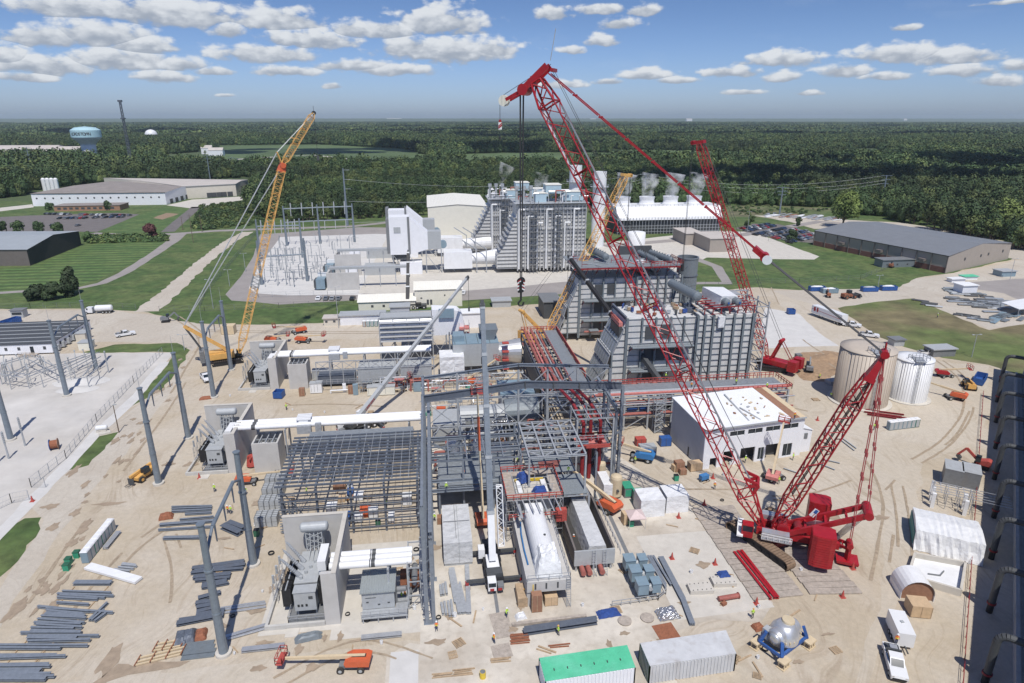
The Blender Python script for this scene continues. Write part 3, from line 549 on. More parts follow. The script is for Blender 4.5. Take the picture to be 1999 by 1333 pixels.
mb=MB('galv');mb.box((-11.8,76.2,.9),(-5.3,78,1.05));mb.box((-7.1,78,.9),(-5.3,82.5,1.05));mb.rail([(-11.8,76.2,1.05),(-5.3,76.2,1.05),(-5.3,82,1.05)],1.1,.035,1.2)
for xx in (-11.6,-9.5,-7.4,-5.5): mb.bar((xx,76.4,0),(xx,76.4,1),.15)
build(mb,'platform',t)
mb=MB('darkgrey')
for xx,zz in ((-11.2,2.2),(-9.6,1.7),(-8.2,1.9)): mb.box((xx,77.96,zz),(xx+.35,78.02,zz+.2))
mb.m('darkgrey').box((-11.3,77.95,3.0),(-9.8,78.02,3.06));build(mb,'wall_fitting',t)
t=T('valve_skid','grey and rusty pipe skid at the end of the short bus duct','pipe skid',(-4.6,78,0))
mb=MB('galv')
for xx in (-5.2,-3.4):
 for yy in (78.5,81.5,84.5): mb.bar((xx,yy,0),(xx,yy,7.4),.16)
 for zz in (2.4,4.8,7.2): mb.bar((xx,78.5,zz),(xx,84.5,zz),.14)
for yy in (78.5,81.5,84.5):
 for zz in (2.4,4.8,7.2): mb.bar((-5.2,yy,zz),(-3.4,yy,zz),.14)
 mb.bar((-5.2,yy,.2),(-3.4,yy,2.4),.1)
build(mb,'steel_stand',t)
mb=MB('midgrey');mb.vessel((-6.8,79,3.4),(-5.6,79,3.4),.4);mb.vessel((-4.3,80,4.2),(-4.3,83,4.2),.45);mb.path([(-7,79,3.4),(-7,79,1),(-5,79,1),(-5,82,1)],.18);mb.m('rust').box((-6.6,82.6,.4),(-3.6,85,2.2));mb.m('galv').vessel((-4.4,81,2.4),(-4.4,83.6,2.4),.3);build(mb,'piping',t)
# ---------- dark purlin frame (electrical building under erection) ----------
x0,x1,y0,y1=-26.4,-3.9,98.5,116.2;h=9.8
t=T('purlin_frame','dark steel roof frame with close rows of purlins over bare ground, behind the nearest transformer','steel frame',(x0,y0,0))
XS=[x0+(x1-x0)*k/4 for k in range(5)]
for xx in XS:
 for yy in (y0,y1): mb=MB('primer');mb.ib((xx,yy,0),(xx,yy,h-.3),.35,.4);build(mb,'column',t)
 mb=MB('primerL');mb.ib((xx,y0-.3,h-.3),(xx,y1+.3,h-.3),.3,.55);build(mb,'rafter',t)
for k in range(15):
 yy=y0+(y1-y0)*k/14;mb=MB('primer');mb.bar((x0-1.,yy,h+.12),(x1+1,yy,h+.12),.28,.3);build(mb,'purlin',t)
for k in range(1,20):
 if k%4: mb=MB('galv');xx=x0+(x1-x0)*k/16;
 if k%4 and k<16: mb.bar((xx,y0,h+.3),(xx,y1,h+.3),.07);build(mb,'sag_rod',t)
for k in range(6):
 zz=1.2+k*1.5;mb=MB('primer');mb.bar((x0-.5,y0-.35,zz),(x1,y0-.35,zz),.2,.22);build(mb,'wall_girt',t)
for k in range(17):
 xx=x0+(x1-x0)*k/16
 if k%4: mb=MB('primerL');mb.bar((xx,y0-.5,.1),(xx,y0-.5,7.9),.06);build(mb,'girt_tie',t)
for k in range(5):
 zz=1.6+k*1.6;mb=MB('primer');mb.bar((x1+.3,y0,zz),(x1+.3,y1,zz),.2,.22);build(mb,'wall_girt',t)
for a,b in (((XS[0],y1),(XS[1],y1)),((XS[2],y1),(XS[3],y1)),((XS[0],y0),(XS[1],y0))):
 mb=MB('primer');mb.bar((a[0],a[1],.5),(b[0],b[1],h-.6),.14);mb.bar((a[0],a[1],h-.6),(b[0],b[1],.5),.14);build(mb,'cross_brace',t)
for k in range(5): mb=MB('primerL');mb.bar((x0-.4+.6*k,y0+.6,0),(x0-.4+.6*k,y0+.6,6.8),.2);build(mb,'stair_post',t)
mb=MB('primerL')
for k in range(14): mb.bar((x0-1.2,y0+1+k*.1,.5+k*.48),(x0+1.6,y0+1+k*.1,.5+k*.48),.14)
build(mb,'stair_tower',t)
t=T('steel_mezzanine','grey steel deck on columns between the purlin frame and the long white bus duct','steel deck',(-24,117.5,0))
mb=MB('deckpan');mb.box((-25.5,118,7.9),(-5,122.3,8.05));build(mb,'deck',t)
for xx in (-25.3,-20,-15,-10,-5.2):
 for yy in (118.2,122.1): mb=MB('primerL');mb.ib((xx,yy,0),(xx,yy,7.7),.3,.3);build(mb,'column',t)
mb=MB('primerL')
for yy in (118.1,122.2): mb.ib((-25.5,yy,7.7),(-5,yy,7.7),.25,.35)
for k in range(10): mb.bar((-25.3+k*2.05,122.15,5.2 if k%2 else 7.5),(-23.3+k*2.05,122.15,7.5 if k%2 else 5.2),.12)
build(mb,'beam',t)
# ---------- turbine building frame ----------
t=T('turbine_building_frame','large grey portal steel frame of a building under erection in the middle of the site','building frame',(-2.4,75.5,0))
WX,EX=-2.6,35.6;YS=[75.5,84.6,93.7,102.8,111.8,121.]
def crcol(x,y,h,s):
 mb=MB('primerL');mb.ib((x,y,0),(x,y,h),.55,.6);mb.ib((x+s*.95,y,0),(x+s*.95,y,min(14.4,h*.72)),.5,.5)
 for k in range(6): z=1.2+k*2.2; mb.bar((x,y,z),(x+s*.95,y,z+1.),.1)
 mb.box((x-.5,y-.5,0),(x+s*1.5,y+.5,.08));mb.m('galv')
 for k in range(10): mb.box((x-s*.55,y-.1,1+k*1.9),(x-s*.3,y+.1,1.12+k*1.9))
 return mb
for i,y in enumerate(YS): build(crcol(WX,y,19.2 if i<4 else 19.5,1),'column',t)
for y in YS[4:]: build(crcol(EX,y,19.3,-1),'column',t)
for i in range(5):
 mb=MB('primerL');mb.ib((WX+.95,YS[i],14.6),(WX+.95,YS[i+1],14.6),.5,1.0);build(mb,'crane_girder',t)
 mb=MB('primerL');mb.ib((WX,YS[i],19.),(WX,YS[i+1],19.),.35,.5);build(mb,'eave_strut',t)
 for z in (2.4,5.,7.6,10.2,12.8): mb=MB('galv');mb.bar((WX-.45,YS[i],z),(WX-.45,YS[i+1],z),.08,.22);build(mb,'wall_girt',t)
mb=MB('primerL');mb.ib((EX-.95,111.8,14.6),(EX-.95,127,14.6),.5,1.);build(mb,'crane_girder',t)
def rafter(y,d,mat='primer',w=.45):
 mb=MB(mat);R=16.6
 mb.ib((WX+.3,y,19.1-d/2+.3),(R,y,21.3-d/2),w,d);mb.ib((R,y,21.3-d/2),(EX-.3,y,20.1-d/2),w,d)
 mb.m('darkgrey')
 for xx,z in ((6.5,20.1),(16.6,21.2),(27,20.6),(22,20.9)): mb.box((xx-.09,y-w*.62,z-d),(xx+.09,y+w*.62,z+.02))
 return mb
build(rafter(111.8,1.45),'rafter',t)
build(rafter(121,.55,'primerL'),'rafter',t)
mb=MB('primerL');mb.ib((EX-3.5,111.9,18.3),(EX-.4,111.9,13.4),.4,.5);build(mb,'knee_brace',t)
NX=[WX,4.2,10.4,16.6,22.6,28.8,EX]
for xx in NX[1:-1]: mb=MB('galv');mb.ib((xx,121,0),(xx,121,19.9),.4,.4);build(mb,'wind_post',t)
for z in (8.,14.2):
 mb=MB('galv');mb.ib((WX,121,z),(EX,121,z),.35,.4);build(mb,'wall_beam',t)
for i in range(6):
 for za,zb in ((8.2,14),(14.4,19.6)):
  if (i,za) in ((5,8.2),(1,8.2)): continue
  mb=MB('galv');mb.bar((NX[i]+.2,121,za),(NX[i+1]-.2,121,zb),.16);mb.bar((NX[i]+.2,121.15,zb),(NX[i+1]-.2,121.15,za),.13);build(mb,'cross_brace',t)
for i in range(4):
 for yy in (121.,):
  mb=MB('galv');mb.bar((NX[i]+.2,112.2,8.2),(NX[i]+3,120.8,8.2),.2);build(mb,'floor_beam',t)
for y,z,xa,xb in ((111.9,10.3,WX,EX),(106.8,10.3,9.5,28),(102.9,6.4,WX,13),(111.6,6.4,WX,27)):
 mb=MB('primerL');mb.ib((xa,y,z),(xb,y,z),.35,.55);build(mb,'floor_beam',t)
for xx in (4.2,9.7,14.6,28.6):
 mb=MB('primerL');mb.ib((xx,102.9,0),(xx,102.9,10.3),.35,.35);build(mb,'post',t)
 mb=MB('primerL');mb.ib((xx,111.9,0),(xx,111.9,16 if xx>20 else 12.5),.35,.35);build(mb,'post',t)
for xa,za,xb,zb in ((WX,2,4.2,10),(WX,10.2,9.7,3),(28.6,2,EX,10)):
 mb=MB('primerL');mb.bar((xa,111.7,za),(xb,111.7,zb),.3);build(mb,'diagonal_brace',t)
def grid(t,x0,x1,y0,y1,z,nx,ny,mat='galv',w=.3,h=.4,leg=True,truss=False,zl=0):
 for k in range(nx+1): xx=x0+(x1-x0)*k/nx;mb=MB(mat);mb.ib((xx,y0,z),(xx,y1,z),w,h);build(mb,'joist',t)
 for k in range(ny+1): yy=y0+(y1-y0)*k/ny;mb=MB(mat);mb.ib((x0,yy,z-.02),(x1,yy,z-.02),w*.9,h*.85);build(mb,'beam',t)
 if truss:
  for ya,yb in ((y0,y0+(y1-y0)/ny),(y1-(y1-y0)/ny,y1)):
   mb=MB(mat);n=4
   for k in range(n): xa=x0+(x1-x0)*k/n;xb=x0+(x1-x0)*(k+1)/n;mb.bar((xa,ya if k%2 else yb,z),(xb,yb if k%2 else ya,z),.22)
   build(mb,'lacing',t)
 if leg:
  for xx in (x0,x1):
   for yy in (y0,y1): mb=MB(mat);mb.ib((xx,yy,zl),(xx,yy,z),.32,.32);build(mb,'column',t)
t=T('roof_platform_frame','open steel grid frame raised on posts in front of the portal rafter','platform frame',(15,97,0));grid(t,15.3,25.2,97.5,111,13,4,6,truss=True)
t=T('mezzanine_grid','open steel floor grid inside the portal frame north bays','steel grid',(4,112,0));grid(t,4.3,15.8,112.6,120.4,8.3,4,3,'galv',.2,.3);grid(t,22.8,35,112.6,120.4,8.3,4,3,'galv',.2,.3);grid(t,-1.6,14.8,103.2,111.4,10.2,5,3,'primerL',.22,.34,leg=False);grid(t,5,15,122,130,6.2,4,3,'galv',.2,.3);grid(t,23,34,122,129.5,11,4,3,'galv',.2,.3,truss=True)
t=T('grey_deck_platform','grey steel deck with long planks left of the white telescopic crane','deck platform',(0,99,0));mb=MB('deckpan');mb.box((-.1,101.8,6.0),(13.8,112.5,6.15));build(mb,'deck',t)
grid(t,-.2,13.9,101.7,112.6,5.7,3,4,'primerL',.3,.4)
mb=MB('primerL');mb.ib((-2,101.3,5.4),(15,101.3,5.4),.35,.6);build(mb,'edge_beam',t)
t=T('grating_deck_platform','grey grated deck platform right of the scaffolded generator block','deck platform',(17,95,0));mb=MB('grating');mb.box((17.3,96.3,6.),(25.6,103,6.1));mb.box((16,103.6,6.2),(25,111,6.3));build(mb,'deck',t)
grid(t,17.2,25.7,96.2,103.1,5.8,4,5,'galv',.15,.25)
mb=MB('redpipe')
for k in range(5): mb.tube((18.5,105.2+k*.5,6.45),(22+.2*k,105.4+k*.5,6.45),.1)
build(mb,'pipe_bundle',t)
t=T('valve_cage_frame','tall open steel cage around dark red vertical pipes beside the east column','steel cage',(27,108,0));grid(t,26,33,108,114,14.6,3,3,'galv',.16,.25);mb=MB('galv')
for xx in (26,33):
 for yy in (108,114):
  for z in (8.5,11.5): mb.bar((26,yy,z),(33,yy,z),.14);mb.bar((xx,108,z),(xx,114,z),.14)
mb.rail([(26,108,10),(33,108,10)],1.1,.04,1.5);build(mb,'rail',t)
for xx,yy in ((27.6,109.5),(29.4,111),(31,109.8)):
 mb=MB('reddark');mb.tube((xx,yy,.2),(xx,yy,9.5),.4,n=10);mb.tube((xx-.7,yy,9.6),(xx+.7,yy,9.6),.5,n=10);mb.path([(xx,yy,9.5),(xx,yy,13),(xx-1.2,yy+5,15.2),(xx-2.4,yy+12,15.2)],.33,8);build(mb,'pipe_riser',t)
mb=MB('redsafe');mb.box((26.2,107.9,8.4),(32.6,108.1,9.1));mb.m('pinkred').box((26.4,108.2,8.3),(32.4,113,8.4));build(mb,'toe_board',t)
# ---------- long pipe racks ----------
t=T('pipe_rack','long raised rack of red-brown pipes and a grey walkway running away','pipe rack',(25,137,0))
ZR=10.2
for k in range(8):
 y=134+k*5.6
 mb=MB('primer')
 for xx in (24.6,35.2): mb.ib((xx,y,0),(xx,y,ZR),.4,.4)
 for z in (3.8,7,ZR): mb.ib((24.6,y,z),(35.2,y,z),.3,.4)
 build(mb,'rack_bent',t)
for xx in (24.6,35.2):
 mb=MB('primer')
 for z in (3.8,7,ZR): mb.ib((xx,134,z),(xx,173.2,z),.25,.35)
 for k in range(7): mb.bar((xx,134+k*5.6,.3 if k%2 else 7),(xx,139.6+k*5.6,7 if k%2 else .3),.15)
 build(mb,'longitudinal_beam',t)
PR=[(25.5,.36,'redpipe'),(26.4,.26,'pinkred'),(27.4,.4,'redpipe'),(28.4,.2,'galv'),(29.,.28,'redpipe'),(29.8,.16,'pipegrey')]
for xx,r,m_ in PR:
 mb=MB(m_);mb.tube((xx,132.5,ZR+.25+r),(xx,174,ZR+.25+r),r,n=10)
 for k in range(6): mb.tube((xx,136+k*6.7,ZR+.25+r),(xx,136.25+k*6.7,ZR+.25+r),r*1.25,n=10)
 build(mb,'pipe',t)
for k in range(7): mb=MB('redpipe' if k%2 else 'pinkred');mb.tube((24.9+k*.55,137,7.4),(24.9+k*.55,173,7.4),.16,n=6);build(mb,'small_pipe',t)
mb=MB('deckpan');mb.box((30.6,132.5,ZR+.3),(34.6,174,ZR+.4));build(mb,'walkway',t)
mb=MB('redsafe');mb.rail([(30.5,132.5,ZR+.4),(30.5,174,ZR+.4)],1.1,.05,1.5);mb.rail([(34.7,138,ZR+.4),(34.7,174,ZR+.4),(24.6,174,ZR+.4)],1.2,.08,.9);build(mb,'safety_rail',t)
mb=MB('darkgrey');mb.box((24.3,139,4.2),(24.45,165,9.6));build(mb,'side_sheeting',t)
t=T('pipe_rack','pipe rack with red safety mesh running sideways in front of the ribbed grey boiler casing','pipe rack',(37,131,0))
for k in range(9):
 x=36.6+k*5.6;mb=MB('galv')
 for yy in (130.5,137.5): mb.ib((x,yy,0),(x,yy,8.2),.4,.4)
 for z in (3.6,6,8): mb.ib((x,130.5,z),(x,137.5,z),.3,.35)
 build(mb,'rack_bent',t)
for yy in (130.5,137.5):
 mb=MB('galv')
 for z in (3.6,6,8): mb.ib((36.6,yy,z),(81.5,yy,z),.25,.35)
 for k in range(8): mb.bar((36.6+k*5.6,yy,.3 if k%2 else 3.6),(42.2+k*5.6,yy,3.6 if k%2 else .3),.14)
 build(mb,'longitudinal_beam',t)
for i,(yy,z,r,m_) in enumerate([(131,8.4,.14,'galv'),(131.5,8.45,.2,'redpipe'),(132.1,8.5,.22,'pinkred'),(132.8,8.4,.12,'galv'),(133.2,8.45,.25,'galv'),(131,6.3,.22,'redpipe'),(131.7,6.3,.26,'galv'),(132.5,6.3,.26,'redpipe'),(130.3,6.6,.16,'galv'),(131,3.9,.3,'redpipe'),(132,3.9,.25,'galv'),(130.3,4.1,.2,'redpipe')]):
 mb=MB(m_);mb.tube((35,yy,z),(81+(i%3),yy,z),r,n=8);build(mb,'pipe',t)
mb=MB('deckpan');mb.box((37,134,8.35),(81.3,137.4,8.45));build(mb,'walkway',t)
mb=MB('redsafe');mb.rail([(37,137.6,8.4),(81.3,137.6,8.4)],1.3,.06,1.);mb.rail([(58,130.2,8.4),(82,130.2,8.4),(82,137.6,8.4)],1.2,.06,1.2);build(mb,'safety_rail',t)
mb=MB('pinkred');mb.box((37,137.7,8.5),(58,137.73,9.1));build(mb,'safety_mesh',t)
mb=MB('blue');mb.vessel((43.5,132,3.9+.9),(45.5,132,4.8),.55);mb.vessel((46.4,132,4.8),(48,132,4.8),.55);build(mb,'blue_drum',t)
mb=MB('galv')
for k in range(6):
 z=.2+k*1.4;mb.box((48.8,128.2,z),(51,129.6,z+.08));mb.rail([(48.8,128.2,z+.08),(51,128.2,z+.08)],1.,.03,.7);mb.bar((48.9,128.1,z),(50.9,128.1,z+1.4),.15)
for xx in (48.8,51):
 for yy in (128.1,129.7): mb.bar((xx,yy,0),(xx,yy,8.8),.14)
build(mb,'stair_tower',t)
for i in range(3): # worker-scale jumble of fittings at the corner
 mb=MB('redpipe');mb.path([(34+i,131,8.6),(36.5,131+.5*i,8.9),(38,131+.5*i,8.5)],.25,8);build(mb,'pipe_elbow',t)
# ---------- heat-recovery boilers ----------
def hrsg(x0,y0,lab,roof,stack,grp='large ribbed boiler casings'):
 t=T('boiler_unit',lab,'boiler',(x0,y0,0),grp);D=12.3;L=33;Z=20.6
 xs=x0+18.3 # where the nearer ribbed part starts
 mb=MB('casing');mb.box((x0,y0+.9,1.5),(xs,y0+D,Z-.3));build(mb,'casing',t)
 mb=MB('casing');mb.box((xs,y0+.2,1.5),(x0+L,y0+D,Z));build(mb,'casing',t)
 mb=MB('ribdark')
 for k in range(12): z=2.2+k*1.6;mb.box((xs+.1,y0-.02,z),(x0+L,y0+.2,z+.1));mb.box((x0,y0+.75,z+.3),(xs,y0+.9,z+.4))
 build(mb,'stiffener',t)
 RX=[xs,xs+1.9,xs+4.1,xs+6.9,xs+9.6,xs+12.2,x0+L]
 for xx in RX: mb=MB('ribdark');mb.ib((xx,y0-.15,1),(xx,y0-.15,Z+.4),.55,.6);build(mb,'rib_column',t)
 for xx in (x0+.2,x0+4,x0+7.6,x0+11.5,x0+15): mb=MB('ribdark');mb.ib((xx,y0+.55,1),(xx,y0+.55,Z),.45,.55);build(mb,'rib_column',t)
 for xx in RX[:4]: mb=MB('primerL');mb.ib((xx,y0,Z+.25),(xx,y0+D,Z+.25),.35,.5);build(mb,'roof_beam',t)
 for xa,z in ((x0+5,3),(x0+8.2,3),(x0+5,9),(x0+8.2,9),(x0+12,9),(x0+5,14.8),(x0+9,15)): mb=MB('darkgrey');mb.box((xa,y0+.62,z),(xa+2.4,y0+.9,z+3.4));build(mb,'dark_panel',t)
 for z,xa,xb in ((7,x0+1,x0+16),(13.4,x0+1,x0+17)):
  mb=MB('grating');mb.box((xa,y0-1.6,z),(xb,y0+.6,z+.15));build(mb,'gallery',t)
  mb=MB('galv');mb.rail([(xa,y0-1.6,z+.15),(xb,y0-1.6,z+.15)],1.1,.035,1.6);build(mb,'gallery_rail',t)
  mb=MB('pipegrey');mb.tube((xa,y0-1.9,z+.1),(xb,y0-1.9,z+.1),.32,n=10);build(mb,'header_pipe',t)
  mb=MB('reddark')
  for k in range(6): xx=xa+(xb-xa)*k/5;mb.bar((xx,y0-1.6,z),(xx,y0+.6,z-1.6),.15)
  mb.bar((xa,y0-1.5,z-.1),(xb,y0-1.5,z-.1),.18);build(mb,'gallery_bracket',t)
 mb=MB('grating');mb.box((x0+3,y0-3,4),(x0+6,y0-.2,4.15));mb.m('redpipe');mb.tube((x0+1.5,y0-1.2,3.4),(x0+10,y0-1.2,3.4),.3);build(mb,'low_platform',t)
 P=[(x0,Z),(x0-3.1,Z-8.6),(x0-3.7,Z-9.2),(x0-3.7,Z-13.2),(x0-6.2,Z-18.2),(x0,Z-18.2)]
 mb=MB('casing');n=len(P);vs=[(p[0],y0+.4,p[1]) for p in P]+[(p[0],y0+D,p[1]) for p in P]
 mb.add(vs,[tuple(range(n)),tuple(range(2*n-1,n-1,-1))]+[(i,n+i,n+(i+1)%n,(i+1)%n) for i in range(n)]);build(mb,'inlet_duct',t)
 mb=MB('ribdark')
 for k in range(10):
  z=2.6+k*1.75;zz=Z-z
  xl=x0-(3.1*zz/8.6 if zz<8.6 else (3.7 if zz<13.2 else 3.7+(zz-13.2)*.5));mb.box((xl,y0+.22,z),(x0,y0+.4,z+.15))
 mb.ib((x0-.1,y0+.2,1),(x0-.1,y0+.2,Z),.6,.6);mb.ib((x0-3.6,y0+.15,1),(x0-3.6,y0+.15,Z-8.8),.4,.5);build(mb,'duct_stiffener',t)
 for (xa,za,xb,zb) in ((x0-.6,Z-2.6,x0-2,Z-6.1),(x0-2,Z-5.9,x0-3.4,Z-9.6),(x0-3.9,Z-9.2,x0-4.8,Z-12.4),(x0-4.4,Z-12.6,x0-5.8,Z-15.8),(x0-5.6,Z-15.8,x0-6.9,Z-18.4)):
  mb=MB('galv');d=Vector((xb-xa,0,zb-za)).normalized()
  mb.bar((xa-.25,y0+D/2,za),(xb-.25,y0+D/2,zb),D+.3,.14,up=(0,0,1));mb.bar((xa-.3,y0,za),(xa-.3,y0+D+.3,za),.35,.25)
  mb.m('ribdark')
  for k in range(6): yy=y0+1+k*D/6.3;mb.bar((xa-.42,yy,za-.1),(xb-.42,yy,zb+.1),.12,.18)
  build(mb,'sheeting_panel',t)
 mb=MB('primer');mb.ib((x0-.4,y0-.2,Z+.2),(x0-.4,y0+D+.4,Z+.2),.5,.8);build(mb,'top_flange',t)
 if roof:
  zr=Z+3.6
  mb=MB('grating');mb.box((x0-2.5,y0-2,zr),(x0+L-.5,y0+D+4,zr+.2));build(mb,'roof_deck',t)
  mb=MB('reddark');mb.bar((x0-2.5,y0-2,zr-.25),(x0+L-.5,y0-2,zr-.25),.3,.5)
  for k in range(11): xx=x0-1.5+k*3.3;mb.bar((xx,y0-2,zr-.3),(xx,y0+1,zr-2.6),.2);mb.bar((xx,y0-2,zr),(xx,y0+D+4,zr),.25)
  build(mb,'deck_beam',t)
  mb=MB('redsafe');mb.rail([(x0+22,y0-1.9,zr+.2),(x0+L-.6,y0-1.9,zr+.2),(x0+L-.6,y0+9,zr+.2)],1.3,.06,1);mb.rail([(x0-2.4,y0-1.9,zr+.2),(x0-2.4,y0+8,zr+.2)],1.3,.06,1.2);build(mb,'safety_rail',t)
  for k in range(9): mb=MB('primer');xx=x0+k*4;mb.ib((xx,y0+.3,Z),(xx,y0+.3,zr),.3,.3);mb.bar((xx,y0+.3,Z),(xx+2,y0-1.6,zr-.4),.14);build(mb,'roof_post',t)
  for a,b,r in (((x0+7,y0+18,zr+2.2),(x0+9,y0+4,zr+2.2),1.1),((x0+23,y0+14,zr+1.3),(x0+24.5,y0+1,zr+1.3),.8),((x0+27,y0+14,zr+1.3),(x0+29.5,y0+1,zr+1.3),.85)):
   mb=MB('pipegrey');mb.vessel(a,b,r,14)
   for k in range(8): p=Vector(a).lerp(Vector(b),(k+.5)/8);mb.tube(p,p+Vector((0,0,r+.35)),.18)
   build(mb,'steam_drum',t)
  mb=MB('darkgrey');mb.box((x0+16.5,y0+16,zr+.2),(x0+28,y0+17,zr+3));build(mb,'screen_wall',t)
  mb=MB('reddark');rnd=random.Random(3)
  for k in range(26): xx=x0-2+rnd.random()*33;yy=y0-1+rnd.random()*14;mb.bar((xx,yy,zr+.2),(xx,yy,zr+.8+rnd.random()*1.4),.12);mb.bar((xx,yy,zr+1),(xx+rnd.uniform(1,3.5),yy+rnd.uniform(-1,1),zr+1),.12)
  mb.m('galv')
  for k in range(22): xx=x0-2+rnd.random()*30;yy=y0-1+rnd.random()*14;mb.tube((xx,yy,zr+.5),(xx+rnd.uniform(-1,3),yy+rnd.uniform(-3,3),zr+.5),.12)
  mb.m('wrap');mb.cb((x0+20,y0+3,zr+.2),(2.5,1.4,.8),.3);mb.cb((x0+31,y0+9,zr+.2),(2,1.4,1),.3);build(mb,'roof_clutter',t)
 else:
  rnd=random.Random(5)
  mb=MB('pipegrey');mb.vessel((x0+18,y0+19,Z+3.9),(x0+19.6,y0+4.5,Z+3.9),1.25,16)
  for k in range(10): p=Vector((x0+18,y0+19,Z+3.9)).lerp(Vector((x0+19.6,y0+4.5,Z+3.9)),(k+.5)/10);mb.tube(p,p+Vector((.3,0,1.6)),.2,n=6);mb.tube(p-Vector((0,0,1.2)),p-Vector((0,0,1.9)),.16,n=6)
  build(mb,'steam_drum',t)
  mb=MB('primer')
  for yy in (6,17): mb.bar((x0+18,y0+yy,Z),(x0+18.6,y0+yy,Z+3.2),.5)
  build(mb,'drum_saddle',t)
  for xx in (x0+25.3,x0+28.3): mb=MB('pipegrey');mb.vessel((xx,y0+13,Z+3),(xx+.9,y0+1.2,Z+3),.95,14);mb.m('blue').tube((xx+.95,y0+.6,Z+3),(xx+.97,y0+.5,Z+3),.3);build(mb,'steam_drum',t)
  mb=MB('wrap');vs=[];
  A=[(x0+24,y0+12.5,Z+1.2),(x0+24.2,y0+12.5,Z+4.4),(x0+29.8,y0+12,Z+4.3),(x0+31,y0+12,Z+1.6)];Bq=[(x0+24.6,y0+3,Z+.8),(x0+25.2,y0+2.5,Z+4.3),(x0+29.6,y0+3,Z+4.2),(x0+30.4,y0+3,Z+2.2)]
  mb.add(A+Bq,[(0,1,5,4),(1,2,6,5),(2,3,7,6),(0,3,2,1),(4,5,6,7)]);mb.cb((x0+24.3,y0-.4,Z-3),(1.6,.5,3),.1,1.2);build(mb,'white_cover',t)
  mb=MB('reddark')
  for k in range(6): yy=y0+.5+k*2.2;mb.bar((x0+20.5,yy,Z+1.9),(x0+33.5,yy,Z+2.3),.25)
  for k in range(7): xx=x0+20+k*2.2;mb.bar((xx,y0+.3,Z+.3),(xx,y0+.3,Z+2.2),.22);mb.bar((xx,y0+10,Z+.3),(xx,y0+10,Z+2.2),.22)
  for k in range(12): xx=x0+20+rnd.random()*12;yy=y0+rnd.random()*12;mb.bar((xx,yy,Z+.4),(xx+rnd.uniform(-3,3),yy+rnd.uniform(-3,3),Z+rnd.uniform(.6,3)),.16)
  build(mb,'roof_steel',t)
  mb=MB('rust')
  for k in range(40): xx=x0+1+rnd.random()*20;yy=y0+1+rnd.random()*10;mb.m(rnd.choice(['rust','primer','galv','wood','tarp_blue','darkgrey']));mb.cb((xx,yy,Z),(rnd.uniform(.3,1.6),rnd.uniform(.2,.9),rnd.uniform(.3,1.1)),rnd.random()*3)
  build(mb,'roof_clutter',t)
  mb=MB('wood');mb.box((xs+.8,y0+4,Z+.01),(xs+3,y0+11,Z+.06));build(mb,'roof_planking',t)
  mb=MB('pinkred');mb.box((x0-1.9,y0+1,Z-2.2),(x0-.9,y0+8.5,Z-1.2));mb.m('redsafe').rail([(x0-2,y0+1,Z-1.2),(x0-2,y0+8.5,Z-1.2)],.9,.05,1);build(mb,'work_platform',t)
  mb=MB('darkgrey');mb.box((x0-1.9,y0+.5,Z-5.2),(x0-1.2,y0+8.5,Z-2.4));build(mb,'dark_opening',t)
  mb=MB('galv')
  for xx in (x0+L+1,x0+L+5):
   for yy in (y0+2,y0+8,y0+14): mb.bar((xx,yy,0),(xx,yy,Z+2.6),.3)
  for z in range(4,24,3):
   for yy in (y0+2,y0+8,y0+14): mb.bar((x0+L+1,yy,z),(x0+L+5,yy,z),.2)
   for xx in (x0+L+1,x0+L+5): mb.bar((xx,y0+2,z),(xx,y0+14,z),.2);mb.bar((xx,y0+2,z-3),(xx,y0+8,z),.12)
  mb.bar((x0+L-6,y0+14,Z+2.6),(x0+L+5,y0+14,Z+2.6),.3);mb.box((x0+L-4,y0+10,Z+2.6),(x0+L+1,y0+14,Z+2.75));build(mb,'stair_frame',t)
 if stack:
  cx,cy=x0+L+4.6,y0+7.5;mb=MB('pipegrey')
  mb.lathe((cx,cy,0),[(3.35,0),(3.35,8),(3.45,8),(3.45,8.3),(3.35,8.3),(3.35,16),(3.45,16),(3.45,16.3),(3.35,16.3),(3.35,24.6),(3.5,24.6),(3.5,25),(3.1,25),(3.1,20)],32);build(mb,'stack',t,smooth=False)
  mb=MB('primer')
  for k in range(3): mb.lathe((cx,cy,7+k*6),[(3.4,0),(3.6,0),(3.6,.15),(3.4,.15)],32)
  build(mb,'stack_ring',t)
 return t
hrsg(48,150,'grey ribbed boiler casing nearest the main red crane, topped by a shrink-wrapped drum',False,False)
hrsg(46,194,'grey ribbed boiler casing with red-edged roof deck and dark round stack',True,True)
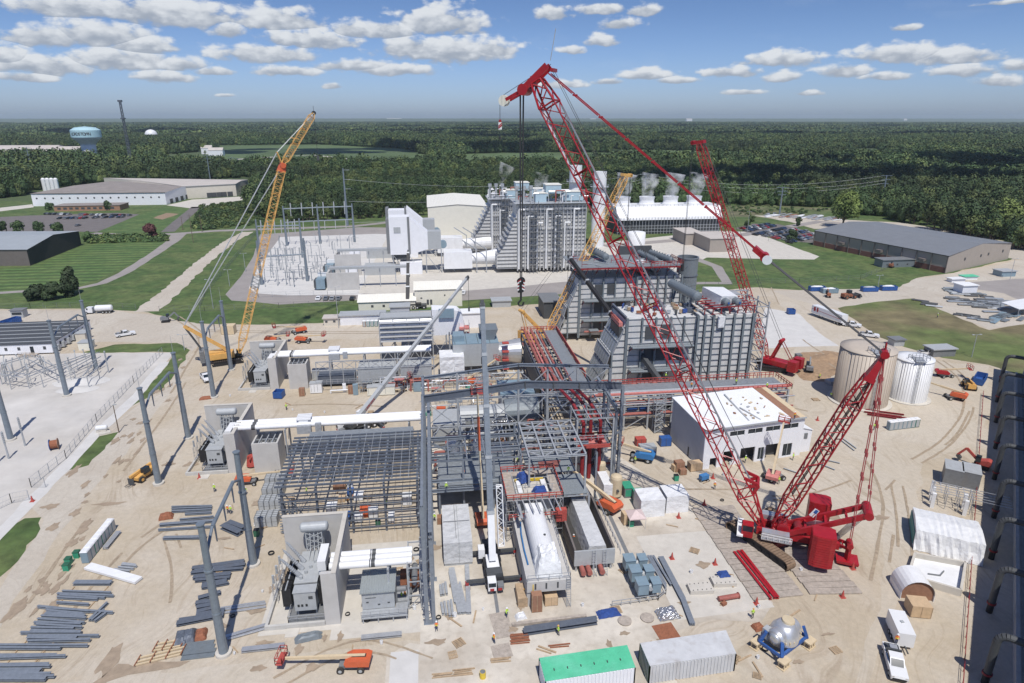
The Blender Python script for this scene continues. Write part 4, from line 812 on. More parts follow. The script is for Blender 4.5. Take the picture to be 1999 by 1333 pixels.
# ---------- white two-storey building ----------
t=T('white_shop_building','white metal building with strip windows and open bay doors','building',(53,111,0))
p=[(53.6,111.3),(75.6,114.2),(78.3,126.6),(49.6,122.7)] # plan is slightly skewed to the grid, eave low at the front
P0=[(53.2,111.4),(76.2,114.6),(74.2,128),(51.2,125)]
h0,h1=8.9,10.1
fx=Vector((P0[1][0]-P0[0][0],P0[1][1]-P0[0][1],0));FL=fx.length;fx.normalize();fy=Vector((-fx.y,fx.x,0));O=Vector((P0[0][0],P0[0][1],0));DP=13.6
def W2(u,v,z): return O+fx*u+fy*v+Vector((0,0,z))
def facequads(mb,v,holes,u0,u1,z0,z1,th=.3):
 us=sorted({u0,u1}|{q for h_ in holes for q in h_[:2]});zs=sorted({z0,z1}|{q for h_ in holes for q in h_[2:]})
 for i in range(len(us)-1):
  for j in range(len(zs)-1):
   uc,zc=(us[i]+us[i+1])/2,(zs[j]+zs[j+1])/2
   if any(h_[0]<uc<h_[1] and h_[2]<zc<h_[3] for h_ in holes): continue
   A=[W2(us[i],v,zs[j]),W2(us[i+1],v,zs[j]),W2(us[i+1],v,zs[j+1]),W2(us[i],v,zs[j+1])];Bq=[W2(us[i],v+th,zs[j]),W2(us[i+1],v+th,zs[j]),W2(us[i+1],v+th,zs[j+1]),W2(us[i],v+th,zs[j+1])]
   mb.add(A+Bq,[(0,1,2,3),(7,6,5,4),(0,4,5,1),(2,6,7,3),(1,5,6,2),(0,3,7,4)])
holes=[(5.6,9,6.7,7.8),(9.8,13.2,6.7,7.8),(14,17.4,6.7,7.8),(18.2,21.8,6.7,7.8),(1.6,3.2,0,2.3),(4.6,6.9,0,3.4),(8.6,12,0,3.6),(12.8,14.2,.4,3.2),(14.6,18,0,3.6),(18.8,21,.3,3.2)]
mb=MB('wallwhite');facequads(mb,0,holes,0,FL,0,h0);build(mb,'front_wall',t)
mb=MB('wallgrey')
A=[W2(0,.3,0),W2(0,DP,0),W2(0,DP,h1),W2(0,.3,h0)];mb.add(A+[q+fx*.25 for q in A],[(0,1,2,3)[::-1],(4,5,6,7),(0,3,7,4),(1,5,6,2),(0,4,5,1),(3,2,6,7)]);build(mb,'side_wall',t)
mb=MB('wallwhite');A=[W2(FL,.3,0),W2(FL,DP,0),W2(FL,DP,h1),W2(FL,.3,h0)];mb.add(A+[q-fx*.25 for q in A],[(0,1,2,3),(7,6,5,4),(0,3,7,4),(1,5,6,2)]);
A=[W2(0,DP,0),W2(FL,DP,0),W2(FL,DP,h1),W2(0,DP,h1)];mb.add(A+[q-fy*.25 for q in A],[(0,1,2,3),(7,6,5,4)]);build(mb,'rear_wall',t)
mb=MB('roofwhite');A=[W2(-.3,-.35,h0+.05),W2(FL-3.4,-.35,h0+.05),W2(FL-3.4,DP+.2,h1+.05),W2(-.3,DP+.2,h1+.05)];mb.add(A+[q+Vector((0,0,.16)) for q in A],[(3,2,1,0),(4,5,6,7),(0,1,5,4),(1,2,6,5),(2,3,7,6),(3,0,4,7)]);rf=build(mb,'roof',t)
mb=MB('brownbox');A=[W2(FL-3.4,-.2,h0+.03),W2(FL-1.2,-.2,h0+.03),W2(FL-1.2,DP,h1+.03),W2(FL-3.4,DP,h1+.03)];mb.add(A,[(0,1,2,3)]);mb.m('boomtan');A=[W2(FL-1.2,-.2,h0+.05),W2(FL+.1,-.2,h0+.05),W2(FL+.1,DP,h1+.05),W2(FL-1.2,DP,h1+.05)];mb.add(A,[(0,1,2,3)]);build(mb,'unfinished_roof_edge',rf)
mb=MB('ltgrey');mb.bar(W2(-.3,-.4,h0+.1),W2(FL,-.4,h0+.1),.2,.3);build(mb,'gutter',rf)
for h_ in holes[:4]:
 mb=MB('glass');mb.bar(W2(h_[0],.22,7.25),W2(h_[1],.22,7.25),.05,1.1);w_=build(mb,'window',t)
 mb=MB('ltgrey')
 for q in (h_[0],(h_[0]+h_[1])/2,h_[1]): mb.bar(W2(q,.05,6.7),W2(q,.05,7.8),.09)
 build(mb,'window_frame',w_)
for h_ in (holes[7],holes[9]): mb=MB('glass');mb.bar(W2(h_[0],.2,(h_[2]+h_[3])/2),W2(h_[1],.2,(h_[2]+h_[3])/2),.05,h_[3]-h_[2]);mb.m('ltgrey').bar(W2((h_[0]+h_[1])/2,.1,h_[2]),W2((h_[0]+h_[1])/2,.1,h_[3]),.1);build(mb,'window',t)
mb=MB('darkgrey');mb.bar(W2(.05,6,0),W2(.05,6,2.2),.12,1.);build(mb,'side_door',t)
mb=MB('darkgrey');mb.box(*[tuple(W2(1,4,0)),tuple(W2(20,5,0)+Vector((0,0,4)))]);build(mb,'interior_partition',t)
rnd=random.Random(11)
mb=MB('wood')
for k in range(26): p=W2(rnd.uniform(9,19),rnd.uniform(1,10),0);p.z=h0+.3+(h1-h0)*((p-O).dot(fy))/DP;mb.m(rnd.choice(['wood','boomtan','alum','ltgrey','brownbox']));mb.cb(p,(rnd.uniform(.2,1.3),rnd.uniform(.15,.5),.12),rnd.random()*3)
mb.m('ltgrey');mb.bar(W2(10.4,1,h0+.35),W2(11.5,12,h1+.3),.3,.12);mb.bar(W2(13,.8,h0+.35),W2(11.5,6,h0+.95),.3,.12)
S(mb,'roofing_material','boards, offcuts and flashing lying on the white building roof','building material')
mb=MB('ltgrey')
A=[W2(FL,.5,0),W2(FL+3,.5,0),W2(FL+3,5,0),W2(FL,5,0)]
t2=T('white_annex_shed','small white lean-to shed against the right end of the white building','shed',tuple(W2(FL+.1,1,0)))
mb=MB('wallwhite');mb.add([W2(FL+.1,1,0),W2(FL+3.2,1,0),W2(FL+3.2,7,0),W2(FL+.1,7,0),W2(FL+.1,1,6),W2(FL+3.2,1,5),W2(FL+3.2,7,5),W2(FL+.1,7,6)],[(0,1,5,4),(1,2,6,5),(2,3,7,6),(3,0,4,7)]);build(mb,'wall',t2)
mb=MB('roofwhite');mb.add([W2(FL+.1,.8,6.05),W2(FL+3.4,.8,5.05),W2(FL+3.4,7.2,5.05),W2(FL+.1,7.2,6.05)],[(0,1,2,3)]);build(mb,'roof',t2)
mb=MB('midgrey');mb.bar(W2(FL+1.7,.95,3.2),W2(FL+1.7,.95,4.5),.8,.1);build(mb,'louvre',t2)
# ---------- storage tanks ----------
def tank(cx,cy,r,h,mat,lab,ladder):
 t=T('storage_tank',lab,'tank',(cx,cy,0));mb=MB(mat);mb.lathe((cx,cy,0),[(r,0),(r,h)],64);build(mb,'shell',t,smooth=True)
 mb=MB(mat);mb.lathe((cx,cy,0),[(r+.12,h-.1),(r+.12,h+.12),(r*.6,h+.12+r*.05),(0.02,h+.12+r*.09)],64);rf=build(mb,'roof',t,smooth=True)
 mb=MB(mat)
 for k in range(48): a=2*math.pi*k/48;mb.bar((cx+(r+.04)*math.cos(a),cy+(r+.04)*math.sin(a),.3),(cx+(r+.04)*math.cos(a),cy+(r+.04)*math.sin(a),h-.2),.06)
 build(mb,'shell_seam',t)
 mb=MB('concL');mb.lathe((cx,cy,0),[(r+1.1,.0),(r+1.1,.25),(r,.25)],48);build(mb,'ring_wall',t)
 a=ladder;mb=MB('ltgrey');p=Vector((cx+(r+.35)*math.cos(a),cy+(r+.35)*math.sin(a),.3));mb.ladder(p,p+Vector((0,0,h+.6)),.6,(-math.sin(a),math.cos(a),0));build(mb,'ladder',t)
 mb=MB('galv');q=Vector((cx+(r-1.6)*math.cos(a),cy+(r-1.6)*math.sin(a),h+.4));mb.cb(q,(4,2.4,.12),a);mb.rail([q+Vector((-2,-1.2,.1)),q+Vector((2,-1.2,.1)),q+Vector((2,1.2,.1)),q+Vector((-2,1.2,.1)),q+Vector((-2,-1.2,.1))],1.1,.04,1.);build(mb,'roof_platform',rf)
 return t
a=G(1637,768);tank(106.6,139.4,6.3,14.2,'tantank','large tan cylindrical storage tank beside the white tank',rad(-100))
tank(119.8,139.6,4.4,10.9,'white','smaller white cylindrical storage tank',rad(-110))
# ---------- cranes ----------
def tracks(t,c,az,L,Wd,sep,h,mat='rust'):
 a=rad(az);f=Vector((math.sin(a),math.cos(a),0));s=Vector((f.y,-f.x,0))
 for q in (-1,1):
  o=Vector((c[0],c[1],0))+s*(q*sep/2);mb=MB(mat)
  n=30;prof=[]
  for k in range(9): th=math.pi*k/8;prof.append((-L/2+h/2-math.sin(th)*h/2,h/2-math.cos(th)*h/2))
  for k in range(9): th=math.pi*k/8;prof.append((L/2-h/2+math.sin(th)*h/2,h/2+math.cos(th)*h/2))
  P=[o+f*u+Vector((0,0,z+.02)) for u,z in prof];N_=len(P)
  pts=[]
  for i in range(N_):
   A,Bp=P[i],P[(i+1)%N_];m=max(1,int((Bp-A).length/.55))
   for k in range(m): pts.append(A.lerp(Bp,k/m))
  for i in range(len(pts)):
   A,Bp=pts[i],pts[(i+1)%len(pts)];mid=(A+Bp)/2;d=(Bp-A)
   if d.length>.02: mb.bar(A+d*.08,Bp-d*.08,Wd,.14,up=(s.cross(d).normalized()))
  tr=build(mb,'track',t)
  mb=MB('black');mb.bar(o+f*(-L/2+h*.45)+Vector((0,0,h/2)),o+f*(L/2-h*.45)+Vector((0,0,h/2)),Wd*.75,h*.78)
  for k in range(8): u=-L/2+h/2+(L-h)*k/7;mb.tube(o+f*u+Vector((0,0,h*.32))-s*Wd*.42,o+f*u+Vector((0,0,h*.32))+s*Wd*.42,h*.26,n=12)
  build(mb,'track_frame',tr)
def crane_text(parent,txt,p,dirx,diry,size,mat,name='lettering',bold=True):
 cu=bpy.data.curves.new(name,'FONT');cu.body=txt;cu.size=size;cu.extrude=.012;cu.align_x='CENTER';cu.align_y='CENTER';cu.offset=.012*size
 o=bpy.data.objects.new(name,cu);SC.collection.objects.link(o);cu.materials.append(MT[mat])
 x=Vector(dirx).normalized();z=x.cross(Vector(diry)).normalized();y=z.cross(x)
 m=Matrix((x,y,z)).transposed().to_4x4();o0=Vector(parent['_o']) if parent is not None and '_o' in parent else Vector((0,0,0))
 m.translation=Vector(p)-o0
 dg=bpy.context.evaluated_depsgraph_get();me=bpy.data.meshes.new_from_object(o.evaluated_get(dg));me.transform(m)
 bpy.data.objects.remove(o);ob=bpy.data.objects.new(name,me);SC.collection.objects.link(ob);ob.parent=parent
 if not me.materials: me.materials.append(MT[mat])
 return ob
BAZ=-62;FT=Vector((53.6,87.6,3.0));TIP=PL(1050,158,(FT.x,FT.y),BAZ)
MFT=Vector((55.2,86.8,3.2));MTP=PL(1727,690,(MFT.x,MFT.y),BAZ)
ba=rad(BAZ);bf=Vector((math.sin(ba),math.cos(ba),0));bs=Vector((bf.y,-bf.x,0)) # heading and its right side
t=T('crawler_crane','huge red crawler crane with lattice boom, derrick mast and twin red counterweights','crane',(56,86.5,0))
M('trackshoe',(.24,.165,.11),.8,.2,.3,2);tracks(t,(56.2,87),-20,13.2,1.9,8.4,1.75,'trackshoe')
mb=MB('red');C=Vector((56.5,86.4,0))
mb.m('reddark').bar(C+Vector((0,0,.9))-Vector((4.2,1.5,0)),C+Vector((0,0,.9))+Vector((4.2,1.5,0)),2.4,1.);mb.tube(C+Vector((0,0,1.2)),C+Vector((0,0,2.)),2.1,n=24)
build(mb,'carbody',t)
mb=MB('red')
for q in (-1,1): mb.bar(C+bf*4+bs*q*1.3+Vector((0,0,2.6)),C-bf*8.6+bs*q*1.3+Vector((0,0,2.6)),.5,1.2)
for u in (3.5,1.5,-1,-3.5,-6,-8.2): mb.bar(C+bf*u-bs*1.3+Vector((0,0,2.6)),C+bf*u+bs*1.3+Vector((0,0,2.6)),.5,.9)
build(mb,'upper_frame',t)
for q,u in ((-1,1.2),(1,1.2),(1,-5.2)):
 mb=MB('alum');a=C+bf*(u+2)+bs*(q*2.7)+Vector((0,0,2.5));mb.bar(a,a-bf*4.6,1.7,.2);mb.bar(a+Vector((0,0,.7)),a-bf*4.2+Vector((0,0,.7)),1.3,1.1);mb.m('white').rail([a+bs*q*.9+Vector((0,0,.1)),a-bf*4.6+bs*q*.9+Vector((0,0,.1))],1.,.03,1.)
 build(mb,'machinery_housing',t)
for q,u in ((0,0),(0,-2.4)):
 mb=MB('reddark');a=C+bf*u+Vector((0,0,3.7));mb.tube(a-bs*1.2,a+bs*1.2,.75,n=16);mb.m('red').tube(a-bs*1.35,a-bs*1.2,.95,n=16);mb.tube(a+bs*1.2,a+bs*1.35,.95,n=16);build(mb,'winch_drum',t)
a=C+bf*4.6+bs*-2.6+Vector((0,0,2.2))
mb=MB('red');mb.bar(a,a+bf*2.,1.5,.25);mb.bar(a+Vector((0,0,2.1)),a+bf*1.7+Vector((0,0,2.1)),1.5,.15)
for u in (0,1.7):
 for q in (-.7,.7): mb.bar(a+bf*u+bs*q,a+bf*u+bs*q+Vector((0,0,2.1)),.12)
mb.bar(a+Vector((0,0,.5)),a+bf*1.7+Vector((0,0,.5)),1.5,.9)
mb.m('glass').bar(a+bf*.05+Vector((0,0,1.5)),a+bf*1.65+Vector((0,0,1.5)),1.42,1.1);build(mb,'operator_cab',t)
mb=MB('white');mb.bar(a+bf*1.9-bs*1.2+Vector((0,0,.2)),a+bf*1.9+bs*4+Vector((0,0,.2)),.9,.3);mb.bar(a+bf*2.4-bs*1.2+Vector((0,0,.4)),a+bf*2.4+bs*4+Vector((0,0,.4)),.08,.7);build(mb,'catwalk',t)
for q in (-1,1):
 o=C-bf*5.6+bs*(q*5.0)
 mb=MB('red');c8=[(-1.7,-1.35),(-1.0,-1.7),(1.0,-1.7),(1.7,-1.35),(1.7,1.35),(1.0,1.7),(-1.0,1.7),(-1.7,1.35)]
 for k in range(13):
  P=[o+bf*u*1.+bs*v for u,v in c8];z=1.5+k*.42
  mb.prism([(p_.x,p_.y) for p_ in P],z,z+.37);P2=[o+bf*u*.95+bs*v*.95 for u,v in c8];mb.prism([(p_.x,p_.y) for p_ in P2],z+.37,z+.42)
 build(mb,'counterweight_stack',t)
mb=MB('red');mb.bar(C-bf*5.6-bs*5+Vector((0,0,1.3)),C-bf*5.6+bs*5+Vector((0,0,1.3)),2.2,.4);build(mb,'counterweight_beam',t)
p_=C-bf*4.6-bs*1+Vector((0,0,6.4));mb=MB('ltgrey');mb.tube(p_-Vector((0,0,2)),p_+Vector((0,0,2.)),.04,n=5)
fl=build(mb,'flag_pole',t);mb=MB('white');mb.bar(p_+Vector((0,0,1.9))+bf*.0,p_+Vector((0,0,.5))+bf*.75,.03,.8);mb.m('blue').bar(p_+Vector((-.02,-.04,1.8)),p_+Vector((-.02,-.04,1.2))+bf*.3,.03,.5);mb.m('carred')
for k in range(4): mb.bar(p_+bf*(.15+.12*k)+Vector((0,-.03,1.35-.22*k)),p_+bf*(.3+.12*k)+Vector((0,-.03,1.05-.22*k)),.03,.1)
build(mb,'flag',fl)
d=(TIP-FT).normalized();bz=bs.cross(d).normalized()
if bz.z<0: bz=-bz
L_=(TIP-FT).length
mb=MB('red');P=[(0,1.0,.3),(7,3.1,2.7),(L_*.33,3.1,2.7)];
mb.truss(FT,FT+d*6.5,1.2,.6,4,.15,3.1,2.7,side=bs);build(mb,'boom_foot_section',t)
secs=[(6.5,18),(18,30),(30,42),(42,54),(54,66),(66,L_-4)]
mb=MB('red')
for q in (-1.2,1.2):
 for v,w_ in (((6.5,1.2),(7.6,2.7)),((9.6,1.2),(7.9,2.7)),((8,1.2),(7.8,2.7))): mb.bar(FT+d*v[0]+bs*q+bz*v[1],FT+d*w_[0]+bs*q+bz*w_[1],.3,.5)
mb.tube(FT+d*7.8-bs*1.4+bz*2.7,FT+d*7.8+bs*1.4+bz*2.7,.25,n=8);build(mb,'boom_stop',t)
for a,b in secs: mb=MB('red');mb.truss(FT+d*a,FT+d*b,3.,2.6,5,.125,side=bs,lace=.07);build(mb,'boom_section',t)
mb=MB('red');mb.truss(FT+d*(L_-4),TIP,3.1,2.7,2,.18,2.,1.6,side=bs,lace=.1)
build(mb,'boom_head_section',t)
mb=MB('red')
for q in (-.9,.9):
 h_=TIP+bs*q
 mb.bar(h_-bz*2.6,h_+bz*2.6+d*1.,.25,1.,w2=.25);mb.bar(h_-bz*2.6,h_-bz*5.6+d*.2,.18,.5)
mb.tube(TIP-bs*1.3-bz*2.4,TIP+bs*1.3-bz*2.4,.85,n=16);mb.bar(TIP-bs+bz*3,TIP+bs+bz*3,.5)
mb.bar(TIP+bf*.6-bs*1.,TIP+bf*.6+bs*1.,.6,1.4);build(mb,'boom_head',t)
mb=MB('cream');s0=TIP-bz*6.2+d*.4;mb.tube(s0-bs*.35,s0+bs*.35,.85,n=24);build(mb,'runner_sheave',t)
mb=MB('galv');mb.bar(TIP+bz*3.2+d*1.5,TIP+bz*3.6+d*1.5+Vector((.4,0,4.2)),.1);build(mb,'beacon_mast',t)
mb=MB('grating');mb.bar(FT+d*8+bz*1.5+bs*.5,FT+d*(L_-5)+bz*1.5+bs*.5,.65,.12);build(mb,'boom_walkway',t)
for u in (L_*.735,L_*.775,L_*.36):
 mb=MB('white')
 for k in range(8):
  mb.m('white' if k%2 else 'darkgrey');x_=-1.5+k*.375;mb.bar(FT+d*u-bz*1.55+bs*x_,FT+d*u-bz*1.55+bs*(x_+.36),.1,.85)
 build(mb,'striped_sign',t)
mb=MB('white');mb.bar(FT+d*(L_-13.5)-bz*1.52,FT+d*(L_-5.8)-bz*1.52,1.0,.08);mb.tube(FT+d*(L_-5)-bz*1.4,FT+d*(L_-5)-bz*1.62,1.,n=24);sg=build(mb,'sign_panel',t)
crane_text(sg,'C',FT+d*(L_-5)-bz*1.66,bs,d,1.6,'red')
crane_text(sg,'BUCKNER',FT+d*(L_-9.6)-bz*1.6,-d,bs,1.0,'darkgrey')
d2=(MTP-MFT).normalized();L2=(MTP-MFT).length
mb=MB('red');mb.truss(MFT,MFT+d2*5.5,1.2,.6,3,.14,2.4,2.1,side=bs);mb.truss(MFT+d2*5.5,MFT+d2*17,2.4,2.1,6,.15,side=bs,lace=.08);build(mb,'mast_section',t)
mb=MB('red');mb.truss(MFT+d2*17,MFT+d2*(L2-9),2.4,2.1,6,.15,side=bs,lace=.08);mb.truss(MFT+d2*(L2-9),MFT+d2*(L2-4),2.4,2.1,3,.15,1.5,1.3,side=bs,lace=.08);build(mb,'mast_section',t)
mb=MB('red');mb.bar(MFT+d2*(L2-4.6),MTP,2.,1.4,w2=.7);mb.tube(MTP-bs*.8,MTP+bs*.8,.6,n=14);mb.bar(MTP,MTP+Vector((0,0,1.7)),.2);build(mb,'mast_head',t)
mb=MB('black')
for q in (-.5,0,.5): mb.bar(MFT+d2*6-bs*q+Vector((0,0,1)),MTP-bs*q+Vector((0,0,-1)),.1)
build(mb,'mast_rope',t)
af=C-bf*11.8+Vector((0,0,9.2))
mb=MB('red')
for q in (-1.5,1.5): mb.bar(C-bf*.5+bs*q+Vector((0,0,3)),af+bs*q,.5,.8)
for k in range(1,5): pp=(C-bf*.5+Vector((0,0,3))).lerp(af,k/4);mb.bar(pp-bs*1.5,pp+bs*1.5,.35,.6 if k==4 else .3)
mb.tube(af-bs*1.9,af+bs*1.9,.7,n=14);build(mb,'a_frame',t)
mb=MB('midgrey')
for k in range(7): q=-1.2+k*.4;mb.bar(af+bs*q,C-bf*8+bs*q*.7+Vector((0,0,3)),.07)
build(mb,'reeving_rope',t)
tr=G(1652,1098);tray=Vector((tr.x,tr.y,0))
mb=MB('red');mb.cb(tray+Vector((0,0,.5)),(3.1,2.6,.45),rad(-28),1.05)
for q in (-.6,.6): mb.bar(tray+bs*q+Vector((0,0,.9)),tray+bs*q*.5+Vector((0,0,3.6)),.4)
mb.tube(tray-bs*.9+Vector((0,0,3.6)),tray+bs*.9+Vector((0,0,3.6)),.5,n=12);mb.tube(tray+Vector((0,0,1)),tray+Vector((0,0,3.4)),.45,n=12)
for q in (-.8,.8): mb.bar(C-bf*8.2+bs*q+Vector((0,0,2.6)),tray+bs*q+Vector((0,0,3.1)),.3,.45)
for k in range(1,4): pp=(C-bf*8.2+Vector((0,0,2.6))).lerp(tray+Vector((0,0,3.1)),k/4);mb.bar(pp-bs*.8,pp+bs*.8,.2)
build(mb,'counterweight_tray',t)
for q in (-.5,.5):
 mb=MB('redrope');a,b=MTP+bs*q*1.2,tray+bs*q*1.4+Vector((0,0,3.7));mb.tube(a,b,.075,n=5)
 for k in range(1,8): pp=a.lerp(b,k/8);dd=(b-a).normalized();mb.tube(pp-dd*.35,pp+dd*.35,.17,n=6)
 mb.m('redrope');a,b=MTP+bs*q*1.,af+bs*q*2;mb.tube(a,b,.07,n=5)
 for k in range(1,7): pp=a.lerp(b,k/7);dd=(b-a).normalized();mb.tube(pp-dd*.3,pp+dd*.3,.16,n=6)
 build(mb,'backstay_pendant',t)
A0=TIP+bz*2.2;EQ=PL(1483,492,(FT.x,FT.y),BAZ)
for q in (-.9,-.6,.6,.9):
 mb=MB('red');a,b=A0+bs*q,EQ+bs*q*.8;n=8
 for k in range(n): mb.bar(a.lerp(b,k/n),a.lerp(b,(k+.93)/n),.06,.13);pp=a.lerp(b,(k+1)/n);mb.tube(pp-bs*.08,pp+bs*.08,.17,n=8)
 build(mb,'boom_pendant',t)
mb=MB('red');dd=(EQ-A0).normalized();mb.bar(EQ-dd*1.,EQ+dd*1.2,1.6,.8);mb.tube(EQ+dd*1.-bs*.8,EQ+dd*1.+bs*.8,.65,n=16);mb.m('white').tube(EQ+dd*1.5-bs*.95,EQ+dd*1.5-bs*.8,.7,n=16);build(mb,'equaliser_head',t)
mb=MB('rope')
for k in range(6): q=-.7+k*.28;mb.tube(EQ+bs*q+dd,MTP+bs*q*.8,.07,n=4)
build(mb,'luffing_rope',t)
hp=TIP-bz*3.1-d*.2;HB=Vector((hp.x,hp.y,HZ(hp.x,hp.y,572)))
mb=MB('rope')
for k in range(5):
 q=-.95+k*.12;mb.tube(hp+bs*q+Vector((0,0,0)),Vector((HB.x,HB.y,HB.z+2.4))+bs*q*.5,.05,n=4)
 q=.95-k*.12;mb.tube(hp+bs*q,Vector((HB.x,HB.y,HB.z+2.4))+bs*q*.5,.05,n=4)
build(mb,'hoist_rope',t)
mb=MB('black');mb.bar(HB+bs*-.65+Vector((0,0,1.2)),HB+bs*.65+Vector((0,0,1.2)),.7,1.9)
for q in (-.4,0,.4): mb.tube(HB+bs*(q-.1)+Vector((0,0,2.2)),HB+bs*(q+.1)+Vector((0,0,2.2)),.6,n=14)
mb.bar(HB-Vector((0,0,1.2)),HB+Vector((0,0,.4)),.3);mb.path([HB-Vector((0,0,1.2)),HB-Vector((.5,0,1.7)),HB-Vector((.3,0,2.2)),HB-Vector((-.3,0,2.2)),HB-Vector((-.5,0,1.6))],.16)
hk=build(mb,'hook_block',t)
mb=MB('white');vw=Vector((-.05,-.5,0));
for k in range(3):
 mb.m('white' if k%1==0 else 'carred');z=.7+k*.6
 mb.bar(HB+vw+Vector((-.6,0,z)),HB+vw+Vector((0,0,z+.4)),.06,.22);mb.bar(HB+vw+Vector((0,0,z+.4)),HB+vw+Vector((.6,0,z)),.06,.22)
 mb.m('carred');z+=.28;mb.bar(HB+vw+Vector((-.6,0,z)),HB+vw+Vector((0,0,z+.4)),.06,.14);mb.bar(HB+vw+Vector((0,0,z+.4)),HB+vw+Vector((.6,0,z)),.06,.14)
build(mb,'chevron_mark',hk)
sp=s0-bz*.85;zz=HZ(sp.x,sp.y,247)
mb=MB('rope');mb.tube(sp,(sp.x,sp.y,zz+1),.04,n=4);mb.tube((sp.x,sp.y,sp.z-5),(sp.x,sp.y,sp.z-5.4),.2,n=8);mb.tube(TIP+bz*3+d,s0+d*.8,.04,n=4);build(mb,'runner_rope',t)
mb=MB('white');mb.cb((sp.x,sp.y,zz-.4),(.55,.4,1.1));mb.m('carred').bar((sp.x-.29,sp.y-.22,zz-.2),(sp.x+.29,sp.y-.22,zz+.3),.04,.18);mb.bar((sp.x-.29,sp.y-.22,zz+.1),(sp.x+.29,sp.y-.22,zz+.6),.04,.14);mb.m('red').cb((sp.x,sp.y,zz+.7),(.4,.3,.4));build(mb,'overhaul_ball',t)
for q in (-1,.2): mb=MB('rope');mb.tube(TIP+bz*3+bs*q,FT+d*12+bz*3,.035,n=4);build(mb,'hoist_rope',t)
f0=G(482,703);YA=72;ya=rad(YA);yf=Vector((math.sin(ya),math.cos(ya),0));ys=Vector((yf.y,-yf.x,0));B0=Vector((f0.x-2,f0.y+1,2.2))
K=PL(552,322,(B0.x,B0.y),YA-20);JT=PL(613,220,(B0.x,B0.y),YA-20)
t=T('crawler_crane','orange-yellow luffing crawler crane with grey boom section at the left of the site','crane',(B0.x,B0.y,0))
c0=B0-yf*5;tracks(t,(c0.x+1.5,c0.y,0),YA,8.4,1.1,5.,1.25,'black')
mb=MB('yellow');o=Vector((c0.x,c0.y,0));mb.bar(o+yf*3.6+Vector((0,0,2.3)),o-yf*3.4+Vector((0,0,2.3)),3.2,1.7);mb.bar(o+yf*1.+Vector((0,0,3.4)),o-yf*3+Vector((0,0,3.4)),2.6,.6);mb.m('darkgrey').bar(o+yf*2.4-ys*1.62+Vector((0,0,2.5)),o-yf*.4-ys*1.62+Vector((0,0,2.5)),.04,.45);build(mb,'upper_body',t)
for k in range(3):
 mb=MB('midgrey')
 for j in range(7): mb.bar(o-yf*4.4+ys*(k-1)*1.45+Vector((0,0,1.4+j*.5)),o-yf*5.6+ys*(k-1)*1.45+Vector((0,0,1.4+j*.5)),1.35,.44)
 build(mb,'counterweight_block',t)
mb=MB('yellow');p1=o-yf*1+Vector((0,0,3.4));p2=o-yf*8.4+Vector((0,0,12.3))
for q in (-.8,.8): mb.bar(o+yf*2.5+ys*q+Vector((0,0,3)),p2+ys*q,.35,.6)
for k in range(1,6): pp=(o+yf*2.5+Vector((0,0,3))).lerp(p2,k/5);mb.bar(pp-ys*.8,pp+ys*.8,.25)
build(mb,'a_frame',t)
mb=MB('darkgrey')
for q in (-.7,.7): mb.bar(p2+ys*q,o-yf*5+ys*q+Vector((0,0,5)),.3)
build(mb,'rope_drum_frame',t)
mb=MB('glass');a=o+yf*4.2-ys*1.6+Vector((0,0,1.8));mb.bar(a,a+yf*1.4,1.1,1.7);mb.m('yellow').bar(a+Vector((0,0,.95)),a+yf*1.4+Vector((0,0,.95)),1.2,.12);build(mb,'operator_cab',t)
d=(K-B0).normalized();Lk=(K-B0).length
def seg(a,b,w,h,n,r,mat,nm='boom_section',w2=None,h2=None): mb=MB(mat);mb.truss(a,b,w,h,n,r*.8,w2,h2,side=ys,lace=r*.42);build(mb,nm,t)
seg(B0,B0+d*4,.8,.5,3,.12,'yellow',w2=2.2,h2=2.)
z1=PL(497,600,(B0.x,B0.y),YA-20);cuts=[4/Lk,.22,.35,.415,.58,.70,.85,.97]
for i in range(7): seg(B0+d*Lk*cuts[i],B0+d*Lk*cuts[i+1],2.2,2.,7,.12,'pipegrey' if i in (2,) else 'yellow')
mb=MB('orange');mb.bar(K-d*2,K+d*.6,2.3,1.8,w2=1.6);mb.tube(K-ys*1.4,K+ys*1.4,.8,n=12);build(mb,'boom_head',t)
e=(JT-K).normalized();Lj=(JT-K).length
seg(K+d*.5,K+e*Lj*.12,.8,.6,3,.1,'yellow','jib_section',1.9,1.7)
for a,b in ((.12,.4),(.4,.68),(.68,.92)): seg(K+e*Lj*a,K+e*Lj*b,1.9,1.7,7,.1,'yellow','jib_section')
seg(K+e*Lj*.92,JT,1.9,1.7,3,.1,'yellow','jib_section',.6,.5)
mb=MB('black');mb.tube(JT-ys*.4,JT+ys*.4,.6,n=12);mb.bar(JT,JT+Vector((0,0,2)),.08);build(mb,'jib_head',t)
st=PL(541,297,(B0.x,B0.y),YA-20);st2=PL(568,268,(B0.x,B0.y),YA-20);st3=PL(592,240,(B0.x,B0.y),YA-20)
mb=MB('yellow')
for q in (-.7,.7): mb.bar(K+ys*q,st+ys*q,.3)
mb.bar(st-ys*.8,st+ys*.8,.3)
build(mb,'luffing_strut',t)
mb=MB('yellow')
for q in (-.5,.5): mb.bar(K+e*Lj*.5+ys*q,st2+ys*q,.22)
mb.bar(st2-ys*.6,st2+ys*.6,.3);build(mb,'jib_strut',t)
mb=MB('galv')
for q in (-.6,.6): mb.tube(st+ys*q,p2+ys*q,.08,n=4);mb.tube(K+ys*q,p2+ys*q,.06,n=4);mb.tube(st2+ys*q,JT+ys*q,.05,n=4);mb.tube(st+ys*q,st2+ys*q,.05,n=4)
build(mb,'pendant_line',t)
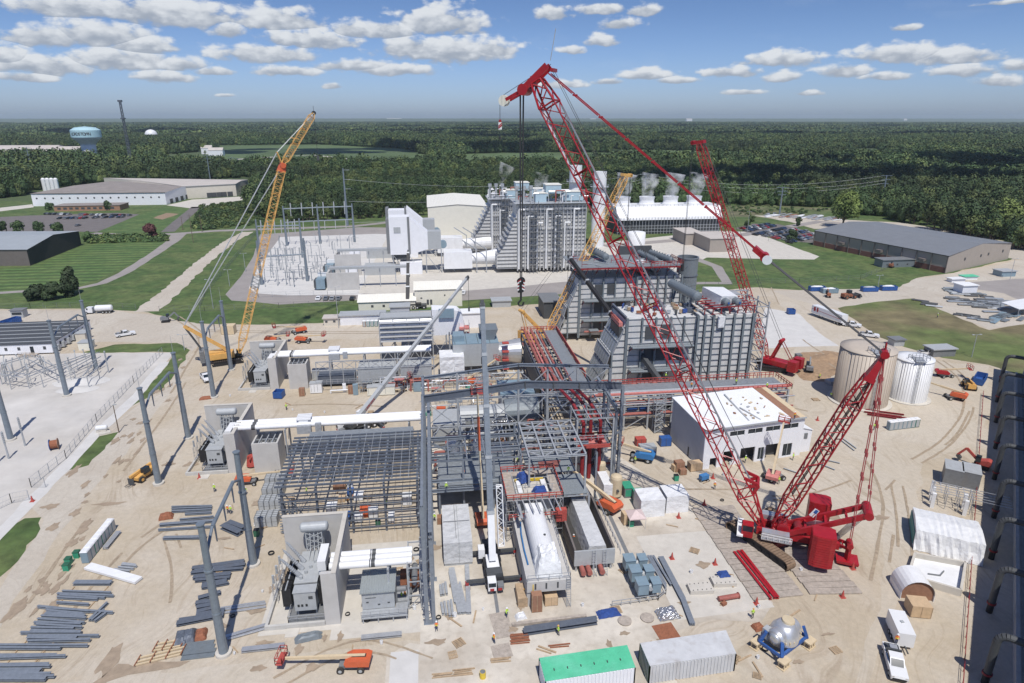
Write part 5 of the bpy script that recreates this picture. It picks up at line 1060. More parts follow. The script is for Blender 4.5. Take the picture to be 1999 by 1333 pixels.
mb=MB('rope');mb.tube(JT,JT-Vector((0,0,12)),.06,n=4);build(mb,'hoist_rope',t);mb=MB('darkgrey');mb.cb(JT-Vector((0,0,13.5)),(.7,.5,1.4));build(mb,'hook_block',t)
def bigcrane(base,az,foot_px,tip_px,mast_px,lab,mat,W_=2.2,bodyscale=1.,nsec=8):
 a=rad(az);f=Vector((math.sin(a),math.cos(a),0));s=Vector((f.y,-f.x,0));B0=Vector((base[0],base[1],2.2))
 tip=PL(tip_px[0],tip_px[1],(B0.x,B0.y),az)
 t=T('crawler_crane',lab,'crane',(B0.x,B0.y,0))
 o=Vector((B0.x,B0.y,0))-f*1.5;tracks(t,(o.x,o.y,0),az-25,8.5,1.2,5.6,1.3,'black')
 mb=MB(mat);mb.bar(o+f*2.5+Vector((0,0,2.2)),o-f*7+Vector((0,0,2.2)),3.4,1.4);build(mb,'upper_body',t)
 mb=MB(mat)
 for q in (-1.9,1.9):
  for j in range(6): mb.bar(o-f*5.5+s*q+Vector((0,0,1.6+j*.5)),o-f*7.8+s*q+Vector((0,0,1.6+j*.5)),2.3,.44)
 build(mb,'counterweight_stack',t)
 mt=o-f*8.5+Vector((0,0,11.5)) if mast_px is None else PL(mast_px[0],mast_px[1],(B0.x,B0.y),az)
 mb=MB(mat)
 for q in (-1,1): mb.bar(B0-f*1+s*q,mt+s*q*.8,.4,.6)
 for k in range(1,5): pp=(B0-f*1).lerp(mt,k/4);mb.bar(pp-s,pp+s,.3)
 mb.tube(mt-s*1.2,mt+s*1.2,.5,n=10);build(mb,'back_mast',t)
 mb=MB('reddark' if mat=='red' else mat)
 for q in (-.7,.7): mb.tube(mt+s*q,o-f*6+s*q+Vector((0,0,3)),.12,n=5)
 build(mb,'mast_tie',t)
 d=(tip-B0).normalized();L=(tip-B0).length
 mb=MB(mat);mb.truss(B0,B0+d*4,.9,.5,3,.12,W_,W_*.88,side=s);build(mb,'boom_section',t)
 for k in range(nsec): mb=MB(mat);mb.truss(B0+d*(4+(L-6)*k/nsec),B0+d*(4+(L-6)*(k+1)/nsec),W_,W_*.88,6,.13,side=s,lace=.07);build(mb,'boom_section',t)
 mb=MB(mat);mb.truss(B0+d*(L-2),tip,W_,W_*.88,1,.13,1.2,1,side=s);mb.bar(tip-f*1.6+Vector((0,0,.4)),tip+f*2.2+Vector((0,0,-.2)),1.6,.9);mb.tube(tip+f*1.9-s*.8,tip+f*1.9+s*.8,.55,n=12);build(mb,'boom_head',t)
 mb=MB('rope')
 for q in (-.7,.7): mb.tube(tip-f*1.4+s*q,mt+s*q,.06,n=4)
 mb.tube(tip+f*1.9,tip+f*1.9-Vector((0,0,L*.55)),.07,n=4);mb.tube(tip+f*2.2,tip+f*2.2-Vector((0,0,L*.55)),.07,n=4);build(mb,'hoist_rope',t)
 mb=MB('black');mb.cb(tip+f*2.05-Vector((0,0,L*.55+2)),(.8,.6,2.));build(mb,'hook_block',t)
 return t,tip,mt
q=G(1496,715);bigcrane((q.x,q.y),-38,None,(1366,278),(1527,664),'red crawler crane behind the ribbed boiler, its thin boom leaning left over the parking lot','red')
q=G(1030,640);bigcrane((36,196),62,None,(1222,342),None,'yellow lattice crane whose boom slants right behind the main red boom','yellow',2.,1,7)
a=PL(1425,552,(88,170),-38);b=PL(1463,490,(88,170),-38)
def telecrane(base,az,tip_px,secs,lab,carrier_az,mats,w0=1.15,car=True,plane=None,outr=True,text=None,hz=2.9,drop=9):
 a=rad(az);f=Vector((math.sin(a),math.cos(a),0));s=Vector((f.y,-f.x,0));P0=Vector((base[0],base[1],hz))
 tip=PL(tip_px[0],tip_px[1],(P0.x,P0.y),az);t=T('telescopic_crane',lab,'crane',(base[0],base[1],0))
 d=(tip-P0).normalized();L=(tip-P0).length;c=0.;w=w0
 for k,(fr,m_) in enumerate(zip(secs,mats)):
  a0=P0+d*L*c;c+=fr;b0=P0+d*L*c;mb=MB(m_);u=s.cross(d).normalized();n=[(-.5,-.45),(-.25,-.62),(.25,-.62),(.5,-.45),(.5,.5),(-.5,.5)]
  vs=[p+s*x*w+u*y*w for p in (a0,b0) for x,y in n];mb.add(vs,[tuple(range(5,-1,-1)),tuple(range(6,12))]+[(i,(i+1)%6,6+(i+1)%6,6+i) for i in range(6)])
  mb.m('galv' if m_!='white' else 'ltgrey').bar(b0-d*.5,b0,w*1.12,w*1.2,up=u);bo=build(mb,'boom_section' ,t);w*=.9
  if text and k==0: crane_text(bo,text,a0+d*L*fr*.42+s*.0-u*0+s*(w*.58),d,u,.9,'carred')
 mb=MB('darkgrey');mb.tube(tip-s*.4,tip+s*.4,.45,n=12);mb.bar(tip,tip+d*.9,.5,.9);build(mb,'boom_head',t)
 mb=MB('rope');hd=tip+d*.4+f*.4;mb.tube(hd,hd-Vector((0,0,drop)),.05,n=4);build(mb,'hoist_rope',t);mb=MB('darkgrey');mb.cb(hd-Vector((0,0,drop+1)),(.5,.4,1.1));build(mb,'hook_block',t)
 if not car: return t,d,P0,tip
 ca=rad(carrier_az);cf=Vector((math.sin(ca),math.cos(ca),0));cs=Vector((cf.y,-cf.x,0));o=Vector((base[0],base[1],0))+cf*1.
 mb=MB('darkgrey');mb.bar(o-cf*5+Vector((0,0,1.35)),o+cf*6+Vector((0,0,1.35)),2.3,.7);mb.m('black').bar(o-cf*4.6+Vector((0,0,1.9)),o+cf*4+Vector((0,0,1.9)),2.7,.35);build(mb,'chassis',t)
 for u in (-3.8,-2.3,1,2.5,5):
  for q in (-1.15,1.15): mb=MB('tyre');p=o+cf*u+cs*q+Vector((0,0,.65));mb.tube(p-cs*.22,p+cs*.22,.65,n=16);mb.m('white').tube(p-cs*.24,p+cs*.24,.25,n=10);build(mb,'wheel',t)
 if outr:
  for u in (-3.4,3.4):
   mb=MB('darkgrey');mb.bar(o+cf*u-cs*4.3+Vector((0,0,1.1)),o+cf*u+cs*4.3+Vector((0,0,1.1)),.45,.45)
   for q in (-4.2,4.2): mb.m('white').tube(o+cf*u+cs*q+Vector((0,0,.1)),o+cf*u+cs*q+Vector((0,0,1.3)),.14,n=8);mb.m('carred').cb(o+cf*u+cs*q+Vector((0,0,.6)),(.5,.5,.5));mb.m('woodgrey').cb(o+cf*u+cs*q+Vector((0,0,0)),(1.1,1.1,.12))
   build(mb,'outrigger_beam',t)
 mb=MB('white');mb.bar(P0-f*1.6+Vector((0,0,-.7)),P0+f*1.8+Vector((0,0,-.7)),1.9,.8);mb.m('darkgrey').bar(P0-f*3.2+Vector((0,0,-.6)),P0-f*1.7+Vector((0,0,-.6)),2.4,1.);build(mb,'superstructure',t)
 mb=MB('white');p=P0+f*1.9+s*-1.5+Vector((0,0,-.3));mb.bar(p,p+f*1.5,1.,1.6);mb.m('glass').bar(p+f*.8+Vector((0,0,.35)),p+f*1.53+Vector((0,0,.35)),1.03,.8);build(mb,'crane_cab',t)
 mb=MB('white');p=o-cf*5.8+Vector((0,0,1.7));pc=p-cs*.55;mb.bar(pc,pc+cf*2.2,1.25,1.5);mb.m('glass').bar(pc-cf*.02+Vector((0,0,.3)),pc+cf*.3+Vector((0,0,.3)),1.1,.7);mb.m('midgrey').bar(p+cs*.75-Vector((0,0,.3)),p+cs*.75+cf*1.5-Vector((0,0,.3)),.9,.7);mb.m('carred').bar(p-cf*.04-cs*.9+Vector((0,0,-.5)),p-cf*.04-cs*.3+Vector((0,0,-.5)),.06,.4);mb.bar(p-cf*.04+cs*.3+Vector((0,0,-.5)),p-cf*.04+cs*.9+Vector((0,0,-.5)),.06,.4);build(mb,'driver_cab',t)
 mb=MB('galv');a0=P0+f*1.;b0=P0+d*L*.2-s.cross(d)*0;mb.tube(a0+Vector((0,0,-.6)),b0,.22,n=8);build(mb,'lift_cylinder',t)
 return t,d,P0,tip
t,d,P0,tip=telecrane((7.6,84.5),-1,(942,596),(.2,.22,.2,.2,.18),'white-based telescopic crane with outriggers, its dark boom standing almost upright in mid-site',-1,('white','primerL','primerL','primerL','primerL'),1.05)
mb=MB('white');mb.truss(P0+d*2+Vector((1.5,.3,0)),P0+d*11.5+Vector((1.5,.3,0)),.9,.8,12,.08,side=(1,0,0),lace=.05);build(mb,'folded_lattice_jib',t)
q=G(700,838);t,d,P0,tip=telecrane((q.x,q.y),34,(912,543),(.2,.22,.2,.2,.18),'telescopic crane whose long grey boom slants up to the right across the turbine hall row',60,('ltgrey','ltgrey','ltgrey','ltgrey','ltgrey'),1.,text='LIEBHERR')
q=G(797,602);t,d,P0,tip=telecrane((q.x,q.y),4,(797,492),(.3,.25,.25,.2),'telescopic crane with black upright boom behind the cream admin building',90,('black','black','black','black'),1.3,outr=False)
t,d,P0,tip=telecrane((57.5,140.5),-26,(1113,503),(.3,.28,.24,.18),'telescopic crane with dark boom leaning left between the two ribbed boilers',90,('darkgrey','black','black','black'),1.2,outr=False)
# ---------- small builders ----------
def hull(mb,c,f,s,prof,w,w2=None):
 w2=w2 or w;n=len(prof);vs=[c+f*u+s*(-w/2)+Vector((0,0,z)) for u,z in prof]+[c+f*u+s*(w/2)+Vector((0,0,z)) for u,z in prof]
 return mb.add(vs,[tuple(range(n)),tuple(range(2*n-1,n-1,-1))]+[(i,n+i,n+(i+1)%n,(i+1)%n) for i in range(n)])
def hd(az): a=rad(az);f=Vector((math.sin(a),math.cos(a),0));return f,Vector((f.y,-f.x,0))
def wheel(t,p,s,r,w,hub='ltgrey'):
 mb=MB('tyre');mb.tube(p-s*w/2,p+s*w/2,r,n=16);mb.m(hub).tube(p-s*(w/2+.02),p+s*(w/2+.02),r*.5,n=12);return build(mb,'wheel',t)
Z0=Vector((0,0,0));YF,YS_=Vector((0,1,0)),Vector((1,0,0))
def mkcar(col,nm='parked_car'):
 t=TL(nm,'','car')
 mb=MB(col);hull(mb,Z0,YF,YS_,[(-2.25,.3),(2.25,.3),(2.3,.65),(2.1,.85),(1.2,.95),(-1.7,1.0),(-2.25,.95),(-2.3,.6)],1.78);hull(mb,Z0,YF,YS_,[(-1.75,.98),(1.15,.94),(.45,1.42),(-1.1,1.46)],1.5);build(mb,'body',t)
 mb=MB('glass');hull(mb,Z0,YF,YS_,[(-1.6,1.0),(.98,.99),(.42,1.37),(-1.06,1.4)],1.54);hull(mb,Z0,YF,YS_,[(-1.78,1.02),(1.2,.98),(.55,1.36),(-1.2,1.38)],1.3);build(mb,'window_glass',t)
 for x in (-.82,.82):
  for y in (-1.4,1.4): wheel(t,Vector((x,y,.33)),YS_,.33,.22)
 return t
def mkpickup(col='carwhite',rack=False):
 t=TL('pickup_truck','','pickup truck')
 mb=MB(col);hull(mb,Z0,YF,YS_,[(-2.9,.5),(2.85,.45),(2.95,.8),(2.85,1.08),(1.5,1.2),(1.3,1.2),(-.75,1.2),(-.75,.75),(-2.9,.75)],2.0)
 for q in (-.95,.95): mb.bar((q,-2.9,.98),(q,-.7,.98),.1,.5)
 mb.bar((-.95,-2.88,.98),(.95,-2.88,.98),.1,.5);hull(mb,Z0,YF,YS_,[(-.78,1.2),(1.3,1.18),(.55,1.88),(-.6,1.9)],1.66);build(mb,'body',t)
 mb=MB('glass');hull(mb,Z0,YF,YS_,[(-.6,1.24),(1.02,1.24),(.5,1.78),(-.48,1.8)],1.7);hull(mb,Z0,YF,YS_,[(-.82,1.24),(1.34,1.24),(.66,1.8),(-.68,1.8)],1.44);build(mb,'window_glass',t)
 mb=MB('black');mb.box((-.8,2.86,.5),(.8,2.97,.75));mb.box((-.88,-2.8,.78),(.88,-.8,.82));build(mb,'grille',t)
 for q in (-.8,.8): mb=MB('alum');mb.box((q-.18,2.8,.8),(q+.18,2.93,1.0));build(mb,'headlight',t)
 for x in (-.9,.9):
  for y in (-1.85,1.85): wheel(t,Vector((x,y,.4)),YS_,.4,.28)
 if rack: mb=MB('darkgrey');mb.box((-.8,-2.7,.85),(.8,-1.2,1.3));mb.box((-.85,-1.1,.85),(.85,-.85,1.95));mb.m('alum').box((-.6,-2.4,1.3),(.3,-1.6,1.5));build(mb,'tool_rack',t)
 return t
def boomlift(px,py,az,lab,booms,col='orange',s=1.,baz=None,z0=0,grp=None):
 p=G(px,py,z0);t=T('boom_lift',lab,'boom lift',p,grp);f,sd=hd(az);bf_,bs_=hd(baz if baz is not None else az)
 mb=MB('midgrey');mb.bar(p-f*1.7*s+Vector((0,0,.75)),p+f*1.7*s+Vector((0,0,.75)),1.6*s,.4);build(mb,'chassis',t)
 for u in (-1.45,1.45):
  for q in (-1.1,1.1): wheel(t,p+f*u*s+sd*q*s+Vector((0,0,.52*s)),sd,.52*s,.4*s)
 c=p-bf_*.6+Vector((0,0,1.0));mb=MB(col);hull(mb,c,bf_,bs_,[(-2.1*s,.1),(1.3*s,.0),(1.5*s,.5),(.6*s,1.05*s),(-1.6*s,1.15*s),(-2.2*s,.8)],2.3*s);build(mb,'turret',t)
 mb=MB('black');hull(mb,c,bf_,bs_,[(-1.9*s,.4),(1.2*s,.3),(.5*s,1.1*s),(-1.5*s,1.2*s)],.6*s);build(mb,'engine_hood_gap',t)
 a=c-bf_*1.4*s+Vector((0,0,1.05*s));k=0
 for el,L in booms:
  e=rad(el);d=bf_*math.cos(e)+Vector((0,0,math.sin(e)));b=a+d*L
  mb=MB('boomtan' if k%2==0 else col);mb.bar(a,a+d*L*.6,.42*s,.5*s);mb.m('boomtan').bar(a+d*L*.55,b,.3*s,.36*s);build(mb,'boom_arm',t);a=b;k+=1
 mb=MB('redsafe');mb.bar(a-bs_*1.1+bf_*.5-Vector((0,0,.1)),a+bs_*1.1+bf_*.5-Vector((0,0,.1)),.9,.1)
 q=[a+bs_*x+bf_*(.5+y)-Vector((0,0,.05)) for x,y in ((-1.1,-.45),(1.1,-.45),(1.1,.45),(-1.1,.45),(-1.1,-.45))];mb.rail(q,1.1,.035,1.1);build(mb,'work_basket',t)
 return t
def slabbox(px,z,h,mat,nm,lab,cat,grp=None,sides=None):
 P=[G(a,b,z+h) for a,b in px];t=T(nm,lab,cat,(P[0].x,P[0].y,z),grp)
 mb=MB(sides or mat);mb.prism([(q.x,q.y) for q in P],z,z+h-.04);build(mb,'body',t)
 if nm[:4]=='ship':
  m2=MB(sides)
  for i in range(4):
   a,b=P[i],P[(i+1)%4];L=(b-a).length;nn=int(L/.45)
   for k in range(nn+1): q=a.lerp(b,k/nn);c_=(q-sum(P,Vector())/4);c_.z=0;q=q+c_.normalized()*.03;m2.bar((q.x,q.y,.1),(q.x,q.y,z+h-.1),.14)
  build(m2,'side_rib',t)
 mb=MB(mat);c=sum(P,Vector())/len(P);mb.prism([((q.x-c.x)*1.01+c.x,(q.y-c.y)*1.01+c.y) for q in P],z+h-.04,z+h+.03);build(mb,'top',t);return t,P
# ---------- steel stock on the ground ----------
def bars(lst,lab,cat,nm,mat='primerL',w=.35,h=.35,z=.15,grp=None,ib=True):
 for i,l in enumerate(lst):
  a,b=G(l[0],l[1]),G(l[2],l[3]);ww=l[4] if len(l)>4 else w;mb=MB(mat);dz=z+h/2+i*.006;A=a+Vector((0,0,dz));Bv=b+Vector((0,0,dz))
  (mb.ib if ib else mb.bar)(A,Bv,ww,h);S(mb,nm,lab,cat,grp,org=(a.x,a.y,0))
LB='plain grey steel beam in the ladder-like rows on bare ground at bottom left'
bars([(146,1140,219,1140,.9),(123,1157,218,1160),(113,1162,223,1166),(118,1165,206,1170),(113,1169,192,1173),(112,1179,175,1183),(75,1187,176,1197),(92,1191,222,1199),(92,1195,165,1202),(90,1201,168,1206,.6),(82,1206,170,1210),(75,1212,167,1219),(68,1219,160,1222),(72,1223,162,1228),(62,1229,146,1231),(42,1239,160,1239),(62,1235,160,1237),(56,1246,195,1245),(55,1249,152,1249,.6),(56,1256,178,1253),(0,1264,173,1264),(-20,1269,120,1270),(-20,1285,112,1284,.5),(0,1289,130,1285),(-20,1303,98,1301),(-20,1306,100,1305),(-20,1313,84,1312),(-20,1318,80,1316),(-20,1322,102,1320),(-20,1326,108,1325),(-20,1330,92,1330,.6)],LB,'steel beam','steel_beam',grp='beams laid in rows at bottom left')
bars([(175,1214,211,1179),(180,1214,205,1193),(186,1216,208,1200)],'short grey beam lying crosswise at the right end of the beam rows','steel beam','steel_beam',grp='crosswise beams')
for a in ((146,1146,112,1183),(212,1145,172,1190),(110,1190,45,1260),(175,1190,95,1265),(38,1265,10,1302),(90,1268,65,1300)):
 A,Bv=G(*a[:2]),G(*a[2:]);mb=MB('wood');mb.bar(A+Vector((0,0,.08)),Bv+Vector((0,0,.08)),.15,.14);S(mb,'timber_sleeper','thin timber sleeper running under the rows of grey beams at bottom left','timber','sleepers under the beam rows',org=(A.x,A.y,0))
bars([(336,992,415,990),(336,996,415,993),(336,1001,414,997),(362,1006,414,1003),(352,1017,418,1011),(313,1027,420,1019,.7),(310,1037,411,1031),(320,1053,404,1051,.7)],'grey steel beam in the loose pile between the haul road and the second pole','steel beam','steel_beam',grp='beams by the second pole frame')
bars([(376,1112,478,1098,.8),(380,1118,480,1104,.8),(374,1121,476,1112,.6),(378,1130,452,1123,.8),(382,1136,450,1130,.6),(395,1147,444,1138,1.2),(396,1151,448,1141),(388,1171,432,1159,.8),(383,1181,425,1175,.8),(385,1189,425,1182,.8),(385,1198,420,1190,.7),(384,1205,440,1195,.8),(346,1221,438,1203,.9),(350,1216,420,1206,.9)],'dark grey flat steel section stacked beside the nearest tall pole','steel section','steel_section',mat='primer',grp='dark sections by the nearest pole')
bars([(432,1189,518,1176),(430,1193,520,1180),(432,1199,520,1186),(440,1246,520,1222,.6),(445,1250,522,1228)],'thin bare steel bar lying right of the nearest tall pole','steel bar','steel_bar',mat='alum',w=.25,h=.2,grp='bars right of the nearest pole')
bars([(473,1272,556,1263,.8)],'shiny steel channel lying in front of the nearest transformer pit','steel channel','steel_channel',mat='alum')
bars([(706,1248,785,1240,.8)],'shiny steel channel lying in front of the grey ribbed shed','steel channel','steel_channel',mat='alum')
bars([(173,1108,272,1136,1.4)],'long white plank or wrapped panel lying near the row of blue toilets','wrapped panel','white_plank',mat='white',h=.4,ib=False)
bars([(206,1073,233,1040,.9)],'bundle of bare steel sections beside the row of blue toilets','steel bundle','steel_bundle',mat='alum')
bars([(224,1114,254,1118),(232,1110,262,1113),(238,1106,268,1108),(240,1103,266,1106)],'short bare steel section in the fan beside the long white panel','steel section','steel_section',mat='galv',grp='fan of short sections')
bars([(436,1030,470,1045,1.2),(447,1024,478,1036,1.0)],'dark grey girder lying askew below the sloping crossbeam','girder','girder',mat='primer',h=.7,grp='askew girders')
bars([(912,1106,916,1200,.7),(878,1118,889,1180),(882,1112,900,1200,.9),(890,1150,905,1200),(896,1145,908,1199),(898,1140,912,1199),(860,1145,862,1165),(865,1143,867,1164),(870,1140,873,1163),(862,1180,866,1202),(868,1178,872,1203),(875,1177,879,1206),(881,1175,885,1206)],'pale steel section on the slab between the tall column row and the white crane','steel section','steel_section',mat='galv',grp='sections on the slab left of the white crane')
bars([(1022,1238,1165,1216,.9),(1024,1233,1165,1212,.6)],'dark steel channel pair lying across the slab above the green-topped container','steel channel','steel_channel',mat='primer',h=.6,grp='channel pair on the slab')
bars([(1000,1222,1145,1205,.5)],'grey timber curb strip behind the dark steel channels','timber strip','timber_strip',mat='woodgrey',ib=False)
bars([(1290,1090,1333,1172,.9),(1333,1172,1352,1222,.8),(1275,1088,1310,1145),(1270,1088,1300,1145),(1265,1088,1300,1150)],'long grey steel section lying between the blue-grey switch boxes and the pale slab','steel section','steel_section',mat='primerL',grp='sections beside the pale slab')
bars([(1433,1080,1505,1172,.45),(1440,1078,1513,1170,.45),(1447,1077,1519,1170,.45)],'dark red boom pendant bar lying on timber beside the crawler track','pendant bar','pendant_bar',mat='red',grp='red pendant bars on the ground')
bars([(1687,805,1760,815),(1690,801,1765,811),(1700,808,1770,818),(1693,810,1750,818)],'rust-red steel pipe in the pile in front of the white tank','steel pipe','steel_pipe',mat='reddark',w=.3,h=.3,grp='rust-red pipes by the tanks')
bars([(1640,858,1668,880),(1645,856,1672,876),(1605,897,1640,905),(1598,905,1630,918),(1530,915,1560,925)],'loose plank or section on the dirt behind the derrick mast','plank','plank',mat='ltgrey',w=.3,h=.12,grp='loose sections behind the mast')
proto=TL('crane_mat','','timber mat');mb=MB('woodgrey')
for k in range(4): mb.box((-4,-.62+k*.31,0),(4,-.62+k*.31+.29,.22))
build(mb,'planks',proto);mb=MB('rust')
for x in (-3.4,0,3.4): mb.box((x-.03,-.63,.1),(x+.03,.63,.13))
build(mb,'tie_rods',proto);n=0
for k in range(18):
 place(proto,(49.5+.05*(k%3),74.5+k*1.35,.04),rad(1-(k%4)*.5),'weathered timber mat under the left crawler track of the main crane');
for k in range(13): place(proto,(58.6+.08*(k%2),74.2+k*1.35,.04),rad(-6+(k%3)),'weathered timber mat right of the left crawler track, under the red counterweights')
for o in [o for o in SC.collection.objects if o.name.startswith('crane_mat')]: o['group']='timber crane mats'
# ---------- turbine island: generator, condenser, wrapped module ----------
t=T('generator_pedestal','concrete pedestal carrying a white cylindrical machine half under a white cover','generator',(12,76.7,0))
mb=MB('concwall');mb.box((11.9,76.7,2.6),(18.4,94,4.4));mb.box((11.9,76.9,0),(12.9,94,2.6));mb.box((17.6,80,0),(18.4,94,2.6));mb.box((12.9,86,0),(17.6,94,2.6));build(mb,'pedestal',t)
mb=MB('white');mb.tube((15.2,79.8,5.7),(15.2,91,5.7),1.75,n=28);mb.box((13.6,79.9,4.4),(16.8,91,5.6));mb.box((13.7,91,4.4),(16.7,92.6,7.3))
mb.m('darkgrey').tube((15.6,83.5,7.44),(15.6,83.5,7.55),.2);build(mb,'generator',t)
def cloth(c,sx,sy,h,mat,seed,n=10,rz=0,drop=None):
 rnd=random.Random(seed);mb=MB(mat);c0,s0=math.cos(rz),math.sin(rz);vs=[]
 for j in range(n+1):
  for i in range(n+1):
   u,v=i/n*2-1,j/n*2-1;e=max(abs(u),abs(v));z=h*(1-max(0,(e-.55)/.45)**1.5)+rnd.uniform(-.09,.09)*h*(1 if e<.95 else 0);z=max(z,.02)
   x=sx/2*u*(1+.06*rnd.uniform(-1,1)*(e>.9));y=sy/2*v*(1+.06*rnd.uniform(-1,1)*(e>.9));vs.append((c[0]+x*c0-y*s0,c[1]+x*s0+y*c0,c[2]+z))
 mb.add(vs,[(j*(n+1)+i,j*(n+1)+i+1,(j+1)*(n+1)+i+1,(j+1)*(n+1)+i) for j in range(n) for i in range(n)]);return mb
S(cloth((15.4,79.6,4.42),4.,4.6,3.4,'wrap',3),'white_cover','white crumpled cover over the near end of the white cylindrical machine','cover',smooth=False)
mb=MB('darkgrey')
for x in (13,14.6,16.3): mb.box((x,76.66,3.1),(x+.25,76.7,4.1))
mb.m('yellowp').box((12.7,76.65,2.9),(12.85,76.7,4));build(mb,'side_slot',t)
mb=MB('galv');mb.rail([(12,76.8,4.4),(18.3,76.8,4.4),(18.3,92,4.4)],1.1,.03,1.5);mb.ladder((18,76,0),(18,76.6,4.9),.6);build(mb,'handrail',t)
mb=MB('bluelift');mb.path([(12.6,80.5,4.6),(12.5,84,4.7),(12.6,88,4.7),(12.9,91,4.8)],.12);build(mb,'blue_hose',t)
def crate(x,y,sx,sy,h,mat,lab,nm='crate',rz=0,grp=None,z=0,cat='crate'):
 t=T(nm,lab,cat,(x,y,z),grp,0);mb=MB(mat);mb.cb((x,y,z+.12),(sx,sy,h-.12),rz);build(mb,'box',t)
 f,s=Vector((math.cos(rz),math.sin(rz),0)),Vector((-math.sin(rz),math.cos(rz),0));mb=MB('wood' if mat in('plywood','brownbox','wood') else 'darkgrey')
 for q in (-.4,.4): mb.bar(Vector((x,y,z+.06))+f*sx*q-s*sy/2,Vector((x,y,z+.06))+f*sx*q+s*sy/2,.12,.12)
 for q in (-.5,0,.5): mb.bar(Vector((x,y,z+.15))+f*sx*q*.99-s*(sy/2+.02),Vector((x,y,z+h))+f*sx*q*.99-s*(sy/2+.02),.07,.05)
 build(mb,'frame',t);return t
crate(13.2,76,1.5,1.1,3,'brownbox','tall brown plywood cabinet standing at the front of the generator pedestal')
crate(15.5,77.2,1.9,1.4,1.6,'plywood','plywood box tucked under the front of the generator pedestal')
crate(11.3,78.5,1.4,3.4,1.6,'wood','long timber workbench beside the left wall of the generator pedestal',cat='workbench')
t=T('scaffold_block','scaffolded block with red-painted edges, yellow planks and blue covers above the generator','scaffold',(11,93.5,0))
mb=MB('galv')
for x in (10.8,12.6,14.6,16.6,18.8,20.3):
 for y in (92.5,94.6,97,99.4,101.8): mb.bar((x,y,0),(x,y,8.6+(.9 if (x<12 or x>18) else 0)),.09)
for z in (2,4,6,8):
 for x in (10.8,12.6,18.8,20.3): mb.bar((x,92.5,z),(x,101.8,z),.08)
 for y in (92.5,94.6,97,99.4,101.8): mb.bar((10.8,y,z),(20.3,y,z),.08)
for k in range(8): mb.bar((10.8,92.5+k*1.2,.2+k%4*2),(10.8,93.7+k*1.2,2.2+k%4*2),.06);mb.bar((10.8+k*1.2,92.5,.2+k%4*2),(12+k*1.2,92.5,2.2+k%4*2),.06)
build(mb,'scaffold_tube',t)
mb=MB('concwall');mb.box((12.9,94.2,2),(18.6,101.5,7));build(mb,'turbine_block',t)
mb=MB('woodgrey');mb.box((10.9,92.6,7.9),(12.5,101.7,8.02));mb.box((12.5,100.4,7.91),(20.2,101.7,8.03));mb.box((12.5,92.6,7.91),(20.2,94,8.03));mb.box((18.7,94,7.9),(20.2,100.3,8.02));build(mb,'work_deck',t)
mb=MB('redsafe');mb.rail([(10.8,92.5,8.1),(10.8,101.8,8.1),(20.3,101.8,8.1),(20.3,92.5,8.1),(10.8,92.5,8.1)],1.,.06,1.2);mb.box((19,91.5,4),(20.8,92.4,6.2));mb.rail([(11,90.8,5.5),(20,90.8,5.5)],1.,.05,1.);build(mb,'safety_rail',t)
mb=MB('galv')
for k in range(7): mb.bar((12.6+k*1.1,88.8,8.0),(12.3+k*1.1,92.4,8.1),.2,.08)
mb.box((12.4,88.4,7.3),(13,92.4,7.4));build(mb,'roof_bar',t)
mb=MB('yellowp');mb.box((13.1,94.4,7.2),(18.4,95.2,7.5));mb.box((13.1,99.6,7.2),(18.2,100.3,7.5));mb.m('white').box((13.2,95.4,7.1),(13.9,99.4,7.6));mb.box((17.5,95.4,7.1),(18.3,99.4,7.6));mb.m('concL').box((14.2,95.6,7.05),(17.2,99.2,7.35));build(mb,'deck_part',t)
S(cloth((16.8,95.,7.4),2.6,2.2,1.3,'tarp_blue',8,8),'blue_cover','crumpled blue cover on the near end of the scaffolded block','cover')
S(cloth((14.6,99.7,7.5),2.,2.4,1.3,'tarp_blue',9,8,.3),'blue_cover','crumpled blue cover on the far end of the scaffolded block','cover')
t=T('condenser_box','open grey steel box with dark rim, right of the generator','steel box',(20.4,83.4,0))
mb=MB('ltgrey');mb.box((20.4,83.4,1.2),(26.9,83.7,3.9));mb.m('browngrey');mb.box((20.4,83.7,1.2),(20.7,98.5,4.1));mb.box((26.6,83.7,1.2),(26.9,98.5,4.1));mb.box((20.7,98.2,1.2),(26.6,98.5,4.1));mb.m('charcoal').box((20.7,83.7,1.2),(26.6,98.2,1.4));build(mb,'wall',t)
mb=MB('galv')
for x in (20.8,23.6,26.4):
 for y in (83.8,88,93,98): mb.bar((x,y,0),(x,y,1.2),.3)
mb.rail([(27.3,82,3.9),(27.3,98.5,3.9)],1,.035,1.5);mb.ladder((23.5,82,0),(23.5,83.3,4),.5);mb.ladder((25.2,82,0),(25.2,83.3,4),.5);build(mb,'support',t)
for x in (21.6,22.6,24.6): mb=MB('redpipe');mb.tube((x,81.8,.9),(x,83.4,.9),.42,n=12);build(mb,'pipe_stub',t)
mb=MB('wrapgrey');A=[(22.6,84.8,1.4),(23.1,84.8,3.7),(25.8,84.8,3.6),(26.3,84.8,1.4),(22.3,98,1.4),(22.9,98,4.3),(25.4,98,4.2),(26,98,1.4)];mb.add(A,[(0,1,2,3),(7,6,5,4),(0,4,5,1),(1,5,6,2),(2,6,7,3)]);S(mb,'grey_tarp','long pale tarp draped over a ridge inside the open grey steel box','tarp')
t=T('wrapped_module','tall box wrapped in grey-white sheeting with a centre seam, beside the tall column row','wrapped module',(.1,87.5,0))
mb=MB('greenish') if 'greenish' in MT else MB('galv');mb.box((.2,87.5,0),(4.6,98,.7));build(mb,'base_frame',t)
mb=MB('wrapgrey');rnd=random.Random(4);nx,ny=8,14;vs=[]
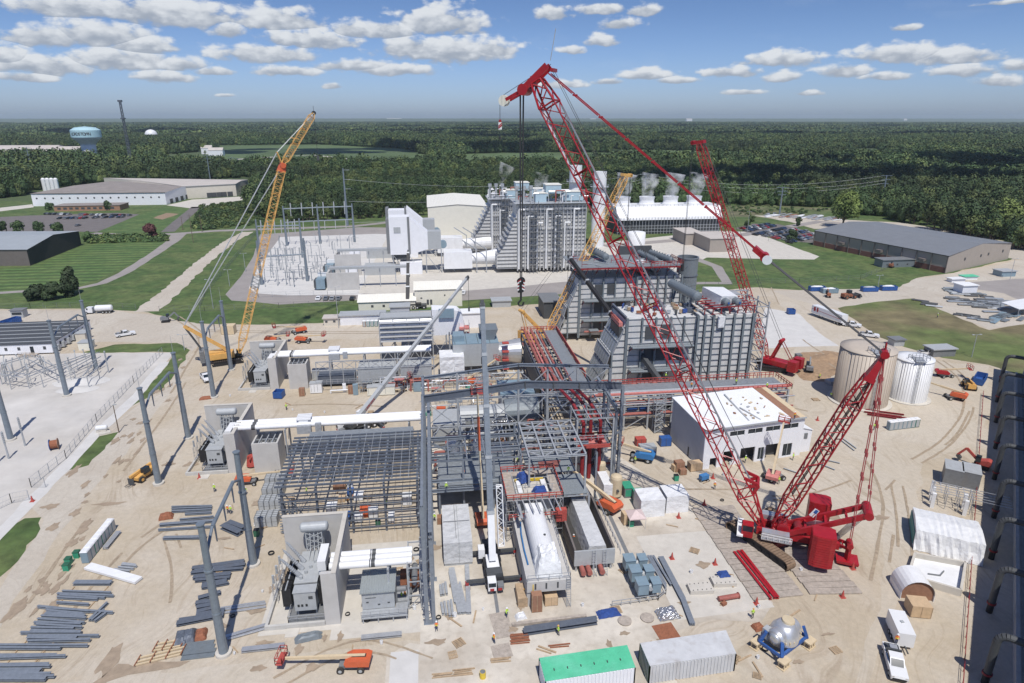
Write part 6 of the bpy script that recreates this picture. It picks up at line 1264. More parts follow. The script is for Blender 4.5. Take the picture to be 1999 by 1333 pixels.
for z,ins in ((.6,-.1),(2.4,0),(4.3,.05)):
 pass
def wrapbox(x0,y0,x1,y1,z0,z1,mat,seed,amp=.1,n=.9,crown=.25):
 rnd=random.Random(seed);mb=MB(mat)
 def face(P00,P10,P01,P11,nrm):
  w=(P10-P00).length;h=(P01-P00).length;a,b=max(2,int(w/n)),max(2,int(h/n));vs=[]
  for j in range(b+1):
   for i in range(a+1):
    p=P00.lerp(P10,i/a).lerp(P01.lerp(P11,i/a),j/b);e=0<i<a and 0<j<b
    vs.append(p+nrm*(rnd.uniform(-amp,amp*.3) if e else 0))
  mb.add(vs,[(j*(a+1)+i,j*(a+1)+i+1,(j+1)*(a+1)+i+1,(j+1)*(a+1)+i) for j in range(b) for i in range(a)])
 V_=Vector;c=[V_((x0,y0,z0)),V_((x1,y0,z0)),V_((x1,y1,z0)),V_((x0,y1,z0)),V_((x0,y0,z1)),V_((x1,y0,z1)),V_((x1,y1,z1)),V_((x0,y1,z1))]
 face(c[0],c[1],c[4],c[5],V_((0,-1,0)));face(c[1],c[2],c[5],c[6],V_((1,0,0)));face(c[2],c[3],c[6],c[7],V_((0,1,0)));face(c[3],c[0],c[7],c[4],V_((-1,0,0)));face(c[4],c[5],c[7],c[6],V_((0,0,1)))
 return mb
build(wrapbox(.1,87.4,4.7,98.2,.5,4.4,'wrapgrey',4,.14),'wrapping',t)
mb=MB('ltgrey');mb.bar((2.6,87.3,4.44),(2.6,98,4.46),.1,.06);mb.bar((2.6,87.35,.6),(2.6,87.35,4.4),.08,.05);mb.m('darkgrey').bar((.2,93.2,4.47),(4.6,93.2,4.47),.06,.05);mb.bar((2.2,88.5,4.46),(2.2,98,4.47),.05,.05);build(mb,'tie_strap',t)
t=T('wrapped_box','white wrapped box left of its twin, next to the small pink canopy','wrapped box',(35.5,96.4,0),'white wrapped boxes');build(wrapbox(35.4,96.5,39.9,100.7,0,3.5,'wrap',6,.15),'wrapping',t)
t=T('wrapped_box','white wrapped box right of its twin, with the crane boom shadow across it','wrapped box',(40.3,96.8,0),'white wrapped boxes');build(wrapbox(40.4,97.2,44.6,101.2,0,3.5,'wrap',16,.15),'wrapping',t)
t=T('canopy_tent','small pale pink pop-up canopy on thin legs in front of the white wrapped boxes','canopy',(34,95,0))
mb=MB('tent');c=(33.8,94.6);mb.add([(c[0]-1.5,c[1]-1.5,2.2),(c[0]+1.5,c[1]-1.5,2.2),(c[0]+1.5,c[1]+1.5,2.2),(c[0]-1.5,c[1]+1.5,2.2),(c[0],c[1],3.1),(c[0]-1.5,c[1]-1.5,2.),(c[0]+1.5,c[1]-1.5,2.),(c[0]+1.5,c[1]+1.5,2.),(c[0]-1.5,c[1]+1.5,2.)],[(0,1,4),(1,2,4),(2,3,4),(3,0,4),(5,6,1,0),(6,7,2,1),(7,8,3,2),(8,5,0,3)]);build(mb,'canopy_top',t)
for i in (-1.45,1.45):
 for j in (-1.45,1.45): mb=MB('alum');mb.bar((c[0]+i,c[1]+j,0),(c[0]+i,c[1]+j,2.1),.06);build(mb,'leg',t)
for (x,y,s,lab) in ((32.9,103.9,1.,'tan upright cylindrical vessel beside the white covered crate, nearer the camera'),(31.6,110.3,.85,'tan upright cylindrical vessel behind the white covered crate')):
 t=T('upright_vessel',lab,'vessel',(x,y,0),'tan upright vessels');mb=MB('tanpipe');mb.lathe((x,y,.5),[(1.15*s,0),(1.15*s,3.6*s),(1.0*s,4.*s),(.5*s,4.25*s),(.02,4.3*s)],24);build(mb,'shell',t,smooth=False)
 for k in range(3): a=k*2.1;mb=MB('darkgrey');mb.bar((x+math.cos(a)*s,y+math.sin(a)*s,0),(x+math.cos(a)*s,y+math.sin(a)*s,.8),.18);build(mb,'leg',t)
 mb=MB('darkgrey');mb.tube((x,y-1.1*s,2.),(x,y-1.5*s,2.),.25);build(mb,'nozzle',t)
mb=wrapbox(30.3,103,32,108,0,3.2,'wrap',21,.05);S(mb,'covered_crate','long crate under a white cover between the two tan upright vessels','covered crate')
for x,y,lab in ((35.2,104.2,'green-topped steel box just behind the other green-topped box'),(36.6,101.6,'green-topped steel box nearest the left wrapped white box')):
 t=T('job_box',lab,'box',(x,y,0),'green-topped boxes');mb=MB('midgrey');mb.cb((x,y,.1),(1.6,2.4,2.),.0);build(mb,'box',t);mb=MB('green');mb.cb((x,y,2.1),(1.75,2.55,.15),0);mb.cb((x,y-1.22,.4),(1.3,.05,1.4),0);build(mb,'lid',t)
boomlift(1182,992,150,'orange boom lift with boom stretched back to the upper left beside the grated deck',[(12,13)],baz=-35,s=1.15)
boomlift(941,1018,180,'orange boom lift with jointed boom raised to the dark rafter left of the white crane',[(74,12),(80,10)],baz=-3)
boomlift(487,944,90,'orange boom lift parked beside the crate stacks, boom level to the right',[(3,9.5)],baz=88,s=.8)
boomlift(688,1302,95,'orange-red boom lift in the foreground with its basket lowered to the left',[(-3,10.5)],baz=-82,s=.9)
boomlift(1510,934,80,'faded orange boom lift with its boom raised across the white building front',[(57,10.5)],baz=38,s=1.,col='pinkred')
boomlift(1250,897,110,'blue boom lift folded on the dirt left of the white building',[(8,6)],col='bluelift',baz=-60,s=1.1)
boomlift(1862,778,100,'orange boom lift beside the white storage tank',[(6,9)],baz=-40,s=1.)
boomlift(536,668,95,'orange boom lift behind the farthest fire wall',[(2,6)],baz=88)
boomlift(595,668,95,'orange-red boom lift with dark boom by the farthest bus duct',[(4,8)],baz=100)
boomlift(583,650,60,'small red boom lift behind the farthest bus duct, boom aimed left',[(8,9)],baz=-110)
boomlift(925,750,80,'orange-red boom lift reaching up behind the portal frame',[(20,10)],baz=60,s=1.)
boomlift(800,755,90,'small orange lift standing by the grey turbine pipework',[(30,2)],baz=60,s=.8)
boomlift(1845,775-40,90,'red boom lift half hidden between the white tank and the pipe pile',[(8,7)],baz=110,s=.9,col='red')
proto=TL('breaker_box','blue-grey twin-box circuit breaker on its stand near the pale slab','circuit breaker','blue-grey circuit breakers in a row')
mb=MB('bluegrey');mb.box((-1.7,-.9,1.2),(-.1,.9,3.0));mb.box((.5,-.8,1.3),(1.8,.8,2.9));mb.box((-1.8,-1.,3.),(-.05,1.,3.08));mb.box((.45,-.9,2.9),(1.9,.9,2.98));build(mb,'box',proto)
mb=MB('ltgrey');mb.tube((-.1,-.2,2.2),(.6,-.2,2.2),.35,n=12);mb.tube((.2,-.9,2.1),(.2,-.2,2.1),.3,n=12);build(mb,'coupling',proto)
mb=MB('midgrey')
for x in (-1.5,-.3,.7,1.6):
 for y in (-.7,.7): mb.bar((x,y,0),(x,y,1.2),.1)
build(mb,'stand',proto)
for (px,py,l) in ((1238,1118,'farthest of the three blue-grey twin circuit breaker boxes'),(1250,1140,'middle one of the three blue-grey twin circuit breaker boxes'),(1263,1165,'nearest of the three blue-grey twin circuit breaker boxes')): place(proto,G(px,py),0,l)
mb=MB('galv');a=[G(1188,1117),G(1255,1085),G(1300,1160),G(1285,1172),G(1195,1185)];mb.rail([a[1],a[2],a[3],a[4]],1.1,.04,1.6);S(mb,'pit_railing','thin steel railing round the three blue-grey breaker boxes','railing')
for x,y,l in ((1367,1152,'flat white concrete block without a cover, left of its twin'),(1412,1138,'flat white concrete block with a blue sheet on it')):
 p=G(x,y);t=T('concrete_block',l,'concrete block',p,'bolted concrete blocks');mb=MB('concL');mb.cb(p,(3.6,1.9,.7),rad(-4));build(mb,'block',t);mb=MB('darkgrey')
 for i in range(5):
  for j in (-.7,.7): mb.cb(p+Vector((-1.4+i*.7,j,.7)),(.1,.1,.12))
 build(mb,'anchor_bolt',t)
p=G(1412,1132);S(cloth(p+Vector((.2,.4,.72)),1.8,1.4,.5,'tarp_blue',5,7),'blue_sheet','crumpled blue sheet on the right flat white block','sheet')
for x,y,sx,sy,l in ((1188,1198,3.4,1.6,'crumpled dark blue tarp on the slab near the round discs'),(1010,940,1,1,'')):
 if l: S(cloth(G(x,y)+Vector((0,0,.05)),sx,sy,.6,'tarp_blue',12,9,.1),'blue_tarp',l,'tarp')
for x,y,l in ((1220,1213,'round wooden lid lying between the blue tarp and its twin'),(1264,1207,'round wooden lid lying beside the shiny foil bundle')):
 p=G(x,y);mb=MB('woodgrey');mb.lathe(p+Vector((0,0,.05)),[(.95,0),(.98,.2),(.0001,.24)],22);S(mb,'wooden_disc',l.replace('lid','disc'),'disc','round wooden discs')
S(cloth(G(1303,1200)+Vector((0,0,.1)),3.2,2.2,.9,'foil',15,10,.1),'foil_bundle','bundle wrapped in shiny silver foil behind the white container','bundle')
p=G(1420,1172);t=T('red_pipe_spool','dark red pipe spool lying on the pale slab','pipe spool',p);mb=MB('redpipe');mb.tube(p+Vector((-1.4,0,.5)),p+Vector((1.8,.3,.5)),.38,n=12);mb.tube(p+Vector((1.8,.3,.5)),p+Vector((1.9,.31,.5)),.5,n=12);build(mb,'pipe',t);mb=MB('rust');mb.tube(p+Vector((-.7,-.6,.3)),p+Vector((-.5,.6,.4)),.15);mb.cb(p+Vector((-.9,-.8,0)),(.8,.5,.5),.4);build(mb,'fitting',t)
M('controof',(.56,.57,.58),.55,0,.1,.5,dirt=.3)
# ---------- containers at the bottom edge ----------
t,P=slabbox([(1054,1284),(1224,1259),(1240,1302),(1066,1329)],0,2.9,'greentarp','shipping_container','container with bright green worn roof at the bottom edge','container','containers at the bottom edge','wallwhite')
mb=MB('darkgrey')
for k in range(6): p=P[0].lerp(P[1],.12+k*.15).lerp(P[3].lerp(P[2],.12+k*.15),.6);mb.cb(p+Vector((0,0,.03)),(.12,.3,.12))
build(mb,'roof_ring',t)
t,P=slabbox([(1251,1255),(1417,1230),(1437,1275),(1270,1299)],0,2.9,'controof','shipping_container','container with plain white roof beside the green-roofed one','container','containers at the bottom edge','controof')
mb=MB('darkgreen');q=[P[0],P[3]];mb.bar(q[0]-Vector((.06,0,1.45)),q[1]-Vector((.06,0,1.45)),.06,2.8);build(mb,'end_wall',t);mb=MB('greentarp');mb.bar(P[1]+Vector((.1,0,-1.2)),P[2]+Vector((.1,0,-1.2)),.05,1.2);build(mb,'torn_sheet',t)
# ---------- blue-framed turbine casing on stands ----------
c=G(1527,1262);f,s=hd(62);t=T('turbine_casing','domed silver machine casing held in a blue transport frame on white stands','machine casing',c)
mb=MB('blue')
for q in (-1.6,1.6): mb.bar(c-f*3+s*q+Vector((0,0,1.3)),c+f*3+s*q+Vector((0,0,1.3)),.3,.45)
for u in (-3,-1,1,3): mb.bar(c+f*u-s*1.6+Vector((0,0,1.3)),c+f*u+s*1.6+Vector((0,0,1.3)),.25,.4)
for u in (-2.9,2.9):
 for q in (-1.7,1.7): mb.bar(c+f*u+s*q+Vector((0,0,1.3)),c+f*u*.85+s*q*.7+Vector((0,0,3.)),.4)
build(mb,'transport_frame',t)
mb=MB('alum');r=[];
mb.lathe(c+Vector((0,0,1.6)),[(1.9,0),(2.0,.8),(1.75,1.6),(1.2,2.3),(.9,2.5)],28);mb.vessel(c-f*2.+Vector((0,0,2.6)),c+f*1.9+Vector((0,0,2.6)),1.25,20);build(mb,'casing',t,smooth=True)
mb=MB('tanpipe');mb.lathe(c+f*.5+Vector((0,0,4.)),[(.85,0),(.85,.25),(.8,.4),(.01,.45)],24)
for k in range(24): a=2*math.pi*k/24;mb.cb(c+f*(2.4*math.cos(a))+s*(1.9*math.sin(a))+Vector((0,0,2.3)),(.15,.15,.3))
build(mb,'flange',t)
mb=MB('ltgrey');mb.cb(c-f*1.8-s*1.4+Vector((0,0,1.6)),(1.,.9,1.5),rad(28));mb.m('blue').cb(c-f*1.8-s*1.87+Vector((0,0,2.1)),(.3,.05,.4),rad(28));build(mb,'junction_box',t)
for u,q in ((-2.9,-2),(-2.9,2.1),(3,-2),(3,2.1)):
 mb=MB('boomtan');p=c+f*u+s*q
 for i in (-.5,0,.5): mb.bar(p+f*i-s*.4+Vector((0,0,.0)),p+f*i-s*.4+Vector((0,0,1.)),.15);mb.bar(p+f*i+s*.4,p+f*i+s*.4+Vector((0,0,1.)),.15)
 mb.bar(p-f*.8+Vector((0,0,1.05)),p+f*.8+Vector((0,0,1.05)),1.1,.2);mb.bar(p-f*.8+Vector((0,0,.08)),p+f*.8+Vector((0,0,.08)),1.1,.12);build(mb,'support_stand',t)
# ---------- right-hand service strip ----------
def quad_tent():
 P=[G(1783,988,3.3),G(1911,1016,3.3),G(1907,1068,3.3),G(1776,1030,3.3)];Bq=[Vector((q.x,q.y,0)) for q in P]
 f=(P[1]-P[0]).normalized();s=Vector((f.y,-f.x,0));L=(P[1]-P[0]).length;D=(P[3]-P[0]).dot(s)
 t=T('sheeted_shelter','large white sheeted shelter with sagging front skirt between the roadway and the dark tower','shelter',Bq[0])
 o=Vector((P[0].x,P[0].y,0));mb=MB('wrap');n=22;rnd=random.Random(2);vs=[]
 prof=[(0,0),(0,3.1),(D*.5,3.7),(D,3.3),(D+.4,1.7),(D+1.1,.05)]
 for i in range(n+1):
  for j,(v,z) in enumerate(prof): vs.append(o+f*(L*i/n)+s*(v+(rnd.uniform(-.2,.25) if j>3 else 0))+Vector((0,0,z+(rnd.uniform(-.08,.08) if z>1 else 0)+(.06 if i%2 else 0))))
 m=len(prof);mb.add(vs,[(i*m+j,(i+1)*m+j,(i+1)*m+j+1,i*m+j+1) for i in range(n) for j in range(m-1)]);mb.add([vs[j] for j in range(m)],[tuple(range(m))]);mb.add([vs[n*m+j] for j in range(m)],[tuple(range(m-1,-1,-1))]);build(mb,'sheeting',t)
 mb=MB('teal');mb.bar(o+s*.1-f*.08+Vector((0,0,1.5)),o+s*(D-.3)-f*.08+Vector((0,0,1.5)),.1,2.2);build(mb,'end_panel',t)
quad_tent()
P=[G(1787,1078,1.2),G(1886,1096,1.2),G(1877,1150,1.2),G(1774,1120,1.2)]
t=T('concrete_basin','shallow white concrete basin without a roof, right behind the arched shelter','basin',(P[0].x,P[0].y,0));mb=MB('concL')
for i in range(4): a,b=P[i],P[(i+1)%4];mb.bar(a-Vector((0,0,.6)),b-Vector((0,0,.6)),.35,1.2)
mb.m('white').prism([(q.x,q.y) for q in P],.05,.3);build(mb,'wall',t)
mb=MB('midgrey');a=P[3].lerp(P[1],.35);mb.bar(a-Vector((0,0,.8)),a+Vector((1.6,-.6,-.8)),.15,.25);mb.bar(a+Vector((1.6,-.6,-.8)),a+Vector((3,.3,-.8)),.15,.25);build(mb,'inner_kerb',t)
c=G(1790,1172);f,s=hd(196);t=T('arched_shelter','short arched shelter with pale curved roof and plywood front','shelter',c);mb=MB('white');n=12;R=2.3
for u in (0,):
 vs=[];
 for i in range(n+1):
  a=math.pi*i/n
  for u_ in (-4.,0): vs.append(c+f*u_-s*(R*math.cos(a))+Vector((0,0,1.1+R*.95*math.sin(a))))
 mb.add(vs,[(2*i,2*i+2,2*i+3,2*i+1) for i in range(n)]);mb.bar(c-f*4-s*R+Vector((0,0,.55)),c-s*R+Vector((0,0,.55)),.08,1.1);mb.bar(c-f*4+s*R+Vector((0,0,.55)),c+s*R+Vector((0,0,.55)),.08,1.1)
build(mb,'curved_roof',t,smooth=False)
mb=MB('brownbox');P_=[c-f*.3-s*(R*.97*math.cos(math.pi*i/10))+Vector((0,0,1.1+R*.9*math.sin(math.pi*i/10))) for i in range(11)];P_=[c-f*.3-s*R*.97]+P_+[c-f*.3+s*R*.97];mb.add(P_,[tuple(range(len(P_)))]);build(mb,'plywood_front',t)
p=G(1790,1195);crate(p.x,p.y,2.7,2.4,2.0,'plywood','plywood booth standing against the open front of the arched shelter',rz=rad(-16),cat='booth')
def trailer():
 c=G(1757,1250);f,s=hd(200);t=T('enclosed_trailer','white enclosed cargo trailer with roof vent parked behind the pickup truck','trailer',c)
 c=c-f*.6;mb=MB('carwhite');mb.bar(c-f*2.4+Vector((0,0,1.6)),c+f*2.3+Vector((0,0,1.6)),2.1,2.1);build(mb,'body',t);mb=MB('ltgrey');mb.cb(c+Vector((0,0,2.65)),(.4,.4,.15));build(mb,'roof_vent',t)
 mb=MB('darkgrey');mb.bar(c+f*2.3+Vector((0,0,.6)),c+f*3.6+Vector((0,0,.6)),.15);build(mb,'drawbar',t)
 for q in (-1.05,1.05):
  for u in (-.5,.4): wheel(t,c+f*u+s*q+Vector((0,0,.36)),s,.36,.2)
trailer()
pu=mkpickup('carwhite',True);place(pu,G(1745,1300),azr(205),'white pickup truck with tool rack in the bottom right corner of the roadway');PK=pu
for (px,py,sx,l) in ((1862,944,0,'grey box module, left one of the pair beyond the white sheeted shelter'),(1896,950,0,'grey box module, right one of the pair beyond the white sheeted shelter')):
 p=G(px,py);t=T('equipment_module',l,'equipment module',p,'grey box modules');mb=MB('midgrey');mb.cb(p+Vector((0,.8,.2)),(3.,4.4,3.4),rad(-38));build(mb,'housing',t);mb=MB('ltgrey');mb.cb(p+Vector((0,.8,3.6)),(3.1,4.5,.12),rad(-38));build(mb,'top_cover',t);mb=MB('concL');mb.cb(p+Vector((0,.8,.05)),(3.6,5,.15),rad(-38));build(mb,'plinth',t)
t=T('bus_support_frame','pale tubular bus frame with white posts between the grey modules and the sheeted shelter','bus frame',G(1850,970));f,s=hd(127)
c=G(1850,985);mb=MB('alum')
for i in range(4):
 for j in range(3): p=c+f*(i*1.9-2.5)+s*(j*2-2)*-1;mb.bar(p,p+Vector((0,0,3.2)),.12)
for i in range(6): p=c+f*(i*1.2-2.8);mb.bar(p-s*2+Vector((0,0,3.2)),p+s*2+Vector((0,0,3.2)),.08)
for j in range(5): p=c+s*(j*1.-2);mb.bar(p-f*3+Vector((0,0,3.25)),p+f*9+Vector((0,0,3.25)),.09)
build(mb,'bus_tube',t);mb=MB('white')
for i,j in ((0,-2.6),(0,2.4),(2,-2.6),(2,2.4),(-2,-2.6)): p=c+s*(i*1.2)+f*j;mb.cb(p,(.6,.6,3.),rad(-37))
build(mb,'white_post',t)
# ---------- dark cooling tower at the right edge ----------
def tower():
 a=Vector((67.6,56.1,0));b=Vector((152,145.5,0));f=(b-a).normalized();s=Vector((f.y,-f.x,0));a=a-f*22;L=(b-a).length+6
 t=T('cooling_tower','dark cooling tower with large curved riser pipes at the right edge','cooling tower',a)
 mb=MB('conc');mb.bar(a+s*3.2+Vector((0,0,.9)),a+f*L+s*3.2+Vector((0,0,.9)),.5,1.8);mb.bar(a+s*8+Vector((0,0,.1)),a+f*L+s*8+Vector((0,0,.1)),9,.2);build(mb,'basin_wall',t)
 n=int(L/2.45);mb=MB('galv')
 for k in range(n+1):
  p=a+f*(L*k/n)+s*4.8;mb.bar(p,p+Vector((0,0,15.2)),.28)
  for z in (3,6,9,12): mb.bar(p+Vector((0,0,z-3)),p+f*(L/n)+Vector((0,0,z)),.12);mb.bar(p+Vector((0,0,z)),p+f*(L/n)+Vector((0,0,z-3)),.12)
 for z in (3,6,9,12,15): mb.bar(a+s*4.8+Vector((0,0,z)),a+f*L+s*4.8+Vector((0,0,z)),.25)
 build(mb,'frame',t)
 mb=MB('black');mb.bar(a+s*5.6+Vector((0,0,8)),a+f*L+s*5.6+Vector((0,0,8)),.4,14);build(mb,'fill_wall',t)
 mb=MB('midgrey')
 for k in range(26): z=1.8+k*.5;mb.bar(a+s*5.25+Vector((0,0,z)),a+f*L+s*5.25+Vector((0,0,z)),.12,.18)
 build(mb,'louvre',t)
 mb=MB('darkgrey');mb.bar(a+s*12+Vector((0,0,15.3)),a+f*L+s*12+Vector((0,0,15.3)),14,.5);build(mb,'fan_deck',t)
 for px,py in ((1953,746),(1946,784),(1944,824),(1943,875),(1941,935),(1940,1010),(1935,1090),(1931,1194),(1922,1333),(1905,1500)):
  p=G(px,py);mb=MB('pipegrey');H_=7.6;mb.m('black').tube(p,p+Vector((0,0,1.6)),.42,n=12);mb.m('darkgrey');mb.tube(p+Vector((0,0,1.5)),p+Vector((0,0,H_-.9)),.46,n=14);pts=[p+Vector((0,0,H_-.9))]
  for k in range(1,6): an=math.pi/2*k/5;pts.append(p+s*(1-math.cos(an))*1.1+Vector((0,0,H_-.9+math.sin(an)*1.1)))
  pts.append(p+s*5.2+Vector((0,0,H_+.2)));mb.path(pts,.46,14);mb.m('reddark').tube(p+Vector((0,0,1.5)),p+Vector((0,0,1.75)),.6,n=12);build(mb,'riser_pipe',t)
 rp=[a+f*k-s*3.6 for k in range(0,int(L),2)]
 mb=MB('reddark');mb.rail([G(1877,1360),G(1919,769)],1.1,.025,2.4);S(mb,'rope_fence','low rope fence on red posts along the edge of the tower shadow','fence')
tower()
# ---------- left yard ----------
V3=Vector
q0,q1,q2=G(0,693),G(105,690),G(163,660)
t=T('office_trailer_block','long white office trailer with dark ribbed roof at the left edge','office trailer',(q1.x-36,q1.y,0))
X0,X1,Y0,Y1=q1.x-40,q1.x,q1.y,q1.y+24;mb=MB('wallwhite');mb.box((X0,Y0,.4),(X1,Y1,3.3));build(mb,'wall',t)
mb=MB('darkgrey');mb.box((X0-.2,Y0-.2,3.3),(X1+.2,Y1+.2,3.5));rf=build(mb,'roof',t)
mb=MB('ltgrey')
for k in range(6): mb.box((X0,Y0+1.9+k*4.,3.5),(X1,Y0+2.25+k*4,3.62))
build(mb,'roof_rib',rf)
for k in range(9): mb=MB('darkgrey');x=X1-2.5-k*3.6;mb.box((x,Y0-.04,1.5),(x+.8,Y0+.02,2.5));build(mb,'window',t)
for k in range(8): mb=MB('darkgrey');y=Y0+1.5+k*2.8;mb.box((X1-.02,y,1.5),(X1+.04,y+.9,2.5));build(mb,'window',t)
for x in (X1-6.2,X1-17): mb=MB('glass');mb.box((x,Y0-.05,.5),(x+1.,Y0+.02,2.6));build(mb,'door',t)
for x in (X1-8.5,X1-19.5): mb=MB('woodgrey');mb.box((x,Y0-2.4,.1),(x+4.5,Y0-.1,.5));mb.rail([(x,Y0-2.4,.5),(x+4.5,Y0-2.4,.5)],1,.04,1.2);build(mb,'entry_deck',t)
for k in range(7): mb=MB('ltgrey');y=Y0+2+k*3.1;mb.box((X1+.05,y,.5),(X1+.8,y+.9,2.2));build(mb,'air_conditioner',t)
for x,y,w,d,h,l,m_ in ((162,664,3,4,2.6,'beige shed behind the end of the white office trailer','beigewall'),(168,682,3.4,3.2,2.4,'pale flat-topped shed at the corner of the white office trailer','cream')):
 p=G(x,y);t=T('storage_shed',l,'shed',p);mb=MB(m_);mb.cb(p+V3((0,1,0)),(w,d,h));build(mb,'wall',t);mb=MB('ltgrey');mb.cb(p+V3((0,1,h)),(w+.3,d+.3,.15));build(mb,'roof',t)
p=G(40,618);t=T('guard_booth','small grey booth with windows beside the blue containers at far left','booth',p);mb=MB('ltgrey');mb.cb(p,(4,3,2.8));build(mb,'wall',t);mb=MB('glass');mb.cb(p+V3((0,-1.5,1.2)),(3.2,.06,.9));build(mb,'window',t);mb=MB('midgrey');mb.cb(p+V3((0,0,2.8)),(4.6,3.6,.2));build(mb,'roof',t)
def dumpster(px,py,az,col,lab,grp=None,L=6.4,full=True):
 p=G(px,py);f,s=hd(az);t=T('dumpster',lab,'dumpster',p,grp);mb=MB(col);o=p+V3((0,0,.15))
 mb.bar(o-f*L/2+V3((0,0,.1)),o+f*L/2+V3((0,0,.1)),2.3,.2)
 for q in (-1.15,1.15): mb.bar(o-f*L/2+s*q+V3((0,0,.9)),o+f*L/2+s*q+V3((0,0,.9)),.1,1.7)
 for u in (-L/2,L/2): mb.bar(o+f*u-s*1.2+V3((0,0,.9)),o+f*u+s*1.2+V3((0,0,.9)),.1,1.7)
 build(mb,'body',t);mb=MB(col)
 for k in range(8): u=-L/2+.3+k*(L-.6)/7;mb.bar(o+f*u-s*1.24+V3((0,0,.1)),o+f*u-s*1.24+V3((0,0,1.7)),.1);mb.bar(o+f*u+s*1.24+V3((0,0,.1)),o+f*u+s*1.24+V3((0,0,1.7)),.1)
 build(mb,'side_rib',t)
 if full: mb=cloth(o+V3((0,0,.9)),L*.9,2.,1.1,random.Random(px).choice(['wrap','woodgrey','ltgrey']),px,7,math.atan2(f.y,f.x));build(mb,'rubbish_load',t)
dumpster(5,640,20,'blue','dark blue container nearest the left edge by the guard booth','blue containers at far left',full=False);dumpster(22,632,20,'blue','dark blue container just left of the guard booth','blue containers at far left',full=False)
dumpster(1697,568,95,'blue','blue dumpster full of white rubbish, left one of the pair by the lawn','blue dumpsters by the lawn');dumpster(1734,566,95,'blue','blue dumpster with low load, right one of the pair by the lawn','blue dumpsters by the lawn')
dumpster(1595,567,95,'blue','dark blue dumpster left of the wheel loader','blue dumpsters by the dirt road');dumpster(1619,571,95,'bluegrey','grey-blue dumpster behind the small red machine','blue dumpsters by the dirt road');dumpster(1912,745,50,'blue','dark blue bin beside the top of the dark tower',full=False)
dumpster(546,775,100,'blue','small dark blue bin in front of the farthest fire wall',L=2.2,full=False);dumpster(1544,612,100,'blue','small blue bin on the dirt right of the concrete pad',L=2.4,full=False)
t=T('switchyard_rack','low galvanised steel rack of busbars and switches on the white gravel pad','switchgear rack',G(110,740))
def post(mb,px,py,h,r=.11): p=G(px,py);mb.tube(p,p+V3((0,0,h)),r,n=6);return p+V3((0,0,h))
pa=[(5,750,3.8),(23,760,3.8),(58,758,3.8),(86,756,3.6),(115,748,3.6),(120,735,3.6),(142,728,3.6),(150,745,3.6),(175,757,3.6),(196,741,3.6),(176,737,3.4),(60,718,4),(45,722,4),(30,735,4),(5,735,4)]
for a in pa: mb=MB('galv');post(mb,*a);build(mb,'post',t)
for a,b in (((5,750),(58,758)),((23,760),(86,724)),((58,758),(120,735)),((5,735),(60,718)),((60,718),(115,745)),((115,748),(176,718)),((120,735),(196,708)),((150,745),(196,718)),((175,757),(200,728))):
 A,Bv=G(*a)+V3((0,0,3.6)),G(*b)+V3((0,0,3.6));mb=MB('galv')
 for q in (-.9,.9): n=V3((-(Bv-A).y,(Bv-A).x,0)).normalized()*q;mb.bar(A+n,Bv+n,.2,.2)
 build(mb,'busbar',t)
rnd=random.Random(9)
for k in range(26):
 a=rnd.random();A=G(10+a*185,748-a*16+rnd.uniform(-16,10));mb=MB('ltgrey');h=3.7;mb.bar(A,A+V3((0,0,h)),.12)
 d=V3((rnd.uniform(-.6,.6),rnd.uniform(-.6,.6),1)).normalized();mb.tube(A+V3((0,0,h)),A+V3((0,0,h))+d*1.9,.17,.1,6);mb.tube(A+V3((0,0,h))+d*1.9,A+V3((0,0,h))+d*2.3,.22,n=6);build(mb,'insulator',t)
for i,(px,py,h) in enumerate(((18,895,6.6),(50,870,7.2),(213,727,6.8),(-6,905,6.5))):
 p=G(px,py);t=T('insulator_post','tall thin insulator post standing alone on the white gravel pad','post',p,'lone insulator posts on gravel');mb=MB('galv');mb.tube(p,p+V3((0,0,h*.55)),.2,.15,8);build(mb,'post',t);mb=MB('ltgrey')
 for k in range(7): z=h*.55+k*h*.06;mb.tube(p+V3((0,0,z)),p+V3((0,0,z+h*.035)),.24,n=8);mb.tube(p+V3((0,0,z)),p+V3((0,0,z+h*.06)),.1,n=6)
 build(mb,'insulator',t)
mb=MB('gravelw');rnd=random.Random(2)
for (px,py,rx,ry,h) in ((160,745,7,4,1.1),(152,760,5,3,.8),):
 c=G(px,py)
 for r_ in range(7):
  for k in range(16):
   t_=r_/6;a=2*math.pi*k/16;mb.v.append((c.x+rx*t_*math.cos(a)*(1+.1*rnd.random()),c.y+ry*t_*math.sin(a),.03+h*(1-t_)**1.2+.04*rnd.random()))
 o=len(mb.v)-112
 for r_ in range(6):
  for k in range(16): j=(k+1)%16;mb.f.append((o+r_*16+k,o+(r_+1)*16+k,o+(r_+1)*16+j,o+r_*16+j));mb.mi.append(0)
S(mb,'gravel_heap','heap of white gravel on the left gravel pad','gravel heap',smooth=True)
p=G(108,876);t=T('cable_drum','large drum with a dark blue side standing on the gravel pad','cable drum',p);f,s=hd(250);c=p+V3((0,0,1.2));mb=MB('blue');mb.tube(c-s*.0+f*.7,c+f*.8,1.2,n=24);build(mb,'flange',t);mb=MB('brownbox');mb.tube(c-f*.8,c-f*.7,1.2,n=24);build(mb,'flange',t);mb=MB('rust');mb.tube(c-f*.7,c+f*.7,.9,n=18);build(mb,'drum_core',t)
p=G(200,842);t=T('gas_tank','small white gas tank on a white skid beside the gravel path','gas tank',p);mb=MB('carwhite');mb.vessel(p+V3((-1.,0,1.)),p+V3((1.,0.2,1.)),.55);build(mb,'tank',t);mb=MB('concL');mb.cb(p+V3((.9,-.9,0)),(2.4,1.5,.25),.5);mb.cb(p,(2.2,1.,.5));build(mb,'skid',t)
